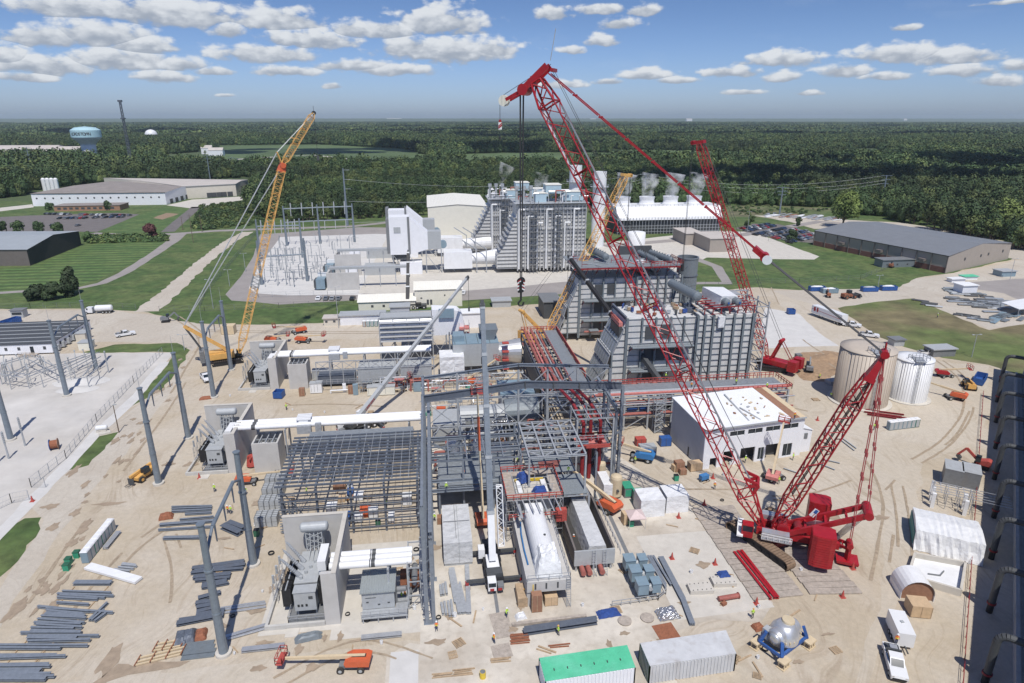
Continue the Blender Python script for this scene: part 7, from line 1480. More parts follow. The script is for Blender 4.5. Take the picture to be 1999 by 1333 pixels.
def fence(px,lab,h=2.,st=3.,nm='chain_link_fence',mat='galv',grp=None,world=False):
 P=[G(*a) for a in px];t=T(nm,lab,'fence',P[0],grp);k=0
 for a,b in zip(P,P[1:]):
  n=max(1,round((b-a).length/st));mb=MB(mat)
  for j in range(n+1): q=a.lerp(b,j/n);mb.bar(q,q+V3((0,0,h)),.09)
  for z in (.1,h*.5,h): mb.bar(a+V3((0,0,z)),b+V3((0,0,z)),.035)
  m=int((b-a).length/.5)
  for j in range(m): q=a.lerp(b,j/m);mb.bar(q,a.lerp(b,(j+1)/m)+V3((0,0,h)),.012)
  build(mb,'fence_panel',t)
fence([(318,690),(262,747),(190,823),(130,895),(62,951),(90,951)],'wire fence along the straight edge of the gravel pad beside the haul road',2.1,2.6)
fence([(-40,1012),(24,982),(58,975)],'short wire fence and gate piece at the left edge, lower down',2.1,2.4)
fence([(505,452),(400,575),(390,600)],'dark wire fence running down the grass beside the loop road',2.2,5,mat='midgrey')
fence([(-60,604),(60,601),(190,599),(266,603)],'dark wire fence along the grass edge behind the office trailer',2.,5,mat='midgrey')
fence([(312,607),(400,606),(545,600),(690,592),(762,590)],'dark wire fence along the grass south of the loop road',2.,5,mat='midgrey')
fence([(1350,560),(1480,552),(1560,552),(1680,545),(1790,500),(1700,478),(1500,470)],'wire fence round the dark lawn in front of the brown warehouse',2.,6,mat='midgrey')
def lamp(px,py,ty,lab,grp='thin lamp posts',arm=1.2,mat='galv'):
 p=G(px,py);h=HZ(p.x,p.y,ty);t=T('lamp_post',lab,'lamp post',p,grp);mb=MB(mat);mb.tube(p,p+V3((0,0,h)),.13,.08,6);build(mb,'pole',t);mb=MB('ltgrey')
 for q in ((-arm,arm) if arm>1 else (arm,)): mb.bar(p+V3((0,0,h)),p+V3((q,0,h+.1)),.08);mb.cb(p+V3((q,0,h)),(.7,.35,.15))
 build(mb,'lamp_head',t)
lamp(233,844,790,'dark wooden light pole at the bend of the haul road',arm=.3,mat='bark')
for a in ((361,683,653,'lamp post at the tip of the gravel pad grass'),(417,602,545,'lamp post on the grass left of the loop road, lower one'),(449,558,526,'lamp post on the grass left of the loop road, middle one'),(480,530,494,'lamp post on the grass left of the loop road, upper one'),(1897,697,653,'lamp post on the dry grass near the white pickup'),(1459,455,413,'lamp post beside the right-hand parking lot'),(1428,520,482,'lamp post at the corner of the dark lawn'),(662,640,560,'thin red-brown pole in front of the beige site hut'),(1714,560,537,'short pole standing in front of the blue dumpsters'),(1972,545,505,'thin mast in the pipe storage yard')): lamp(*a)
for px,py,ty in ((378,473,418),(395,452,418),(358,449,421)):
 p=G(px,py);h=HZ(p.x,p.y,ty);t=T('utility_pole','wooden utility pole beside the road left of the switchyard','utility pole',p,'utility poles by the road');mb=MB('bark');mb.tube(p,p+V3((0,0,h)),.18,.12,6);build(mb,'pole',t);mb=MB('bark');mb.bar(p+V3((-1.2,0,h-.8)),p+V3((1.2,0,h-.8)),.12);build(mb,'crossarm',t)
pk2=mkpickup('carwhite',True)
place(pk2,G(403,741),azr(150),'white pickup with a roof rack parked beside the third grey pole frame')
place(PK,G(246,655),azr(60),'white pickup with open load bed parked alone on the dirt right of the trailer')
place(PK,G(1663,637),azr(125),'white pickup right behind the white semi-trailer');place(pk2,G(1697,657),azr(120),'white pickup with ladder rack at the edge of the dry grass')
place(PK,G(1812,712-20),azr(95),'white service pickup parked beside the grey container near the white tank')
p=G(210,610);f,s=hd(88);t=T('tanker_truck','white tanker truck parked on the dirt road by the grass','tanker truck',p);mb=MB('carwhite');mb.vessel(p-f*3.4+V3((0,0,1.9)),p+f*2.4*-0+f*1.6+V3((0,0,1.9)),1.15,16);build(mb,'tank',t)
mb=MB('carwhite');c=p-f*5.4;mb.bar(c-f*1.0+V3((0,0,1.5)),c+f*.9+V3((0,0,1.5)),2.1,1.9);mb.bar(c-f*2.2+V3((0,0,1.1)),c-f*1+V3((0,0,1.1)),1.9,1.);mb.m('glass').bar(c-f*1.03+V3((0,0,1.95)),c-f*.5+V3((0,0,1.95)),2.14,.7);build(mb,'cab',t)
mb=MB('darkgrey');mb.bar(p-f*7+V3((0,0,.75)),p+f*2+V3((0,0,.75)),.9,.3);build(mb,'chassis',t)
for u in (-6.6,-1,.2,1.3):
 for q in (-1,1): wheel(t,p+f*u+s*q+V3((0,0,.5)),s,.5,.3)
def semi(px,py,az,lab,L=14,col='carwhite'):
 p=G(px,py);f,s=hd(az);t=T('semi_trailer',lab,'semi-trailer',p);mb=MB(col);mb.bar(p-f*L/2+V3((0,0,2.6)),p+f*L/2+V3((0,0,2.6)),2.6,2.8);b=build(mb,'box',t);mb=MB('carred');mb.bar(p-f*L/2+s*1.32+V3((0,0,2.8)),p+f*L*.45+s*1.32+V3((0,0,2.4)),.04,.12);mb.bar(p-f*L*.42+s*1.32+V3((0,0,2.9)),p-f*L*.36+s*1.32+V3((0,0,2.9)),.04,1.5);mb.bar(p-f*L*.32+s*1.32+V3((0,0,2.9)),p-f*L*.27+s*1.32+V3((0,0,2.9)),.04,1.5);build(mb,'side_stripe',b)
 mb=MB('darkgrey');mb.bar(p-f*L*.45+V3((0,0,1.1)),p+f*L*.48+V3((0,0,1.1)),1.,.25);mb.bar(p-f*L*.25-s*.8+V3((0,0,.0)),p-f*L*.25-s*.8+V3((0,0,1.1)),.15);mb.bar(p-f*L*.25+s*.8,p-f*L*.25+s*.8+V3((0,0,1.1)),.15);build(mb,'chassis',t)
 for u in (L*.3,L*.39):
  for q in (-1.1,1.1): wheel(t,p+f*u+s*q+V3((0,0,.5)),s,.5,.4)
semi(1617,625,168,'white semi-trailer with red stripe and markings parked on the dirt road')
def machine(px,py,az,lab,kind,col='yellow',cat='machine',s_=1.):
 p=G(px,py);f,s=hd(az);t=T(kind,lab,cat,p)
 if kind=='telehandler':
  mb=MB(col);hull(mb,p,f,s,[(-2.4,.7),(2.3,.7),(2.3,1.3),(.4,1.6),(-2.4,1.9)],1.8);mb.bar(p-f*2.2+s*.2+V3((0,0,2.1)),p+f*3.+s*.2+V3((0,0,1.7)),.5,.5);build(mb,'body',t);mb=MB('glass');mb.bar(p-f*.6-s*.7+V3((0,0,2.)),p+f*.8-s*.7+V3((0,0,2.)),.9,1.2);build(mb,'cab',t);mb=MB('darkgrey');mb.bar(p+f*3.1-s*.7+V3((0,0,.9)),p+f*3.1+s*.7+V3((0,0,.9)),.15,1.2)
  for q in (-.4,.4): mb.bar(p+f*3.1+s*q+V3((0,0,.4)),p+f*4.3+s*q+V3((0,0,.4)),.14,.08)
  build(mb,'fork',t);r=.65
  for u in (-1.6,1.5):
   for q in (-1.05,1.05): wheel(t,p+f*u+s*q+V3((0,0,r)),s,r,.45,col)
 elif kind=='wheel_loader':
  mb=MB(col);hull(mb,p,f,s,[(-3.2,1.),(-.3,.9),(-.3,2.2),(-3.2,2.2)],2.1);mb.bar(p+f*.2+V3((0,0,1.3)),p+f*2.6+V3((0,0,1.2)),1.5,.8);build(mb,'body',t);mb=MB('glass');mb.cb(p+f*-.2+V3((0,0,2.2)),(1.5,1.5,1.3),math.atan2(f.y,f.x));build(mb,'cab',t);mb=MB('darkgrey')
  for q in (-.6,.6): mb.bar(p+f*1+s*q+V3((0,0,1.8)),p+f*4.2+s*q+V3((0,0,1.4)),.3,.45)
  hull(mb,p,f,s,[(4,.4),(5.2,.5),(5.3,.7),(4.3,1.9),(4.0,1.8)],3.);build(mb,'bucket',t)
  for u in (-2.,1.9):
   for q in (-1.15,1.15): wheel(t,p+f*u+s*q+V3((0,0,.85)),s,.85,.55,col)
 else:
  mb=MB('black')
  for q in (-1,1): mb.bar(p-f*1.7*s_+s*q*s_+V3((0,0,.4)),p+f*1.7*s_+s*q*s_+V3((0,0,.4)),.5,.75*s_)
  build(mb,'track',t);mb=MB(col);hull(mb,p,f,s,[(-2*s_,.9),(1.2*s_,.9),(1.2*s_,1.5),(-1.2*s_,2.1),(-2*s_,1.9)],2.2*s_);build(mb,'body',t);mb=MB('glass');mb.bar(p-s*.6+f*.2+V3((0,0,2.1)),p-s*.6+f*1.4*s_+V3((0,0,2.1)),.9,1.3);build(mb,'cab',t)
  mb=MB(col);a=p+f*1.2*s_+V3((0,0,1.6));b=a+f*2.6*s_+V3((0,0,2.2*s_));c=b+f*1.6*s_-V3((0,0,2.4*s_));mb.bar(a,b,.35,.5);mb.bar(b,c,.3,.4);build(mb,'arm',t);mb=MB('darkgrey');mb.bar(c,c-f*.6-V3((0,0,.7)),.9,.6);build(mb,'bucket',t)
machine(283,932,205,'yellow-orange telehandler parked beside the second grey pole frame','telehandler','yellow','telehandler')
machine(1891,757,25,'yellow telehandler with raised boom on the dirt near the dark tower','telehandler','yellow','telehandler')
machine(1657,582,80,'muddy wheel loader with raised bucket on the dirt road at right','wheel_loader','rust','wheel loader')
machine(1580,725,30,'small grey excavator beside the dug pit','excavator','midgrey','excavator',.8);machine(1915,912,-40,'small red tracked drill rig in the shadow of the dark tower','drill_rig','redsafe','drill rig',.8)
machine(1740,522,60,'small brown machine beside the brown warehouse wall far right','excavator','rust','excavator',.7);machine(1617,612-32,20,'small dark machine beside the grey-blue dumpster','excavator','rust','excavator',.6)
machine(325,628,80,'small rusty tracked machine at the edge of the lawn','excavator','midgrey','excavator',.8)
c=G(1605,715);sheet('pit_soil',[(1530,708),(1560,690),(1610,684),(1655,690),(1650,720),(1610,745),(1570,742),(1545,725)],.045,'dirtpile',.8,2)
mb=MB('dirtpile');rnd=random.Random(8)
for (px,py,r,h) in ((1565,705,4.,1.4),(1620,700,5,1.6),(1590,735,3.5,1.1),(1640,725,3,1.2)):
 c=G(px,py);o=len(mb.v)
 for r_ in range(6):
  for k in range(14): t_=r_/5;a=2*math.pi*k/14;mb.v.append((c.x+r*t_*math.cos(a)*(1+.2*rnd.random()),c.y+r*t_*math.sin(a)*.8,.05+h*(1-t_)**1.3*(1+.2*rnd.random())))
 for r_ in range(5):
  for k in range(14): j=(k+1)%14;mb.f.append((o+r_*14+k,o+(r_+1)*14+k,o+(r_+1)*14+j,o+r_*14+j));mb.mi.append(0)
ST(mb,'soil_mounds','stuff',smooth=True)
p=G(1645,745);mb=MB('ltgrey');mb.bar(p+V3((-5,-1,.6)),p+V3((5,1,.6)),2.2,1.1);mb.m('galv').rail([p+V3((-5,-2,1.1)),p+V3((5,0,1.1))],1,.04,1.5);S(mb,'steel_skid','long grey steel skid lying left of the tan tank','steel skid')
def mktoilet(col):
 t=TL('portable_toilet','','portable toilet');mb=MB(col);mb.box((-.55,-.55,.1),(.55,.55,2.05));build(mb,'cabin',t);mb=MB('white');mb.cb((0,0,2.05),(1.2,1.2,.2),0,.8);build(mb,'roof',t);mb=MB('ltgrey');mb.box((-.4,-.59,.2),(.4,-.55,1.95));build(mb,'door',t);return t
TB,TG,TBr,TD,TP=[mktoilet(c) for c in ('bluegrey','darkgreen','brownbox','teal','green')]
a,b=G(163,1098),G(203,1048);d=(b-a).normalized();az=math.atan2(d.x,d.y)
for k,pt in enumerate((TB,TB,TP,TB,TP,TB,TB,TB)): place(pt,a+d*1.18*k+V3((.5,.3,0)),-az-math.pi/2*-1,'portable toilet with white roof in the diagonal row near the bottom-left beams')['group']='portable toilets in the diagonal row'
a,b=G(1737,838),G(1787,832)
for k,pt in enumerate((TB,TB,TB,TB,TB,TD,TG)): place(pt,a.lerp(b,k/6),0,'portable toilet in the short row on the dirt below the white tank')['group']='portable toilets below the white tank'
a,b=G(712,637),G(752,632)
for k,pt in enumerate((TBr,TD,TD,TD,TB,TD,TD,TB,TBr)): place(pt,a+V3((1.35*k,0,0)),0,'portable toilet in the row standing in front of the white site trailer')['group']='portable toilets by the site trailer'
for px,py in ((152,1087),(136,1100),(132,1112)): p=G(px,py);t=T('wheelie_bin','green plastic bin beside the diagonal row of toilets','bin',p,'green bins');mb=MB('green');mb.cb(p,(.8,.8,1.1),0,1.1);build(mb,'bin_body',t);mb=MB('darkgreen');mb.cb(p+V3((0,0,1.1)),(.95,.95,.1));build(mb,'bin_lid',t)
for (px,py,l) in ((538,952,'farthest'),(533,973,'second farthest'),(527,998,'second nearest'),(520,1030,'nearest')):
 p=G(px,py);t=T('crate_stack','%s of the four grey crate stacks left of the dark purlin frame'%l,'crate stack',p,'grey crate stacks');mb=MB('ltgrey')
 for i in range(4):
  for j in range(2): mb.box((p.x-1.9+i*.97,p.y+.1,.1+j*1.0),(p.x-1.9+i*.97+.9,p.y+2.5,.1+j*1.0+.93))
 build(mb,'crates',t);mb=MB('midgrey')
 for i in range(4): mb.box((p.x-1.88+i*.97,p.y+.05,.3),(p.x-1.8+i*.97,p.y+2.55,2.1));mb.box((p.x-1.95,p.y+.2+i*.6,2.03),(p.x+1.95,p.y+.28+i*.6,2.1))
 build(mb,'strap',t)
for x,y,sx,sy,h,m_,l,rz in ((1325,918,1.8,1.4,2.2,'brownbox','tall brown crate at the left corner of the white building',.1),(1318,918,1.2,1.2,1.4,'plywood','small plywood crate left of the tall brown crate',.2),(1333,925,1.3,1.,1.2,'brownbox','low brown crate right of the tall brown crate',0),(1356,916,2.6,1.6,1.8,'plywood','wide plywood crate in front of the side door of the white building',.1),(1263,888,3.4,2,2.4,'ltgrey','grey crate block under the pipe rack left of the white building',0),(1250,868,2.2,1.6,1.8,'redsafe','red crate under the pipe rack',0),(1298,868,2.4,1.6,2,'blue','blue bin under the pipe rack stairs',0),(1223,1020,1.6,1.5,2.2,'plywood','brown plywood booth beside the pink canopy',.1),(1130,985,1.8,1.5,2.4,'plywood','plywood booth with white top under the grated deck',0),(1000-138,1020,1.4,1.2,1.4,'brownbox','small brown box on the slab beside the column row',0),(591,772,1.4,1.,2.2,'brownbox','brown cabinet in front of the farthest open concrete cell',0),(686,768,1.3,1.,2.3,'brownbox','brown cabinet in front of the turbine pipework',0),(1558,700,1.6,1.4,1.6,'midgrey','grey cube beside the soil mounds',0)):
 p=G(x,y);crate(p.x,p.y,sx,sy,h,m_,l,rz=rz)
for px,py,l in ((448,650,'brown wooden crate behind the orange crane'),): p=G(px,py);crate(p.x,p.y,4.2,3,3,'boomtan',l)
for px,py,w,d_,h,m_,l in ((757,1,0,0,0,'',''),):pass
for (px,py,sx,sy,h,m_,l) in ((618,768,3,1.8,2.8,'white','white two-door electrical cabinet in front of the turbine pipework'),(626,742,4.2,2.2,2.7,'ltgrey','pale grey stepped cabinet behind the white electrical cabinet'),(745,772,7,2.4,2.4,'cream','pale green-grey box left of the long grey crane boom foot'),(785,762,9,2,1.2,'alum','low galvanised skid behind the pale green-grey box')):
 p=G(px,py);t=T('electrical_cabinet',l,'cabinet',p);mb=MB(m_);mb.box((p.x-sx/2,p.y,.2),(p.x+sx/2,p.y+sy,h));build(mb,'body',t);mb=MB('ltgrey');mb.box((p.x-sx/2-.1,p.y-.1,h),(p.x+sx/2+.1,p.y+sy+.1,h+.12));build(mb,'lid',t);mb=MB('midgrey')
 for k in range(3): mb.box((p.x-sx/2+.3+k*(sx-.6)/3,p.y-.04,.6),(p.x-sx/2+.36+k*(sx-.6)/3,p.y,h-.3))
 build(mb,'door_seam',t)
# ---------- turbine train behind (between the farthest fire wall and the pipe rack) ----------
def boxes(t,lst):
 for nm,m_,a,b in lst: mb=MB(m_);mb.box(a,b);build(mb,nm,t)
t=T('turbine_train','long grey gas turbine enclosure line with intake house and ribbed hood','gas turbine',(-32,166,0))
boxes(t,[('generator_enclosure','ltgrey',(-20.5,164,1.2),(-10.5,171,5.)),('generator_enclosure','ltgrey',(-9.3,164,1.2),(-1,171,5.)),('mechanical_skid','primer',(-31,165,.8),(-21.5,170,3.2)),('turbine_enclosure','ltgrey',(5,168,3),(17.6,177,9.4)),('enclosure_roof','bluegrey',(5,168,9.4),(17.6,177,9.6)),('roof_vent_box','bluegrey',(5.2,170,9.6),(8.2,174.5,11.2))])
for k in range(3): mb=MB('pipegrey');mb.add([(13.5-.3*k,170.5+k*2,9.6),(16.5,170.5+k*2,9.6),(16.5,172.2+k*2,9.6),(13.5-.3*k,172.2+k*2,9.6),(12.6,170.3+k*2,12.6),(17.6,170.3+k*2,12.6),(17.6,172.3+k*2,12.6),(12.6,172.3+k*2,12.6)],[(4,5,6,7),(0,1,5,4),(1,2,6,5),(2,3,7,6),(3,0,4,7)]);build(mb,'exhaust_hood',t)
mb=MB('darkgrey')
for k in range(4): mb.box((5.5+k*3.2,168,9.62),(5.6+k*3.2,177,9.68))
build(mb,'roof_seam',t)
mb=MB('galv')
for k in range(28): x=-21+k*1.45;mb.bar((x,162,0),(x,162,2.4 if k%3 else 5.2),.12)
for z in (1.2,2.3): mb.bar((-21,162,z),(19,162,z),.12);mb.bar((-21,163,z),(19,163,z),.1)
mb.rail([(-31,161.5,2.4),(-10,161.5,2.4),(4,161.5,2.4),(19,161.5,2.4)],1.1,.04,1.4)
for k in range(9): mb.bar((-31+k*3.4,164,5.2),(-27.6+k*3.4,164,7.6),.12);mb.bar((-31+k*3.4,164,7.6),(-27.6+k*3.4,164,5.2),.12)
for z in (5.2,7.6): mb.bar((-31,164,z),(0,164,z),.25)
for k in range(10): mb.bar((-31+k*3.4,164,0),(-31+k*3.4,164,7.6),.2)
build(mb,'pipe_support',t)
rnd=random.Random(31)
for k in range(22): mb=MB(rnd.choice(['galv','white','redpipe','galv','tanpipe']));x=rnd.uniform(-22,18);y=rnd.uniform(158.5,163);z=rnd.uniform(.6,3.2);L=rnd.uniform(2,9);mb.path([(x,y,.1),(x,y,z),(x+L,y,z),(x+L,y+1.5,z)],rnd.uniform(.08,.26),6);build(mb,'pipe_run',t)
t=T('intake_house','galvanised intake filter house on a braced frame with a curved duct, behind the turbines','intake house',(-16,182,0))
mb=MB('galv');IX=[-15.6,-11.6,-7.6,-4.,-.4,3.6,8.6];
for x in IX:
 for y in (182,188): mb.bar((x,y,0),(x,y,13.6 if x<0 else 8),.3)
for z in (6.4,8.2,10,11.8,13.6):
 for y in (182,188): mb.bar((IX[0],y,z),(0,y,z),.22)
for i in range(6): mb.bar((IX[i],182,.3),(IX[i+1],182,6.2),.16);mb.bar((IX[i],182,6.2),(IX[i+1],182,.3),.16)
build(mb,'steel_frame',t)
for k in range(5): mb=MB('alum');mb.add([(-15.4,181.9,6.9+k*1.4),(-.6,181.9,6.9+k*1.4),(-.6,181.2,6.5+k*1.4),(-15.4,181.2,6.5+k*1.4),(-15.4,182.2,7.4+k*1.4),(-.6,182.2,7.4+k*1.4)],[(3,2,1,0),(0,1,5,4)]);build(mb,'weather_louvre',t)
mb=MB('ltgrey');mb.box((-15.4,182.4,6.6),(-.6,187.8,13.4));build(mb,'filter_casing',t)
mb=MB('wallwhite');prof=[(-.4,7.5),(8.8,7.5),(8.8,11)]+[(8.8-2.6*(1-math.cos(a_)),11+4*math.sin(a_)) for a_ in (.4,.8,1.2,1.57)]+[(-.4,15.4)]
mb.ext(prof,'y',182.6,187.6);build(mb,'curved_duct',t)
mb=MB('bluegrey');mb.box((1.6,181.8,13),(6,182.6,15.6));build(mb,'blue_panel',t)
mb=MB('galv')
for x in (4.4,9.4):
 for y in (176.5,181): mb.bar((x,y,0),(x,y,9),.35)
for z in (0,4.2): mb.bar((4.4,176.5,z+.2),(9.4,176.5,z+4.2),.2);mb.bar((9.4,176.5,z+.2),(4.4,176.5,z+4.2),.2)
build(mb,'braced_tower',t)
t=T('scaffold_tower','red-decked scaffold tower beside the ribbed turbine enclosure','scaffold',(0,0,0));bx_=G(897,700)
for k in range(5): mb=MB('pinkred');z=1.+k*2.1;mb.box((.2+bx_.x,bx_.y-1,z),(3.2+bx_.x,bx_.y+2,z+.5));build(mb,'scaffold_deck',t)
mb=MB('galv')
for x in (.2,1.7,3.2): mb.bar((bx_.x+x,bx_.y-1,0),(bx_.x+x,bx_.y-1,11.5),.1);mb.bar((bx_.x+x,bx_.y+2,0),(bx_.x+x,bx_.y+2,11.5),.1)
build(mb,'scaffold_tube',t)
t=T('exhaust_duct','grey round exhaust duct with red scaffold between the turbine enclosure and the pipe rack','exhaust duct',(18,170,0));mb=MB('alum');mb.tube((17.6,172,5.5),(24,172,5.5),2.6,3.6,24);build(mb,'duct',t);mb=MB('redsafe');
for z in (1.5,4,6.5,9): mb.box((18.6,168,z),(20.4,169.5,z+.3))
build(mb,'scaffold_deck',t)
p=G(770,680);mb=wrapbox(-1.5+p.x+4,p.y-1,p.x+12,p.y+4,3.2,8,'wrap',77,.2);S(mb,'covered_duct','box-shaped duct end wrapped in white sheeting under the long grey crane boom','covered duct')
p=G(882,745);mb=wrapbox(p.x-3,p.y,p.x+3.6,p.y+6,1.4,7.2,'wrap',78,.2);S(mb,'covered_machine','bulky machine wrapped in white sheeting behind the portal frame','covered machine')
t=T('turbine_train','grey gas turbine and hood seen through the portal frame','gas turbine',(4,122,0))
mb=MB('ltgrey');mb.tube((5,133,4.5),(15,133,4.5),2.5,n=20);mb.box((-1,128,.5),(6,136,5.2));build(mb,'turbine_enclosure',t)
mb=MB('pipegrey');mb.tube((15,133,5),(22.5,133,5),2.9,3.9,24);mb.m('darkgrey').tube((22.5,133,5),(23,133,5),4.1,n=24);build(mb,'exhaust_duct',t)
mb=MB('bluegrey');mb.box((14.5,136,7.5),(22.5,144,8.3));mb.m('ltgrey').box((14.8,136.2,0),(22.2,143.8,7.5));build(mb,'enclosure_box',t)
rnd=random.Random(44)
for k in range(40):
 mb=MB(rnd.choice(['galv','redpipe','pinkred','galv','wrapgrey','redpipe','foil','darkgrey','primer']));x=rnd.uniform(-1,33);y=rnd.uniform(113,130);z=rnd.uniform(.5,6);L=rnd.uniform(1.5,6);mb.path([(x,y,.1),(x,y,z),(min(x+L,35),y,z),(min(x+L,35),y+rnd.uniform(-2,2),z)],rnd.uniform(.1,.32),6);build(mb,'pipe_run',t)
for k in range(26): mb=MB(rnd.choice(['ltgrey','midgrey','foil','primer','wrapgrey','darkgrey','brownbox']));mb.cb((rnd.uniform(0,32),rnd.uniform(113.5,131),.1),(rnd.uniform(1,3.2),rnd.uniform(1,2.6),rnd.uniform(1,4)),rnd.uniform(-.1,.1));build(mb,'equipment_box',t)
t=T('shiny_machine','pair of foil-wrapped silver machines behind the long-planked grey deck','machine',(3,113,0))
mb=MB('foil');mb.tube((3.2,115,3.2),(3.2,121,3.2),2.1,n=14);mb.tube((8.5,114.5,3.4),(8.5,120.4,3.4),2.2,n=14);build(mb,'lagging',t)
for j,(xa,ya,xb,yb,l) in enumerate(((-3,140,22,146,'low jumble of scaffold, pipes and boxes behind the farther portal frame'),(-2,150,22,158,'crowded pipe skid with small platforms in front of the ribbed turbine hood'),(-28,158.5,-4,161.5,'row of small skids and pipes in front of the long turbine train'))):
 t=T('pipe_skid',l,'pipe skid',(xa,ya,0));rnd=random.Random(60+j)
 for k in range(34):
  x,y=rnd.uniform(xa,xb),rnd.uniform(ya,yb);h=rnd.uniform(.6,4.2);q=k%5
  if q==0: mb=MB(rnd.choice(['grating','deckpan','pinkred','wood']));mb.box((x,y,h),(x+2.6,y+1.4,h+.08));mb.m('galv').rail([(x,y,h+.08),(x+2.6,y,h+.08)],1,.035,.9);[mb.bar((x+u,y+v,0),(x+u,y+v,h),.09) for u in (0,2.6) for v in (0,1.4)];build(mb,'small_platform',t)
  elif q<3: mb=MB(rnd.choice(['galv','redpipe','white','alum','tanpipe','pipegrey']));L=rnd.uniform(2,7);mb.path([(x,y,.1),(x,y,h),(x+L,y,h),(x+L,y+rnd.uniform(-1,1),.2)],rnd.uniform(.07,.24),6);build(mb,'pipe_run',t)
  elif q==3: mb=MB(rnd.choice(['ltgrey','wrap','bluegrey','midgrey','white','orange','green','brownbox']));mb.cb((x,y,.1),(rnd.uniform(.7,2.4),rnd.uniform(.7,1.6),h*.7),rnd.uniform(-.2,.2));build(mb,'equipment_box',t)
  else: mb=MB('galv');[mb.bar((x+u,y,0),(x+u,y,h+2),.07) for u in (0,1.2,2.4)];[mb.bar((x,y,z),(x+2.4,y,z),.06) for z in (1,2.2,h+1.6)];mb.bar((x,y,0),(x+2.4,y,h+1.6),.05);build(mb,'scaffold_tube',t)
rnd=random.Random(12)
for k in range(13): x=rnd.uniform(-24,-6);y=rnd.uniform(101,114);crate(x,y,rnd.uniform(1,2.6),rnd.uniform(.8,2),rnd.uniform(.8,2),rnd.choice(['white','plywood','brownbox','ltgrey','wrap','blue','orange']),'boxed equipment standing on the bare ground under the dark purlins',nm='equipment_box',grp='boxes under the purlin frame')
# ---------- people, cones, bits ----------
def mkperson(vest,helm,legs='jean',arms=0):
 me=bpy.data.meshes.new('person');J=[(0,0,.95,.15),(0,0,1.2,.15),(0,0,1.42,.14),(0,0,1.52,.07),(0,.01,1.6,.085),(0,.015,1.7,.09),(.09,0,.9,.1),(.1,.03,.5,.075),(.1,0,.1,.05),(.1,.14,.05,.045),(-.09,0,.9,.1),(-.12,-.05,.5,.075),(-.13,-.12,.1,.05),(-.13,.02,.05,.045),(.2,0,1.4,.06),(.27,.04,1.15,.045),(.25,.22 if arms else .12,.95+.12*arms,.035),(.24,.28 if arms else .14,.88+.12*arms,.03),(-.2,0,1.4,.06),(-.26,.02,1.15,.045),(-.24,.2 if arms else .08,.95+.1*arms,.035),(-.23,.26 if arms else .1,.88+.1*arms,.03)]
 E=[(0,1),(1,2),(2,3),(3,4),(4,5),(0,6),(6,7),(7,8),(8,9),(0,10),(10,11),(11,12),(12,13),(2,14),(14,15),(15,16),(16,17),(2,18),(18,19),(19,20),(20,21)]
 me.from_pydata([j[:3] for j in J],E,[]);o=bpy.data.objects.new('person_src',me);SC.collection.objects.link(o);md=o.modifiers.new('s','SKIN');o.modifiers.new('b','SUBSURF').levels=1
 sk=me.skin_vertices[0].data if me.skin_vertices else None
 if sk:
  for i,j in enumerate(J): sk[i].radius=(j[3],j[3]*.8)
  sk[0].use_root=True
 dg=bpy.context.evaluated_depsgraph_get();m2=bpy.data.meshes.new_from_object(o.evaluated_get(dg));bpy.data.objects.remove(o)
 m2.materials.clear()
 for n in ('skin',legs,vest): m2.materials.append(MT[n])
 for p in m2.polygons:
  z=p.center.z;p.material_index=0 if z>1.53 or (abs(p.center.x)>.2 and z<1.0) else (1 if z<.97 else 2)
 m2.name='person';o=bpy.data.objects.new('person',m2);SC.collection.objects.link(o);o['_o']=(0.,0.,0.);o['category']='person';o['label']=''
 mb=MB(helm);mb.lathe((0,.01,1.71),[(.155,0),(.12,.02),(.115,.07),(.07,.13),(.001,.15)],12);build(mb,'hard_hat',o)
 mb=MB('hivis' if vest!='hivis' else 'alum');mb.lathe((0,0,1.12),[(.19,0),(.19,.05)],10);build(mb,'reflective_band',o)
 return o
PA,PB,PC=mkperson('hivis','white','jean',1),mkperson('hiorange','white','jean',0),mkperson('hivis','yellow','darkgrey',0)
for i,(px,py,pt,az,z,l) in enumerate(((1157,846,PA,60,0,''),(452,1003,PA,20,0,'person in yellow vest standing between the pole and crate stacks, right of two'),(446,1002,PB,200,0,'person in orange vest standing between the pole and the crate stacks'),(481,966,PA,120,0,'person in yellow vest beside the sloping crossbeam near the crate stacks'),(474,972,PB,90,0,'person in orange vest crouching place by the tarp near the pole'),(849,1018,PA,180,0,'person in yellow vest on the slab beside the wrapped grey-white box'),(842,1017,PB,90,0,'person in orange vest and helmet beside the tall column row'),(1469,1207,PC,10,0,'person in yellow vest standing at the corner of the pale slab'),(785,1172,PA,90,0,'person in yellow vest beside the grey ribbed shed'),(792,1170,PB,250,0,'person in red-orange top beside the grey ribbed shed'),(1706,839,PC,0,0,'person in yellow vest standing beside the row of toilets below the white tank'),(1747,838,PC,0,0,'person in yellow vest in front of the grey portable toilets'),(1622,777,PA,40,0,'person in yellow vest on the dirt left of the tan tank'),(1455,903,PA,150,0,'person in yellow vest in the first open bay of the white building'),(1548,898,PC,150,0,'person in yellow vest at the right bay of the white building'),(853,1232,PB,10,0,'person in red top on the slab below the tall column row'),(1497,760,PA,0,9.4,'person in yellow vest on top of the white building roof'),(1551,818,PB,0,9.2,'person in orange vest on the right end of the white building roof'),(1437,752,PC,0,8.45,'person in yellow vest on the sideways pipe rack walkway'),(1749,1258,PB,200,2.68,'person in orange shirt on the front of the white cargo trailer'),(1165,893-30,PC,0,0,'person in yellow vest beside the east column of the portal frame'),(1024,1168,PC,0,0,'person in green-yellow vest under the front of the generator pedestal'))):
 if l: place(pt,G(px,py,z),azr(az),l)
rnd=random.Random(33)
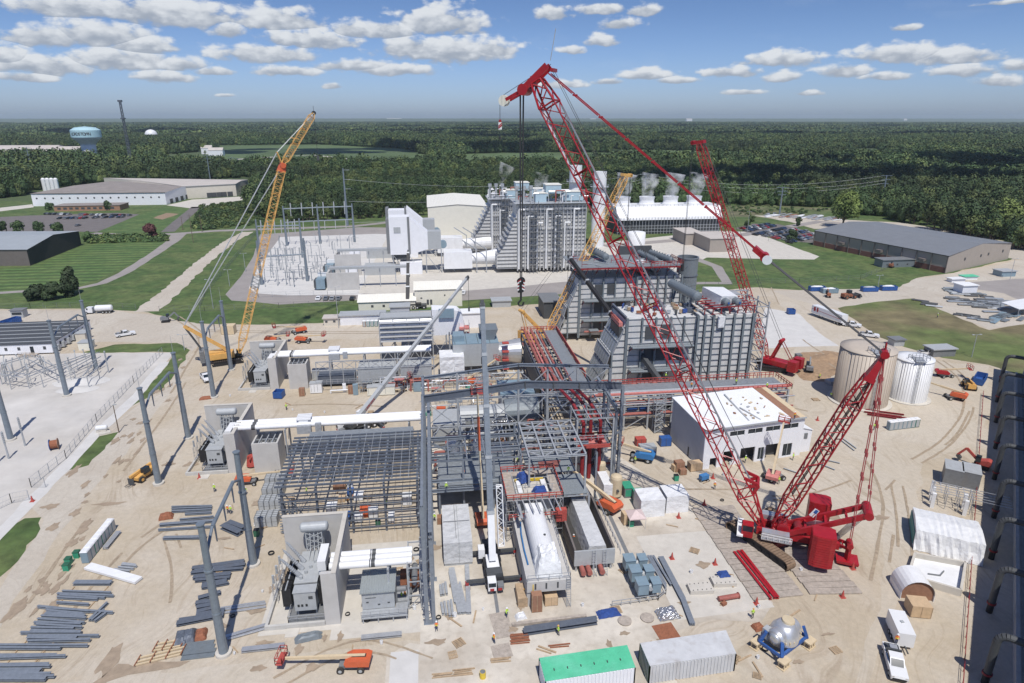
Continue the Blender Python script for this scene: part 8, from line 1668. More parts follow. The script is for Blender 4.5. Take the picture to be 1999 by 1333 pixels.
for k,(px,py,z) in enumerate(((872,958,6.2),(905,930,6.2),(1010,905,0),(600,965,0),(680,985,0),(755,990,0),(640,740,0),(700,745,0),(560,800,0),(1300,740,8.45),(1350,758,8.45),(1240,905,0),(1110,925,6.2),(1395,955,0),(1520,945,0),(990,1205,0),(965,1255,0),(1090,1240,0),(420,960,0),(1660,700,0),(1600,740,0),(1830,620,0),(1120,1060,0))): place((PA,PB,PC)[k%3],G(px,py,z),rnd.uniform(0,6),'construction worker in high-visibility vest and helmet among the steelwork or on open ground')['group']='other workers spread over the site'
PL_,BK,CO,PT=TL('timber_offcut','','timber'),TL('bucket','','bucket'),TL('cable_coil','','cable'),TL('pallet','','pallet')
build(B((-.9,-.08,.02),(.9,.08,.1),mat='wood'),'board',PL_);mb=MB('white');mb.lathe((0,0,0),[(.17,0),(.2,.42),(.16,.42),(.15,.1)],10);build(mb,'bucket_shell',BK);mb=MB('black');[mb.path([(.32*math.cos(a*.524)*(1-.04*q),.32*math.sin(a*.524),.06+.06*q) for a in range(13)],.045,5) for q in range(3)];build(mb,'coil',CO)
mb=MB('wood');[mb.box((-.6,-.5+q*.2,.1),(.6,-.38+q*.2,.13)) for q in range(6)];[mb.box((q,-.5,0),(q+.1,.6,.1)) for q in (-.6,-.05,.5)];build(mb,'slats',PT)
for k in range(150):
 px,py=rnd.uniform(430,1640),rnd.uniform(770,1325)
 if 540<px<670 and py>990: continue
 pr,l,g=((PL_,'small timber offcut lying loose on the site ground','loose timber offcuts'),(BK,'white bucket standing on the site ground','white buckets'),(PL_,'small timber offcut lying loose on the site ground','loose timber offcuts'),(CO,'black cable coil lying on the site ground','black cable coils'),(PT,'wooden pallet lying on the site ground','wooden pallets'))[k%5]
 place(pr,G(px,py)+V3((0,0,.06)),rnd.uniform(0,6.28),l,rnd.uniform(.8,1.5))['group']=g
for o in (PA,PB,PC):
 if not o['label']: o['label']='person in yellow vest and white helmet working on the slab'
proto=TL('traffic_cone','orange traffic cone','traffic cone');mb=MB('redsafe');mb.lathe((0,0,.04),[(.22,0),(.05,.85),(.03,.9)],12);build(mb,'cone',proto);mb=MB('redsafe');mb.cb((0,0,0),(.6,.6,.05));build(mb,'cone_base',proto)
for px,py in ((1312,1090),(1396,1101),(1392,933),(525,903),(1477,1178),(1645,1165),(1665,1110),(1325,1010),(390,933),(1375,985),(1453,765),(1500,855),(64,978),(1596,820)): place(proto,G(px,py),0,'orange traffic cone standing on the open site ground',1.3)['group']='traffic cones on the site'
for px,py,l in ((1232,1026,'small green bin beside the pink canopy'),(1320,937,'small green bin on the dirt left of the white building crates'),(502,1045,'small green bin at the foot of the second pole'),(739,1025,'dark green portable bin behind the nearest fire wall'),(1025,1178,'green drum under the generator pedestal front')):
 p=G(px,py);t=T('waste_bin',l,'bin',p);mb=MB('green' if px>1100 else 'darkgreen');mb.cb(p,(.8,.8,1.2),0,1.1);build(mb,'bin_body',t);mb=MB('black');mb.cb(p+V3((0,0,1.2)),(.85,.85,.06));build(mb,'bin_lid',t)
p=G(1374,938);t=T('generator_cart','small blue wheeled generator on the dirt left of the main boom','generator cart',p);mb=MB('bluelift');mb.cb(p+V3((0,0,.5)),(1.8,1.,.9),.3);build(mb,'housing',t)
for q in (-.7,.7): wheel(t,p+V3((q,-.4,.3)),V3((0,1,0)),.3,.2)
for px,py,px2,py2,l,m_ in ((960,1200,1000,1240,'large grey-brown plywood sheets lying on the slab','woodgrey'),(968,1262,992,1280,'small plywood sheet lying on the slab','woodgrey'),(1283,1222,1320,1246,'brown mud-stained sheet on the slab','rust')):
 a,b=G(px,py),G(px2,py2);mb=MB(m_);c=(a+b)/2;mb.cb(c+V3((0,0,.04)),(2.6 if px<1200 else 3,abs(a.y-b.y)+.6,.04),.12);S(mb,'plywood_sheet',l,'plywood')
for px,py,n_,l,sp in ((1016,1256,7,'stack of reddish timber planks on the slab below the white crane','rust'),(976,1292,3,'loose timber planks near the bottom edge','wood'),(1092,1263,2,'red-brown ladder-like rack and timbers above the green container','rust'),(905,1318,4,'loose timbers standing near the yellow drum at the bottom edge','wood'),(863,1322,3,'few timber offcuts at the bottom edge','wood')):
 p=G(px,py);mb=MB(sp);rnd=random.Random(px)
 for k in range(n_): y=p.y+k*.28;mb.bar((p.x-1.3+rnd.uniform(-.2,.2),y,.12+.05*(k%2)),(p.x+1.3+rnd.uniform(-.2,.3),y+rnd.uniform(-.1,.1),.12+.05*(k%2)),.16,.12)
 S(mb,'timber_planks',l,'timber')
p=G(943,1322);t=T('steel_drum','yellow steel drum standing at the bottom edge','drum',p);mb=MB('yellowp');mb.lathe(p,[(.4,0),(.4,1.),(.36,1.)],16);build(mb,'drum_body',t);mb=MB('midgrey');mb.lathe(p+V3((0,0,1)),[(.36,0),(.01,.02)],16);build(mb,'drum_lid',t)
for x,y,m_,sx,sy,h,l,sd in ((1017-0,1205,'wrap',1.6,1.2,.7,'small white crumpled sheet in front of the generator pedestal',1),(512,1015,'wrap',2.6,3,.5,'grey-white tarp heap between the crates and the second pole',2),(1560,888,'tarp_blue',2,1,.6,'',3),(560,985,'wrap',1,1,.5,'',4),(355,1247,'primer',1.6,3,.8,'dark bundle of steel fittings, left one near the nearest pole',5),(370,1243,'primer',1.8,2.6,.8,'dark bundle of steel fittings, right one near the nearest pole',6),(393,1240,'rust',1.6,2.2,.7,'rusty heap of fittings beside the dark bundles',7),(603,1245,'pipegrey',3.6,1.4,.7,'grey-green covered heap in front of the nearest transformer pit',9),(325,1010,'rust',2.4,1.6,.9,'rusty wire heap beside the loose beam pile',10),(402,778,'rust',3,1.4,.6,'rust-brown coil heap at the foot of the third pole frame',11),(1480,1255-30,'rust',1.6,1.4,.6,'rusty chain heap beside the blue-framed casing',12)):
 if l: S(cloth(G(x,y)+V3((0,0,.03)),sx,sy,h,m_,sd,8,.2),'covered_heap',l,'heap')
for k,(px,py) in enumerate(((385,1262),(386,1270),(388,1278),(386,1286))):
 p=G(px,py);mb=MB('pipegrey')
 for j in range(4): mb.bar(p+V3((-2.1,j*.2,.12)),p+V3((2.1,j*.2+.15,.12)),.18,.2)
 S(mb,'steel_bundle','grey flat steel bundle with straps at the foot of the nearest pole','steel bundle','bundles at the foot of the nearest pole')
t=T('timber_frame_skid','pale timber frame pallets with long planks left of the nearest pole foot','timber frame',G(330,1285))
for a,b in (((265,1300),(355,1278)),((300,1272),(355,1262))):
 A,Bv=G(*a),G(*b);mb=MB('boomtan')
 for q in (0,.5,1.2): mb.bar(A+V3((0,q,.2)),Bv+V3((0,q,.2)),.2,.2)
 for k in range(4): p=A.lerp(Bv,k/3);mb.m('rust').bar(p+V3((0,-.3,.35)),p+V3((.1,1.6,.35)),.12,.12);mb.m('boomtan')
 build(mb,'planks',t)
# ---------- existing plant behind ----------
def bld(px,yb,pr,yt,dep,lab,wall,roof,ridge=None,cat='building',nm='building',win=(),overh=.4,gable='x',z0=0,grp=None):
 (x0,y0,_),(x1,y1,h)=BX(px,yb,pr,yt,dep);t=T(nm,lab,cat,(x0,y0,0),grp);mb=MB(wall);mb.box((x0,y0,0),(x1,y1,h));r=ridge or 0
 if r and gable=='y': mb.add([(x0,y0,h),(x1,y0,h),((x0+x1)/2,y0,h+r),(x0,y1,h),(x1,y1,h),((x0+x1)/2,y1,h+r)],[(0,1,2),(5,4,3)])
 if r and gable=='x': mb.add([(x0,y0,h),(x0,y1,h),(x0,(y0+y1)/2,h+r),(x1,y0,h),(x1,y1,h),(x1,(y0+y1)/2,h+r)],[(2,1,0),(3,4,5)])
 build(mb,'wall',t);mb=MB(roof);o=overh;e=.06
 if gable=='y' and r: xm=(x0+x1)/2;mb.add([(x0-o,y0-o,h+e),(xm,y0-o,h+r+e),(x1+o,y0-o,h+e),(x0-o,y1+o,h+e),(xm,y1+o,h+r+e),(x1+o,y1+o,h+e),(x0-o,y0-o,h-.25),(x1+o,y0-o,h-.25)],[(0,1,4,3),(1,2,5,4)])
 elif r: ym=(y0+y1)/2;mb.add([(x0-o,y0-o,h+e),(x1+o,y0-o,h+e),(x1+o,ym,h+r+e),(x0-o,ym,h+r+e),(x0-o,y1+o,h+e),(x1+o,y1+o,h+e)],[(0,1,2,3),(3,2,5,4)])
 else: mb.box((x0-o,y0-o,h),(x1+o,y1+o,h+.3))
 build(mb,'roof',t)
 for (u,z,w,hh) in win: mb=MB('darkgrey');x=x0+u*(x1-x0);mb.box((x,y0-.05,z),(x+w,y0+.02,z+hh));build(mb,'window' if z>.5 else 'door',t)
 return t,(x0,y0,x1,y1,h)
yb_=G(838,470).y
bld(838,470,953,404,abs(G(826,381,19.5).y-yb_),'tall cream metal hall with low gabled roof behind the existing plant','cream','creamroof',1.4,gable='y')
bld(701,607,812,590,11,'long low cream admin building with cream roof and small windows','cream','creamroof',1.6,win=[(.22,1.3,.9,.9),(.42,1.3,.9,.9),(.62,1.3,.9,.9)])
bld(811,600,903,566,13,'taller cream admin building with plain gabled roof','cream','creamroof',1.8,win=[(.12,3.4,.7,.5),(.25,1,.8,2),(.32,1,.8,2),(.62,4.2,.5,.6)])
bld(633,636,664,622,4,'beige site hut with small windows left of the white site trailer','beigewall','beigeroof',win=[(.1,1.2,.8,.7),(.6,1.2,.8,.7)],nm='site_hut',cat='hut')
bld(665,635,752,617,5,'long white site trailer behind the farthest row of toilets','wallwhite','ltgrey',nm='site_trailer',cat='trailer')
bld(763,618,800,600,5,'pale grey hut right of the white site trailer','wallgrey','ltgrey',nm='site_hut',cat='hut');bld(962,600,998,588,5,'light grey site cabin with white notice behind the hoods','ltgrey','ltgrey',nm='site_cabin',cat='cabin')
bld(902,640,945,612,5,'white box-like site cabin right of the curved intake duct','wallwhite','roofwhite',nm='site_cabin',cat='cabin')
bld(1062,622,1096,590,12,'dark grey shed with flat roof beside the yellow crane boom foot','darkgrey','midgrey',nm='storage_shed',cat='shed')
bld(1385,492,1432,466,22,'blocky taupe service building beside the existing plant','taupe','beigeroof');bld(1338,478,1372,456,20,'lower taupe service building with wall units','taupe','beigeroof')
for px,pb,pt_,r,l,m_ in ((1242,477,453,5,'white round tank behind the main red boom','white'),(1120,478,322,3.4,'white round exhaust stack partly behind the main red boom, left one','white'),(1166,480,334,3.6,'white round exhaust stack right of the main red boom','white')):
 p=G(px,pb);h=HZ(p.x,p.y,pt_);t=T('stack' if h>20 else 'water_tank',l,'stack' if h>20 else 'tank',p);mb=MB(m_);mb.lathe(p,[(r,0),(r,h),(r*.9,h+.3),(.02,h+.9)] if h<20 else [(r,0),(r,h),(r-.3,h),(r-.3,h-3)],28);build(mb,'shell',t,smooth=h<20)
 if h>20:
  mb=MB('galv');z=h*.8;mb.lathe(p+V3((0,0,z)),[(r,0),(r+1.6,0),(r+1.6,.15),(r,.15)],20);q=[p+V3(((r+1.6)*math.cos(a*.524),(r+1.6)*math.sin(a*.524),z)) for a in range(13)];mb.rail(q,1.2,.06,1.8);mb.ladder(p+V3((r+.3,-.5,0)),p+V3((r+.3,-.5,z)),.7,(0,1,0));build(mb,'platform',t)
def oldhrsg(x0,y0,lab,L=41,Z=31):
 t=T('boiler_unit',lab,'boiler',(x0,y0,0),'silver boiler units of the existing plant');D=14
 mb=MB('casing');mb.box((x0+9,y0+1,2),(x0+L,y0+D,Z));mb.ext([(x0,2),(x0,8),(x0+3.4,12),(x0+9,Z-5),(x0+9,2)],'y',y0+1,y0+D);build(mb,'casing',t)
 mb=MB('alum')
 for k in range(19): x=x0+9.3+k*(L-9.6)/18;mb.box((x,y0+.3,1),(x+.5,y0+1,Z))
 build(mb,'rib_column',t);mb=MB('darkgrey')
 for k in range(17): z=2.5+k*1.7;mb.box((x0+max(.2,(z-8)/18*9+.2),y0+.75,z),(x0+L,y0+1,z+.22))
 build(mb,'stiffener',t);mb=MB('alum')
 for k in range(9): z0=9+k*2;xa=x0+1+k*1.0;mb.bar((xa-.6,y0+1,z0),(xa-.6,y0+D,z0),1.2,.5)
 build(mb,'sheeting_step',t)
 mb=MB('midgrey')
 for xa in (x0+15,x0+26):
  for z in range(4,31,3): mb.box((xa,y0-1.8,z),(xa+3.6,y0+.3,z+.15));mb.bar((xa,y0-1.8,z),(xa+3.6,y0-1.8,z+3),.14)
  for q in (0,1.8,3.6): mb.bar((xa+q,y0-1.8,0),(xa+q,y0-1.8,Z+2),.2)
 build(mb,'stair_tower',t)
 for z in (10,20,Z-2.5): mb=MB('white');mb.rail([(x0+10,y0-.4,z),(x0+L,y0-.4,z)],1.2,.06,2);build(mb,'gallery_rail',t)
 mb=MB('galv');mb.box((x0+8,y0-1.5,Z+.6),(x0+L+1,y0+D+2,Z+.8));build(mb,'roof_deck',t)
 rnd=random.Random(int(y0))
 for xa,w,zz in ((x0+18,5,3),(x0+23,7,6.5),(x0+31,9,3.5)): mb=MB('skyblue');mb.box((xa,y0+2+zz*.4,Z+.8+zz-3),(xa+w,y0+6+zz,Z+zz+1.6));mb.m('creamroof').box((xa-.2,y0+1.8+zz*.4,Z+zz+1.6),(xa+w+.2,y0+6.2+zz,Z+zz+1.9));build(mb,'roof_enclosure',t)
 for k in range(34): mb=MB(rnd.choice(['white','alum','galv','wallwhite','redpipe','midgrey']));x=x0+8+rnd.random()*(L-10);y=y0+rnd.random()*D;z=Z+.8;h=rnd.uniform(1,5.5);mb.path([(x,y,z),(x,y,z+h),(x+rnd.uniform(1,5),y,z+h)],rnd.uniform(.12,.4),6);build(mb,'roof_pipe',t)
 for k in range(3): x=x0+9.5+k*3.2;mb=MB('alum');mb.tube((x,y0+4,Z),(x,y0+4,Z+6.5+k%2),.6,n=10);mb.tube((x,y0+4,Z+6.5),(x,y0+4,Z+8),1.,n=12);build(mb,'silencer',t)
 for k in range(7): mb=MB('white');x=x0+10+k*4.2;mb.path([(x,y0-.6,2),(x,y0-.6,Z-2-k%3*3),(x+2.6,y0-.6,Z-2-k%3*3)],.38,8);build(mb,'down_pipe',t)
oldhrsg(30,292,'silver-white boiler unit with blue roof boxes and many pipes behind the hook block');oldhrsg(22,336,'second silver-white boiler unit, farther back beside the cream hall',30,28)
for k,(y,l) in enumerate(((296,'nearer white gas turbine train with tall white intake house in the existing plant'),(334,'farther white gas turbine train in front of the cream hall'))):
 t=T('turbine_train',l,'gas turbine',(-18,y,0),'white turbine trains of the existing plant');xa=PLy(763+0*k,500,y);A=[('intake_house','wallwhite',(xa,y+1,9),(xa+9,y+9,26 if k==0 else 24)),('filter_rack','midgrey',(xa-1.4,y+1.2,9.5),(xa-.05,y+8.8,25)),('corner_strip','midgrey',(xa+8.1,y+.8,9),(xa+9,y+.98,26)),('vent_grille','ltgrey',(xa+2,y+.8,19),(xa+5,y+.98,21.5)),('support_skirt','darkgrey',(xa+.5,y+2,6.5),(xa+8.5,y+8.5,8.98)),('grey_duct','ltgrey',(xa+17,y+2,11),(xa+23,y+8,19)),('turbine_enclosure','white',(xa+24,y,2),(xa+37,y+9,9.6)),('generator_enclosure','wallwhite',(xa+4,y,0),(xa+14,y+7,5.5)),('generator_enclosure','ltgrey',(xa-12,y,0),(xa+2,y+6,4.6)),('control_cabin','wallwhite',(xa-20,y-4,0),(xa-15,y,4.2))]
 boxes(t,A);mb=MB('wallwhite');mb.add([(xa+9.1,y+1,9),(xa+9.1,y+9,9),(xa+9.1,y+9,25.5),(xa+9.1,y+1,25.5),(xa+17,y+2,11),(xa+17,y+8,11),(xa+17,y+8,19),(xa+17,y+2,19)],[(0,4,7,3),(3,7,6,2),(2,6,5,1),(0,1,5,4)]);build(mb,'taper_duct',t)
 mb=MB('white');mb.tube((xa+37,y+4.5,5.6),(xa+47,y+4.5,6.2),2.4,3.4,20);mb.tube((xa+47,y+4.5,6.2),(xa+52,y+4.5,6.4),3.5,n=20);build(mb,'exhaust_duct',t);mb=MB('galv')
 for x in (xa+1,xa+8,xa+16,xa+23):
  for yy in (y+1.4,y+8): mb.bar((x,yy,0),(x,yy,11),.4)
  mb.bar((x,y+1.4,9),(x+6,y+1.4,.5),.22)
 for x in (xa+39,xa+43.5): mb.bar((x,y-1,0),(x,y-1,11),.4);mb.bar((x,y-1,11),(x-6,y+6,14),.35)
 build(mb,'steel_frame',t);mb=MB('bluegrey');mb.tube((xa+24,y+10,11.5),(xa+24,y+13,11.5),1.8,n=20);mb.cb((xa+17,y+10,9.6),(3,3,3));mb.cb((xa+21,y+10,9.6),(2,2,3.4));build(mb,'cooling_fan',t)
for k,(a,b,pb,pt_,l) in enumerate(((640,703,567,533,'nearer grey concrete fire wall with transformer and pipe bridge in the existing plant'),(656,707,538,497,'farther grey concrete fire wall with transformer and pipe bridge in the existing plant'))):
 (x0,y0,_),(x1,y1,h)=BX(a,pb,b,pt_,1);t=T('fire_wall_bay',l,'transformer bay',(x0,y0,0),'old concrete transformer bays')
 boxes(t,[('fire_wall','concwall',(x0,y0,0),(x1,y0+.8,h)),('fire_wall','concwall',(x0,y0+.8,0),(x0+.8,y0+11,h)),('transformer_tank','bluegrey',(x0-4.6,y0+1,.5),(x0-1,y0+7,4.6)),('radiator_bank','darkgrey',(x0-5.5,y0+1.2,1),(x0-4.65,y0+6.8,4.2)),('bus_duct','ltgrey',(x0+1,y0+3,h+.8),(x0+34,y0+5.6,h+1.7)),('conservator_tank','white',(x0-4.6,y0+7.2,4.6),(x0-1,y0+8.6,6))]);mb=MB('galv')
 for q in range(5): mb.bar((x0+2+q*6.5,y0+4.2,0),(x0+2+q*6.5,y0+4.2,h+.8),.3)
 build(mb,'support_bent',t)
p=G(1205,458);t=T('cooling_tower','long white cooling tower with fan cones steaming behind the plant','cooling tower',p);x0,y0=p.x,p.y;x1=PLy(1408,452,y0);h1=HZ(x0,y0,430);h2=h1+7.5
mb=MB('white');mb.ext([(y0,h1),(y0+5,h2),(y0+23,h2),(y0+28,h1)],'x',x0,x1);build(mb,'casing',t)
mb=MB('darkgrey');mb.box((x0+.5,y0+1.5,0),(x1-.5,y0+26,h1));build(mb,'fill_wall',t);mb=MB('galv');n=34
for k in range(n+1): x=x0+(x1-x0)*k/n;mb.bar((x,y0,0),(x,y0,h1+1.6),.22)
for z in (1.6,3.4,5.2,h1,h1+1.4): mb.bar((x0,y0-.1,z),(x1,y0-.1,z),.18)
mb.rail([(x0,y0+5,h2),(x1,y0+5,h2)],1.2,.07,2.5);build(mb,'frame',t)
FANS=[]
for px in (1216,1263,1309,1355): x=PLy(px,395,y0+14);mb=MB('white');mb.lathe((x,y0+14,h2),[(5.4,0),(4.6,1.6),(4.4,3),(4.9,5),(4.6,5),(4.1,3)],24);build(mb,'fan_cone',t);FANS.append((x,y0+14,h2+5))
# ---------- switchyard gantries ----------
def gantry(P,ztop,beams,lab,rods=True):
 g=[G(*p_) for p_ in P];t=T('switchyard_gantry',lab,'gantry',g[0],'tapered grey gantries of the switchyard')
 for q in g: mb=MB('pole');mb.tube(q,q+V3((0,0,ztop)),.75,.35,10);build(mb,'pole',t)
 for z in beams:
  for a,b in zip(g,g[1:]): mb=MB('pole');mb.tube(a+V3((0,0,z)),b+V3((0,0,z)),.32,n=8);build(mb,'crossbeam',t)
  L=(g[-1]-g[0]).length
  for k in range(6):
   p=g[0].lerp(g[-1],(k+.7)/6.4)+V3((0,0,z));mb=MB('ltgrey')
   if z==beams[0]: mb.bar(p,p+V3((0,0,3)),.5,.5);mb.tube(p+V3((0,-1,0)),p+V3((0,-1.2,-4)),.22,n=6)
   else: mb.tube(p,p-V3((0,1,4.5)),.2,n=6)
   build(mb,'insulator',t)
 return t
gantry([(561,479),(626,475),(693,472)],22,(20.4,13.),'tall three-pole gantry with insulators at the back of the switchyard')
gantry([(509,505),(592,502)],20,(16.5,),'two-pole gantry left of the tall switchyard gantry');gantry([(512,555),(601,548)],19,(12.,),'two-pole gantry crossing the orange crane boom low in the switchyard')
p=G(679,440);t=T('line_pole','tall grey monopole with short arms behind the switchyard','line pole',p);h=HZ(p.x,p.y,328);mb=MB('pole');mb.tube(p,p+V3((0,0,h)),.9,.4,10);build(mb,'pole',t);LP=[p+V3((2,0,h-k*7)) for k in (1,3,5)]
for k in range(3): mb=MB('galv');mb.bar(p+V3((0,0,h-1-k*6)),p+V3((4,0,h-1-k*6)),.2);build(mb,'crossarm',t)
t=T('switchgear_field','dense field of grey insulators and bus posts inside the old switchyard','switchgear',G(600,520));rnd=random.Random(6)
for k in range(95):
 px=rnd.uniform(545,700);py=rnd.uniform(470,560);px-= (py-470)*.35;p=G(px,py);mb=MB(rnd.choice(['galv','ltgrey','pole']));h=rnd.uniform(3,7);mb.tube(p,p+V3((0,0,h)),.16,n=5)
 if k%2: d=V3((rnd.uniform(-1,1),rnd.uniform(-.4,.4),rnd.uniform(.2,1)));mb.tube(p+V3((0,0,h)),p+V3((0,0,h))+d*1.8,.14,n=5)
 if k%5==0: mb.bar(p+V3((-4,0,h)),p+V3((4,0,h)),.14)
 build(mb,'insulator_post',t)
fence([(497,566),(505,580),(640,575),(700,572)],'light fence along the front of the old switchyard',2,5)
def tower2(px,pb,pt_,lab,arms=True):
 p=G(px,pb);h=HZ(p.x,p.y,pt_);t=T('line_pole',lab,'line pole',p);mb=MB('pole');mb.tube(p,p+V3((0,0,h)),.7,.35,8);build(mb,'pole',t);R=[]
 for k in range(3): z=h-.5-k*h*.13;mb=MB('pole');mb.bar(p+V3((-5+k,0,z)),p+V3((5-k,0,z)),.3);build(mb,'crossarm',t);R.append(p+V3((3*(1 if k%2 else -1),0,z)))
 return R
Ra=tower2(1258,398,338,'power line pole standing behind the white cooling tower');Rb=tower2(1721,400,341,'grey-green power line pole against the dark woods at right');tower2(1522,418,364,'thin wooden line pole at the edge of the right-hand woods')
tower2(64,340,286,'white line pole in the woods at far left');tower2(411,350,302,'white line pole just behind the white warehouse');tower2(455,330,306,'thin white line pole left of the farm field, one of a pair');tower2(467,334,308,'thin white line pole right of the farm field pair');tower2(1932,295,274,'faint pylon above the woods at far right');tower2(1287,262,240,'distant lattice pylon right of the red boom pendants')
def wires(A,Bs,sag,lab,r=.07):
 t=T('power_line',lab,'power line',A[0])
 for a,b in zip(A,Bs):
  mb=MB('galv');P_=[a.lerp(b,k/14)-V3((0,0,sag*4*(k/14)*(1-k/14))) for k in range(15)];mb.path(P_,r,4);build(mb,'wire',t)
wires(LP,Ra,7,'three wires sagging from the switchyard pole across the woods to the right');wires(Ra,Rb,8,'three wires sagging across the dark woods at right')
# ---------- far and side buildings ----------
def quadb(lab,foot,h,wall,roof,slope=0,cat='warehouse',nm='warehouse',parts=None):
 F=[G(*f) if not isinstance(f,Vector) else f for f in foot];t=T(nm,lab,cat,F[0]);mb=MB(wall);P_=[(q.x,q.y) for q in F];n=4
 m0=F[0].lerp(F[3],.5);m1=F[1].lerp(F[2],.5);H_=[h]*4
 vs=F+[q+V3((0,0,h)) for q in F]+[m0+V3((0,0,h+slope)),m1+V3((0,0,h+slope))]
 mb.add(vs,[(0,1,5,4),(1,2,6,9,5),(2,3,7,6),(3,0,4,8,7)]);build(mb,'wall',t);mb=MB(roof);c=sum(F,V3())/4;R=[q+(q-c).normalized()*.6+V3((0,0,h+.05)) for q in F];mb.add(R+[vs[8]+V3((0,0,.06)),vs[9]+V3((0,0,.06))],[(0,1,5,4),(4,5,2,3)])
 for i in (0,1,2,3): a,b=R[i],R[(i+1)%4]
 mb.m('darkgrey' if wall!='beigewall' else 'ltgrey').bar(R[0]-V3((0,0,.2)),R[1]-V3((0,0,.2)),.15,.35);build(mb,'roof',t);return t,F,t
a,b=G(1588,478),G(1845,533);c=G(1968,505);d=a+(c-b);t,F,_=quadb('long taupe warehouse with brick base and big grey roof at right',[a,b,c,d],8.2,'taupe','greyroof',2.6)
mb=MB('brickred');e=(b-a).normalized();n_=V3((e.y,-e.x,0));mb.bar(a+n_*-.0+V3((0,0,1.3))+n_*.06,b+n_*.06+V3((0,0,1.3)),.1,2.6);build(mb,'brick_base',t)
for k in range(11): mb=MB('browngrey');q=a.lerp(b,k/10)+n_*.15;mb.bar(q,q+V3((0,0,8)),.35);build(mb,'pilaster',t)
for k in (2,5,8): mb=MB('browngrey');q=a.lerp(b,(k+.3)/10)+n_*1.;mb.bar(q+V3((0,0,4.4)),q+e*3+V3((0,0,4.4)),2,1.2);build(mb,'loading_canopy',t)
e2=(c-b).normalized()
for k in (.25,.5,.62,.86): mb=MB('darkgrey');q=b.lerp(c,k);mb.bar(q+V3((0,0,5.)),q+e2*1.3+V3((0,0,5.)),.3,1.2);build(mb,'window',t)
bld(1722,522,1800,508,6,'slate-blue site trailer in front of the taupe warehouse','pipegrey','midgrey',nm='site_trailer',cat='trailer',win=[(.1,1,.8,.8),(.35,1,.8,.8),(.6,1,.8,.8)])
a,b,c,d=G(-260,520),G(60,518),G(160,478),None;d=a+(c-b);t,F,_=quadb('dark charcoal warehouse with pale metal roof at the left edge',[a,b,c,d],7.9,'charcoal','ltroof',2.6);fx_=(b-a).normalized();fn=V3((fx_.y,-fx_.x,0));mb=MB('browngrey');mb.bar(a+fn*.08+V3((0,0,3.9)),b+fn*.08+V3((0,0,3.9)),.12,7.8);build(mb,'front_cladding',t)
a,b,c=G(66,402),G(326,399),G(362,389);d=G(62,374)*.0+a+(G(130,368)-a)*1.0;t,F,_=quadb('long white factory with brown roof and a row of small round windows',[a,b,b+(c-b)*1.9,a+(c-b)*1.9+V3((10,40,0))],10,'wallwhite','brownroof',1.2,nm='factory',cat='factory')
e=(b-a).normalized()
for k in range(16): mb=MB('darkgrey');q=a.lerp(b,(k+.6)/16.4)+V3((0,-.1,6.2));mb.tube(q,q+V3((0,.2,0)),.75,n=8);build(mb,'round_window',t)
for k in range(4): mb=MB('darkgrey');q=b.lerp(b+(c-b)*1.3,.15+k*.22)+V3((.1,0,2));mb.bar(q,q+(c-b).normalized()*5,.3,3.6);build(mb,'loading_door',t)
a,b=G(362,388),G(463,382);c=G(487,373);t,F,_=quadb('white distribution building with five dock doors and beige roof',[a,b,c,a+(c-b)+V3((-110,60,0))],11,'beigewall','beigeroof',1.,nm='distribution_building',cat='warehouse')
for k in (.42,.5,.61,.7,.82): mb=MB('darkgrey');q=a.lerp(b,k)+V3((0,-.15,2.3));mb.bar(q,q+(b-a).normalized()*4.6,.2,4);build(mb,'dock_door',t)
bld(107,412,236,402,16,'low brick office with flat brown roof in front of the white factory','brick','brownroof',nm='office_building',cat='office',win=[(k*.09+.05,1.2,2.5,1.6) for k in range(10)])
for k in range(4): p=G(90+k*8,375);t=T('silo','white upright silo in the row of four behind the factory','silo',p,'white silos');mb=MB('white');mb.lathe(p,[(1.9,0),(1.9,12.5),(.8,13.6),(.01,13.7)],16);build(mb,'silo_shell',t);mb=MB('bluegrey');mb.box((p.x+1.8,p.y-1,0),(p.x+2.3,p.y,12));build(mb,'pipe_riser',t)
def wtower(px,pb,pt_,wpx,lab,txt=None,mat='cyan'):
 p=G(px,pb);h=HZ(p.x,p.y,pt_);r=wpx/2*p.length/PF*.78;t=T('water_tower',lab,'water tower',p);mb=MB('wallwhite')
 if txt: mb.lathe(p,[(r*.5,0),(r*.5,h*.5),(r*.56,h*.54),(r*.9,h*.66),(r,h*.71)],32)
 else: mb.lathe(p,[(r*.5,0),(r*.5,h*.55),(r,h*.6)],24)
 build(mb,'pedestal',t,smooth=False);mb=MB(mat)
 if txt: mb.lathe(p,[(r,h*.71),(r,h*.9),(r*.7,h*.97),(.02,h)],40)
 else: mb.lathe(p,[(r,h*.6)]+[(r*math.cos(a),h*.6+h*.4*math.sin(a)) for a in (.3,.6,.9,1.2,1.5)],28)
 tk=build(mb,'tank',t,smooth=not txt)
 if txt:
  for k,chh in enumerate(txt): a=math.radians(-126+k*9);q=p+V3((r*1.01*math.cos(a),r*1.01*math.sin(a),h*.8));crane_text(tk,chh,q,(-math.sin(a),math.cos(a),0),(0,0,1),h*.11,'darkgrey')
wtower(180,318,246,54,'big pale blue water tower lettered with a town name above the woods','LORDSTOWN');wtower(298,276,252,24,'small white domed water tower right of the lattice mast',None,'white')
p=G(259,330);h=HZ(p.x,p.y,188);t=T('lattice_mast','tall dark lattice mast standing on the horizon at left','mast',p);mb=MB('primer');mb.truss(p,p+V3((0,0,h*.93)),3,3,34,.3,2,2,side=(1,0,0),lace=.2);build(mb,'lattice',t);mb=MB('primer');mb.cb(p+V3((0,0,h*.7)),(5,5,1.6));mb.cb(p+V3((0,0,h*.93)),(4.6,4.6,2.4));build(mb,'antenna_head',t)
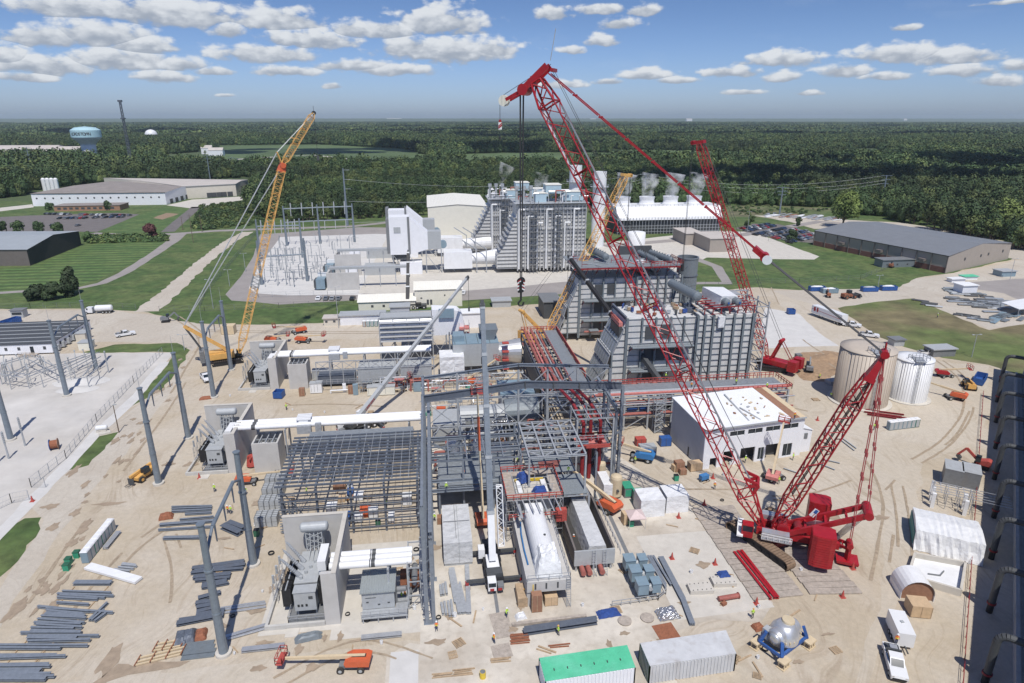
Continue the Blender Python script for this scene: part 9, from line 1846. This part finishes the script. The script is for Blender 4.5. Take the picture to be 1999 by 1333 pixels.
for (px,py,w,h,m_,l) in ((406,300,20,16,'white','white farmhouse with gable left of its neighbour'),(424,303,26,14,'wallwhite','white barn-like house right of the farmhouse'),(312,313,18,5,'white','small white house among trees below the dome'),(20,303,120,8,'wallwhite','long pale shed roof at the far left edge'),(56,303,120,18,'beigewall','pale peaked storage building left of the water tower'),(128,303,70,16,'wallwhite','pale gabled storage building beside the water tower'),(105,304,26,14,'beigewall','small pale gabled shed between the storage buildings'),(440,251,330,14,'white','long white warehouse far away above the woods'),(590,247,400,10,'white','long white distant roof crossed by the orange jib'),(1158,232,260,30,'white','tiny white building on the horizon right of the boom pendants'),(770,229.8,900,40,'white','tiny white buildings on the horizon in the middle'),(1345,236,120,50,'wallwhite','distant pale block on the horizon right of centre'),(1767,234.5,90,40,'white','tiny white block on the horizon at right')):
 p=G(px,max(py,231.2));t=T('distant_building',l,'building',p);mb=MB(m_);mb.cb(p,(w,w*.5,h*.7));build(mb,'wall',t);mb=MB('beigeroof');a=p+V3((0,0,h*.7));x,y=w/2+.5,w/4+.5;mb.add([a+V3((-x,-y,0)),a+V3((x,-y,0)),a+V3((x,y,0)),a+V3((-x,y,0)),a+V3((-x,0,h*.35)),a+V3((x,0,h*.35))],[(0,1,5,4),(2,3,4,5),(1,2,5),(3,0,4)]);build(mb,'roof',t)
# ---------- parked cars ----------
CP=[mkcar(c) for c in ('carblack','carwhite','cargrey','carsilver','carred','carblue')]
rnd=random.Random(21)
def cars(rows,lab,grp,cat='car'):
 for (xa,ya,xb,yb,n,az,fill) in rows:
  a,b=G(xa,ya),G(xb,yb)
  for k in range(n):
   if rnd.random()>fill: continue
   c=place(rnd.choice(CP+[CP[0],CP[2],CP[0]]),a.lerp(b,(k+.5)/n)+V3((0,rnd.uniform(-.5,.5),.03)),azr(az+rnd.uniform(-3,3)),lab);c['group']=grp
cars([(90,418,255,421,44,10,.5),(115,427,245,424,36,190,.45),(85,440,200,441,26,10,.12)],'car parked in the left lot below the brick office','cars in the left parking lot')
cars([(1448,447,1500,438,16,-15,.9),(1455,452,1515,440,16,165,.9),(1472,459,1532,446,16,-15,.85),(1492,462,1555,448,18,-15,.9),(1510,466,1575,452,18,165,.9),(1530,469,1588,458,14,-15,.9),(1535,475,1590,463,14,165,.6)],'car parked in the right-hand lot beside the taupe warehouse','cars in the right parking lot')
for (px,c,l) in ((623,CP[1],'white van-like car at the left end of the plant road bays'),(638,CP[2],'dark grey car next to the white car on the plant road'),(650,CP[3],'silver-grey car in the middle of the plant road bays'),(662,CP[2],'dark grey car right of the silver one on the plant road'),(689,CP[0],'dark car alone at the right end of the plant road bays')): place(c,G(px,584)+V3((0,0,.03)),azr(5),l)
place(CP[1],G(905,573)+V3((0,0,.03)),azr(8),'white car at the right end of the cream admin buildings')
# ---------- outdoor stock in the right-hand yards ----------
def yard(n,poly,lab,grp,seed,nm='pipe_bundle',cat='pipe bundle',mats=('pipegrey','midgrey','galv','primerL','darkgrey'),L=(3,9),az=60):
 rnd=random.Random(seed)
 for k in range(n):
  u,v=rnd.random(),rnd.random();p=G(poly[0][0]+(poly[1][0]-poly[0][0])*u+(poly[2][0]-poly[0][0])*v,poly[0][1]+(poly[1][1]-poly[0][1])*u+(poly[2][1]-poly[0][1])*v);f,s=hd(az+rnd.uniform(-8,8));l=rnd.uniform(*L);mb=MB(rnd.choice(mats));
  for j in range(4): mb.tube(p-f*l/2+s*(j*.42)+V3((0,0,.35)),p+f*l/2+s*(j*.42)+V3((0,0,.35)),.2,n=6)
  mb.m('wood').bar(p-f*l*.3-s*.3+V3((0,0,.1)),p-f*l*.3+s*1.6+V3((0,0,.1)),.15);mb.bar(p+f*l*.3-s*.3+V3((0,0,.1)),p+f*l*.3+s*1.6+V3((0,0,.1)),.15);S(mb,nm,lab,cat,grp)
yard(60,[(1828,580),(1945,612),(1860,560)],'pipe bundle on bearers in the stock yard right of the dry grass','pipe bundles in the right yard',1,az=110)
yard(14,[(1786,588),(1925,630),(1795,584)],'pipe bundle lined up along the edge of the dry grass','pipe bundles along the grass edge',2,az=125,L=(4,7))
yard(14,[(1935,628),(1995,622),(1935,615)],'blue-grey bundle at the lower corner of the stock yard','bundles at the yard corner',3,mats=('blue','bluegrey','pipegrey'))
yard(60,[(1490,423),(1640,430),(1500,416)],'bundle of steel stock in the far yard behind the parking lot','steel bundles in the far yard',4,mats=('alum','white','galv','ltgrey','rust'),L=(4,12))
yard(32,[(1640,450),(1900,470),(1700,440)],'dark bundle of stock on the dirt behind the taupe warehouse','bundles behind the warehouse',5,mats=('darkgrey','rust','primer','darkgreen'),L=(5,14))
bld(1878,574,1906,558,5,'white cabin in the stock yard at right','wallwhite','roofwhite',nm='site_cabin',cat='cabin');bld(1955,540,1982,530,5,'grey-blue cabin at the top of the stock yard','bluegrey','ltgrey',nm='site_cabin',cat='cabin');bld(1821,697,1864,683,4,'grey container beside the white service pickup on the dry grass edge','midgrey','ltgrey',nm='site_container',cat='container');bld(1745,676,1765,664,3,'small grey unit on the grass behind the tan tank','ltgrey','midgrey',nm='site_container',cat='container')
mb=MB('white');P_=[G(1955,590,3),G(1999,583,3),G(2040,598,3),G(1990,604,3)];t=T('flat_canopy','flat white canopy roof at the right edge of the stock yard','canopy',(P_[0].x,P_[0].y,0));mb.prism([(q.x,q.y) for q in P_],3,3.2);build(mb,'canopy_roof',t);mb=MB('galv')
for q in P_: mb.bar((q.x,q.y,0),(q.x,q.y,3),.15)
build(mb,'post',t)
for px,l in ((1858,'left one'),(1882,'right one')): bld(px,551 if px<1870 else 546,px+26,545 if px<1870 else 540,3,'long white box container at the top of the stock yard, %s'%l,'white','white' if px<1870 else 'greentarp',nm='site_container',cat='container')
def steam(cells):
 m=bpy.data.materials.new('steam');m.use_nodes=True;nt=m.node_tree;nt.nodes.clear();v=nt.nodes.new('ShaderNodeVolumePrincipled');v.inputs['Color'].default_value=(1,1,1,1);o=nt.nodes.new('ShaderNodeOutputMaterial');g=nt.nodes.new('ShaderNodeNewGeometry');n=nt.nodes.new('ShaderNodeTexNoise');n.inputs['Scale'].default_value=.22;n.inputs['Detail'].default_value=3;r=nt.nodes.new('ShaderNodeMapRange');r.inputs[1].default_value=.46;r.inputs[2].default_value=.66;r.inputs[4].default_value=.16
 nt.links.new(g.outputs['Position'],n.inputs['Vector']);nt.links.new(n.outputs[0],r.inputs[0]);nt.links.new(r.outputs[0],v.inputs['Density']);nt.links.new(v.outputs[0],o.inputs['Volume']);m.cycles.volume_step_rate=3;MT['steam']=m
 for (c,r1,r2,h,dx) in cells:
  mb=MB('steam');mb.mn=['steam'];mb.tube(c,(c[0]+dx,c[1],c[2]+h),r1,r2,14);tag(build(mb,'steam'),kind='stuff')
steam([(f,3.6,6.5,14,2.) for f in FANS]+[((32,300,39),.6,4,9,4),((50,300,36),2,4,8,2)])
# ---------- vegetation ----------
def leafmat(name,c1,c2,c3):
 m=bpy.data.materials.new(name);m.use_nodes=True;nt=m.node_tree;N=nt.nodes;L=nt.links;b=N['Principled BSDF'];b.inputs['Roughness'].default_value=.75
 oi=N.new('ShaderNodeObjectInfo');rp=N.new('ShaderNodeValToRGB');e=rp.color_ramp.elements;e[0].color=c1+(1,);e[1].color=c3+(1,);k=e.new(.55);k.color=c2+(1,);L.new(oi.outputs['Random'],rp.inputs[0])
 g=N.new('ShaderNodeNewGeometry');n=N.new('ShaderNodeTexNoise');n.inputs['Scale'].default_value=.35;n.inputs['Detail'].default_value=3;L.new(g.outputs['Position'],n.inputs['Vector']);r=N.new('ShaderNodeMapRange');r.inputs[1].default_value=.3;r.inputs[2].default_value=.7;r.inputs[3].default_value=.65;r.inputs[4].default_value=1.4;L.new(n.outputs[0],r.inputs[0])
 n2=N.new('ShaderNodeTexNoise');n2.inputs['Scale'].default_value=.006;n2.inputs['Detail'].default_value=2;L.new(g.outputs['Position'],n2.inputs['Vector']);r2=N.new('ShaderNodeMapRange');r2.inputs[1].default_value=.35;r2.inputs[2].default_value=.65;r2.inputs[3].default_value=.62;r2.inputs[4].default_value=1.35;L.new(n2.outputs[0],r2.inputs[0]);mm=N.new('ShaderNodeMath');mm.operation='MULTIPLY';L.new(r.outputs[0],mm.inputs[0]);L.new(r2.outputs[0],mm.inputs[1])
 x=N.new('ShaderNodeMix');x.data_type='RGBA';x.blend_type='MULTIPLY';x.inputs[0].default_value=1;L.new(rp.outputs[0],x.inputs[6]);L.new(mm.outputs[0],x.inputs[7]);L.new(x.outputs[2],b.inputs['Base Color']);MT[name]=m
leafmat('leaf',(.03,.06,.02),(.05,.088,.028),(.115,.145,.042));leafmat('leafred',(.07,.025,.025),(.08,.03,.03),(.09,.03,.03));leafmat('leaflight',(.14,.19,.045),(.15,.2,.05),(.16,.21,.055));leafmat('leafdark',(.03,.055,.02),(.035,.06,.02),(.04,.07,.022))
def crown(mb,c,R,H,n,seed,leaf=.5,flat=1.,lumps=9):
 rnd=random.Random(seed);LB=[]
 for k in range(lumps): a=rnd.uniform(0,6.283);rr=rnd.uniform(.15,.62)*R;z=rnd.uniform(-.3,.42)*H;LB.append((rr*math.cos(a),rr*math.sin(a),z,rnd.uniform(.38,.6)*R))
 LB.append((0,0,.25*H,R*.6));vs=[];fs=[];NR=[]
 for k in range(n):
  l=rnd.choice(LB);u=rnd.uniform(-.5,1);a=rnd.uniform(0,6.283);q=math.sqrt(max(0,1-u*u));r=l[3]*rnd.uniform(.75,1.08);p=Vector((l[0]+r*q*math.cos(a),l[1]+r*q*math.sin(a),l[2]+r*u*H/R*.62));out=Vector((q*math.cos(a),q*math.sin(a),u));nrm=out+Vector((rnd.uniform(-.7,.7),rnd.uniform(-.7,.7),rnd.uniform(-.4,.8)));nrm.normalize();t1=nrm.orthogonal().normalized();t2=nrm.cross(t1);s=leaf*rnd.uniform(.6,1.4);b=rnd.uniform(0,6.28);d1=(t1*math.cos(b)+t2*math.sin(b))*s;d2=nrm.cross(d1)*rnd.uniform(.5,.95);p=p+Vector(c);o=len(vs);vs+=[p-d1-d2*.4,p+d2*-.9,p+d1-d2*.2,p+d1*.4+d2,p-d1*.6+d2*.7];fs.append((o,o+1,o+2,o+3,o+4));NR.append(tuple((out*.75+nrm*.35+Vector((0,0,.15))).normalized()))
 mb.nr=NR;return mb.add(vs,fs)
def mktree(nm,R,H,th,n,seed,mat='leaf',leaf=.5,cat='tree',lumps=9):
 t=TL(nm,'',cat);build(crown(MB(mat),(0,0,th+H*.45),R,H,n,seed,leaf,1,lumps),'crown',t);mb=MB('bark');mb.tube((0,0,-.1),(0,0,th+H*.3),.035*(th+H),.015*(th+H),7);rnd=random.Random(seed)
 for k in range(5): a=rnd.uniform(0,6.28);mb.tube((0,0,th*.8+k*.3),(R*.6*math.cos(a),R*.6*math.sin(a),th+H*rnd.uniform(.3,.7)),.012*(th+H),.04,5)
 build(mb,'trunk',t);return t
def inpoly(X,Y,P):
 c=np.zeros(len(X),bool);n=len(P)
 for i in range(n):
  x1,y1=P[i];x2,y2=P[(i+1)%n]
  with np.errstate(divide='ignore',invalid='ignore'): k=((y1>Y)!=(y2>Y))&(X<(x2-x1)*(Y-y1)/(y2-y1+1e-12)+x1)
  c^=k
 return c
gp=lambda L_: [tuple(G(*p))[:2] for p in L_]
FRONT=gp([(-500,400),(-60,392),(40,384),(62,372),(130,364),(240,356),(400,350),(495,346),(500,380),(486,425),(560,434),(640,430),(700,427),(830,420),(960,404),(1100,404),(1200,405),(1420,400),(1560,404),(1640,412),(1700,424),(1780,436),(1860,458),(1905,472),(1999,490),(2200,500),(2700,470)])
fx_=[p[0] for p in FRONT]
FPOLY=FRONT+[(30000,9000),(30000,29000),(-30000,29000),(-30000,3000)]
CLR=[gp(f) for f in FIELDS]+[gp([(430,300),(840,300),(835,330),(760,336),(640,330),(440,330)]),gp([(905,300),(1210,300),(1200,325),(900,332)]),gp([(1190,292),(1490,296),(1480,314),(1200,318)]),gp([(-100,285),(150,285),(160,314),(-100,320)]),gp([(385,290),(450,290),(460,318),(385,322)])]+[band([(440,312),(530,306),(610,302),(690,311),(760,318),(880,319),(960,313)],22),gp([(290,300),(340,300),(430,292),(440,300),(470,316),(340,322)]),gp([(-100,297),(150,297),(152,307),(-100,308)]),gp([(-60,342),(55,345),(60,354),(0,359),(-60,364)])]
def gap(X,Y): return (np.sin(X/83.+1.3*np.sin(Y/140.))*np.sin(Y/117.+1.1*np.sin(X/95.))>.86)&(Y>900)
def forest(rng,seed,d0,d1,sp):
 rs=np.random.RandomState(seed);n=int((d1*d1-d0*d0)*.95/(sp*sp));R_=np.sqrt(rs.uniform(d0*d0,d1*d1,n));A=YAW+rs.uniform(-.79,.79,n);X=R_*np.sin(A);Y=R_*np.cos(A);m=inpoly(X,Y,FPOLY)
 for c in CLR: m&=~inpoly(X,Y,c)
 m&=~gap(X,Y)
 return X[m],Y[m]
X1,Y1=forest(1,3,280,900,6.6);X2,Y2=forest(1,4,900,2600,9.5);X3,Y3=forest(1,5,2600,9000,34)
R1=np.hypot(X1,Y1)
TP_=[mktree('woodland_tree',5.2+k%3*.6,11+k*.5,2.2+k%2,520,40+k,'leaf',.62) for k in range(5)]
order=np.argsort(R1);vis=[i for i in order if abs(math.atan2(X1[i],Y1[i])-YAW)<.69][:290];rnd=random.Random(5)
for i in vis:
 x=X1[i];px_=1000+PF*((x*cy_-Y1[i]*sy_)/(x*sy_+Y1[i]*cy_));z='left of the switchyard' if x<-95 else ('behind the existing plant' if x<130 else 'behind the right parking lot and warehouse')
 c=place(TP_[rnd.randrange(5)],(x,Y1[i],0),rnd.uniform(0,6.28),'leafy tree in the front edge of the woods '+z,rnd.uniform(.62,1.12)*(.7 if -120<x<120 else 1.05));c['group']='front trees of the woods '+z
used=set(vis);k1=np.array([i for i in range(len(X1)) if i not in used])
def scatter(name,X,Y,protos,smin,smax,zs=1.,seed=1):
 rs=np.random.RandomState(seed);n=len(X);me=bpy.data.meshes.new(name);me.vertices.add(n);co_=np.zeros((n,3));co_[:,0]=X;co_[:,1]=Y;me.vertices.foreach_set('co',co_.ravel())
 big=np.sin(X/170.)*np.cos(Y/230.+1)*.12+np.sin(X/61.+Y/97.)*.08
 a=me.attributes.new('sc','FLOAT','POINT');a.data.foreach_set('value',rs.uniform(smin,smax,n)*(1+big)*np.where((np.abs(X)<130)&(Y<800),.72,1.));a=me.attributes.new('rz','FLOAT','POINT');a.data.foreach_set('value',rs.uniform(0,6.28,n))
 o=bpy.data.objects.new(name,me);SC.collection.objects.link(o);ng=bpy.data.node_groups.new(name,'GeometryNodeTree');ng.interface.new_socket(name='Geometry',in_out='INPUT',socket_type='NodeSocketGeometry');ng.interface.new_socket(name='Geometry',in_out='OUTPUT',socket_type='NodeSocketGeometry')
 N=ng.nodes;L=ng.links;gi=N.new('NodeGroupInput');go=N.new('NodeGroupOutput');mp=N.new('GeometryNodeMeshToPoints');ip=N.new('GeometryNodeInstanceOnPoints');ci=N.new('GeometryNodeCollectionInfo');cl=bpy.data.collections.new(name+'_crowns')
 for q in protos: cl.objects.link(q)
 ci.inputs['Collection'].default_value=cl;ci.inputs['Separate Children'].default_value=True;ci.inputs['Reset Children'].default_value=True;ip.inputs['Pick Instance'].default_value=True
 s=N.new('GeometryNodeInputNamedAttribute');s.data_type='FLOAT';s.inputs[0].default_value='sc';r=N.new('GeometryNodeInputNamedAttribute');r.data_type='FLOAT';r.inputs[0].default_value='rz';cx=N.new('ShaderNodeCombineXYZ');L.new(r.outputs[0],cx.inputs[2])
 L.new(gi.outputs[0],mp.inputs[0]);L.new(mp.outputs[0],ip.inputs[0]);L.new(ci.outputs[0],ip.inputs['Instance']);L.new(s.outputs[0],ip.inputs['Scale']);L.new(cx.outputs[0],ip.inputs['Rotation']);L.new(ip.outputs[0],go.inputs[0]);md=o.modifiers.new('g','NODES');md.node_group=ng;return tag(o,kind='stuff')
def crobj(nm,R,H,th,n,seed,leaf,mat='leaf',lumps=9):
 mb=crown(MB(mat),(0,0,th+H*.4),R,H,n,seed,leaf,1,lumps);mb.m(mat).lathe((0,0,0),[(R*.3,th*.4),(R*.72,th+H*.2),(R*.62,th+H*.5),(.05,th+H*.72)],9);me=bpy.data.meshes.new(nm);me.from_pydata(mb.v,[],mb.f);me.materials.append(MT[mat]);me.normals_split_custom_set(lnorm(mb));me.update();return bpy.data.objects.new(nm,me)
scatter('forest_near',X1[k1],Y1[k1],[crobj('crown_near',5.4+k%3*.5,11.5+k,2.,620,60+k,.62) for k in range(5)],.5,1.2,seed=1)
scatter('forest_middle',X2,Y2,[crobj('crown_middle',6.2+k%3,13+k,1.,230,80+k,1.1) for k in range(4)],.55,1.3,seed=2)
scatter('forest_far',X3,Y3,[crobj('crown_far',26,15,-2,170,90+k,3.2,lumps=14) for k in range(4)],.8,1.5,seed=3)
rs=np.random.RandomState(9)
def inpx(P,n,seed):
 r=np.random.RandomState(seed);Q=np.array(gp(P));X=r.uniform(Q[:,0].min(),Q[:,0].max(),n);Y=r.uniform(Q[:,1].min(),Q[:,1].max(),n);m=inpoly(X,Y,[tuple(q) for q in Q]);return X[m],Y[m]
XA,YA_=inpx([(395,402),(500,392),(520,438),(420,447),(370,448)],900,1);XB,YB=inpx([(170,463),(320,462),(330,470),(175,474)],700,2);XC,YC=inpx([(960,402),(1420,399),(1640,409),(1600,418),(1420,420),(1190,418)],500,3)
scatter('scrub_bushes',np.concatenate([XA,XB,XC]),np.concatenate([YA_,YB,YC]),[crobj('bush',1.8,1.7,.1,90,100+k,.42) for k in range(3)],.4,1.3,seed=4)
def lone(px,py,R,H,th,n,seed,mat,lab,nm='broadleaf_tree',leaf=.45,grp=None,lumps=10):
 t=mktree(nm,R,H,th,n,seed,mat,leaf,'tree' if H>3.5 else 'bush',lumps);t.location=G(px,py);t['label']=lab
 if grp: t['group']=grp
lone(1645,444,9.5,17,4.5,3800,1,'leaflight','big light green tree standing alone behind the right parking lot',leaf=.6,lumps=16)
lone(297,466,3.9,7.8,1,2200,2,'leafred','round dark red-leaved tree beside the road junction');lone(173,471,2.8,4.6,.6,900,3,'leaf','small round green tree left of the scrub strip beside the charcoal warehouse')
for px,s in ((5,4),(38,5),(77,6),(116,7)): lone(px,456,3.6,6.2,.8,1300,s,'leafdark','round dark green tree in the row along the parking lot edge','round_tree',grp='row of round trees by the left lot')
lone(140,574,3.4,9.5,.8,2400,8,'leafdark','tall dark tree behind the bushes near the gravel drive');lone(134,580,3,5.,.3,1400,18,'leafdark','low dark bush at the foot of the tall dark tree','bush')
lone(75,585,4.2,5.6,.4,2200,9,'leafdark','wide dark green bush, left one beside the gravel drive','bush');lone(105,583,4.2,6.,.4,2200,10,'leafdark','wide dark green bush, right one beside the gravel drive','bush')
lone(98,410,3.2,5,.5,900,11,'leaf','green tree at the left corner of the brick office');lone(212,410,3.,7,.5,1000,12,'leafdark','pointed dark tree in front of the brick office');lone(163,409,2.4,3,.2,500,13,'leaf','round bush in front of the brick office, left one','bush');lone(183,409,2.4,3.,.2,500,14,'leaf','round bush in front of the brick office, right one','bush')
lone(1952,466,9,19,3,3200,15,'leaflight','tall light green tree at the right edge behind the taupe warehouse',leaf=.6,lumps=14);lone(1990,486,7,11,1,2000,16,'leaf','dense green tree at the right edge beside the dirt yard',leaf=.6)
lone(1547,470,3,6,.5,900,17,'leafdark','small dark tree in front of the right-hand parking lot');lone(1460,443,2.4,3.6,.3,500,19,'leafdark','round bush by the right parking lot entrance','bush');lone(1558,441,2,5,.5,500,20,'leafdark','slim dark tree beside the far stock yard');lone(400,300,9,15,2,1500,21,'leaflight','light green tree behind the white farmhouse',leaf=1.)
lone(1468,432,2.4,3.4,.3,500,22,'leaf','low bush beside the lamp post of the right lot','bush')
# ---------- finish ----------
def haze():
 mb=MB('white');mb.box((-15000,-900,-1.2),(15000,15000,122));mb.mn=[]
 m=bpy.data.materials.new('haze_air');m.use_nodes=True;nt=m.node_tree;nt.nodes.clear()
 v=nt.nodes.new('ShaderNodeVolumePrincipled');v.inputs['Color'].default_value=(.78,.89,1,1);v.inputs['Density'].default_value=HAZE;v.inputs['Anisotropy'].default_value=.2
 o=nt.nodes.new('ShaderNodeOutputMaterial');nt.links.new(v.outputs[0],o.inputs['Volume'])
 MT['haze_air']=m;mb.mn=['haze_air'];mb.mi=[0]*len(mb.f);h=build(mb,'haze');tag(h,kind='stuff')
HAZE=5e-5
def unseen_shade_clouds():  # out-of-view clouds added overhead so their shade falls in patches on the woods
 rnd=random.Random(4);M('cloud',(.9,.9,.9),1,0,.02)
 for (gx,gy,w,l) in ((640,680,330,120),(900,800,380,150),(-250,1480,260,120),(60,1500,500,130),(700,2300,1400,260),(-900,3300,1800,400),(1500,4600,2200,500),(330,640,130,80)):
  z=1000;cx,cy=gx+.0556*z,gy-.529*z;mb=MB('cloud')
  for k in range(26):
   a=rnd.uniform(0,6.28);q=math.sqrt(rnd.random());r=.32*l*rnd.uniform(.5,1.1)+8;x,y=cx+w*q*math.cos(a),cy+l*q*math.sin(a);mb.lathe((x,y,z),[(r*.8,0),(r,r*.2),(r*.85,r*.5),(r*.4,r*.75),(.1,r*.8)],10)
  ST(mb,'cloud',smooth=True)
unseen_shade_clouds()
if HAZE: haze()
for o in SC.collection.objects:
 if '_o' in o: del o['_o']
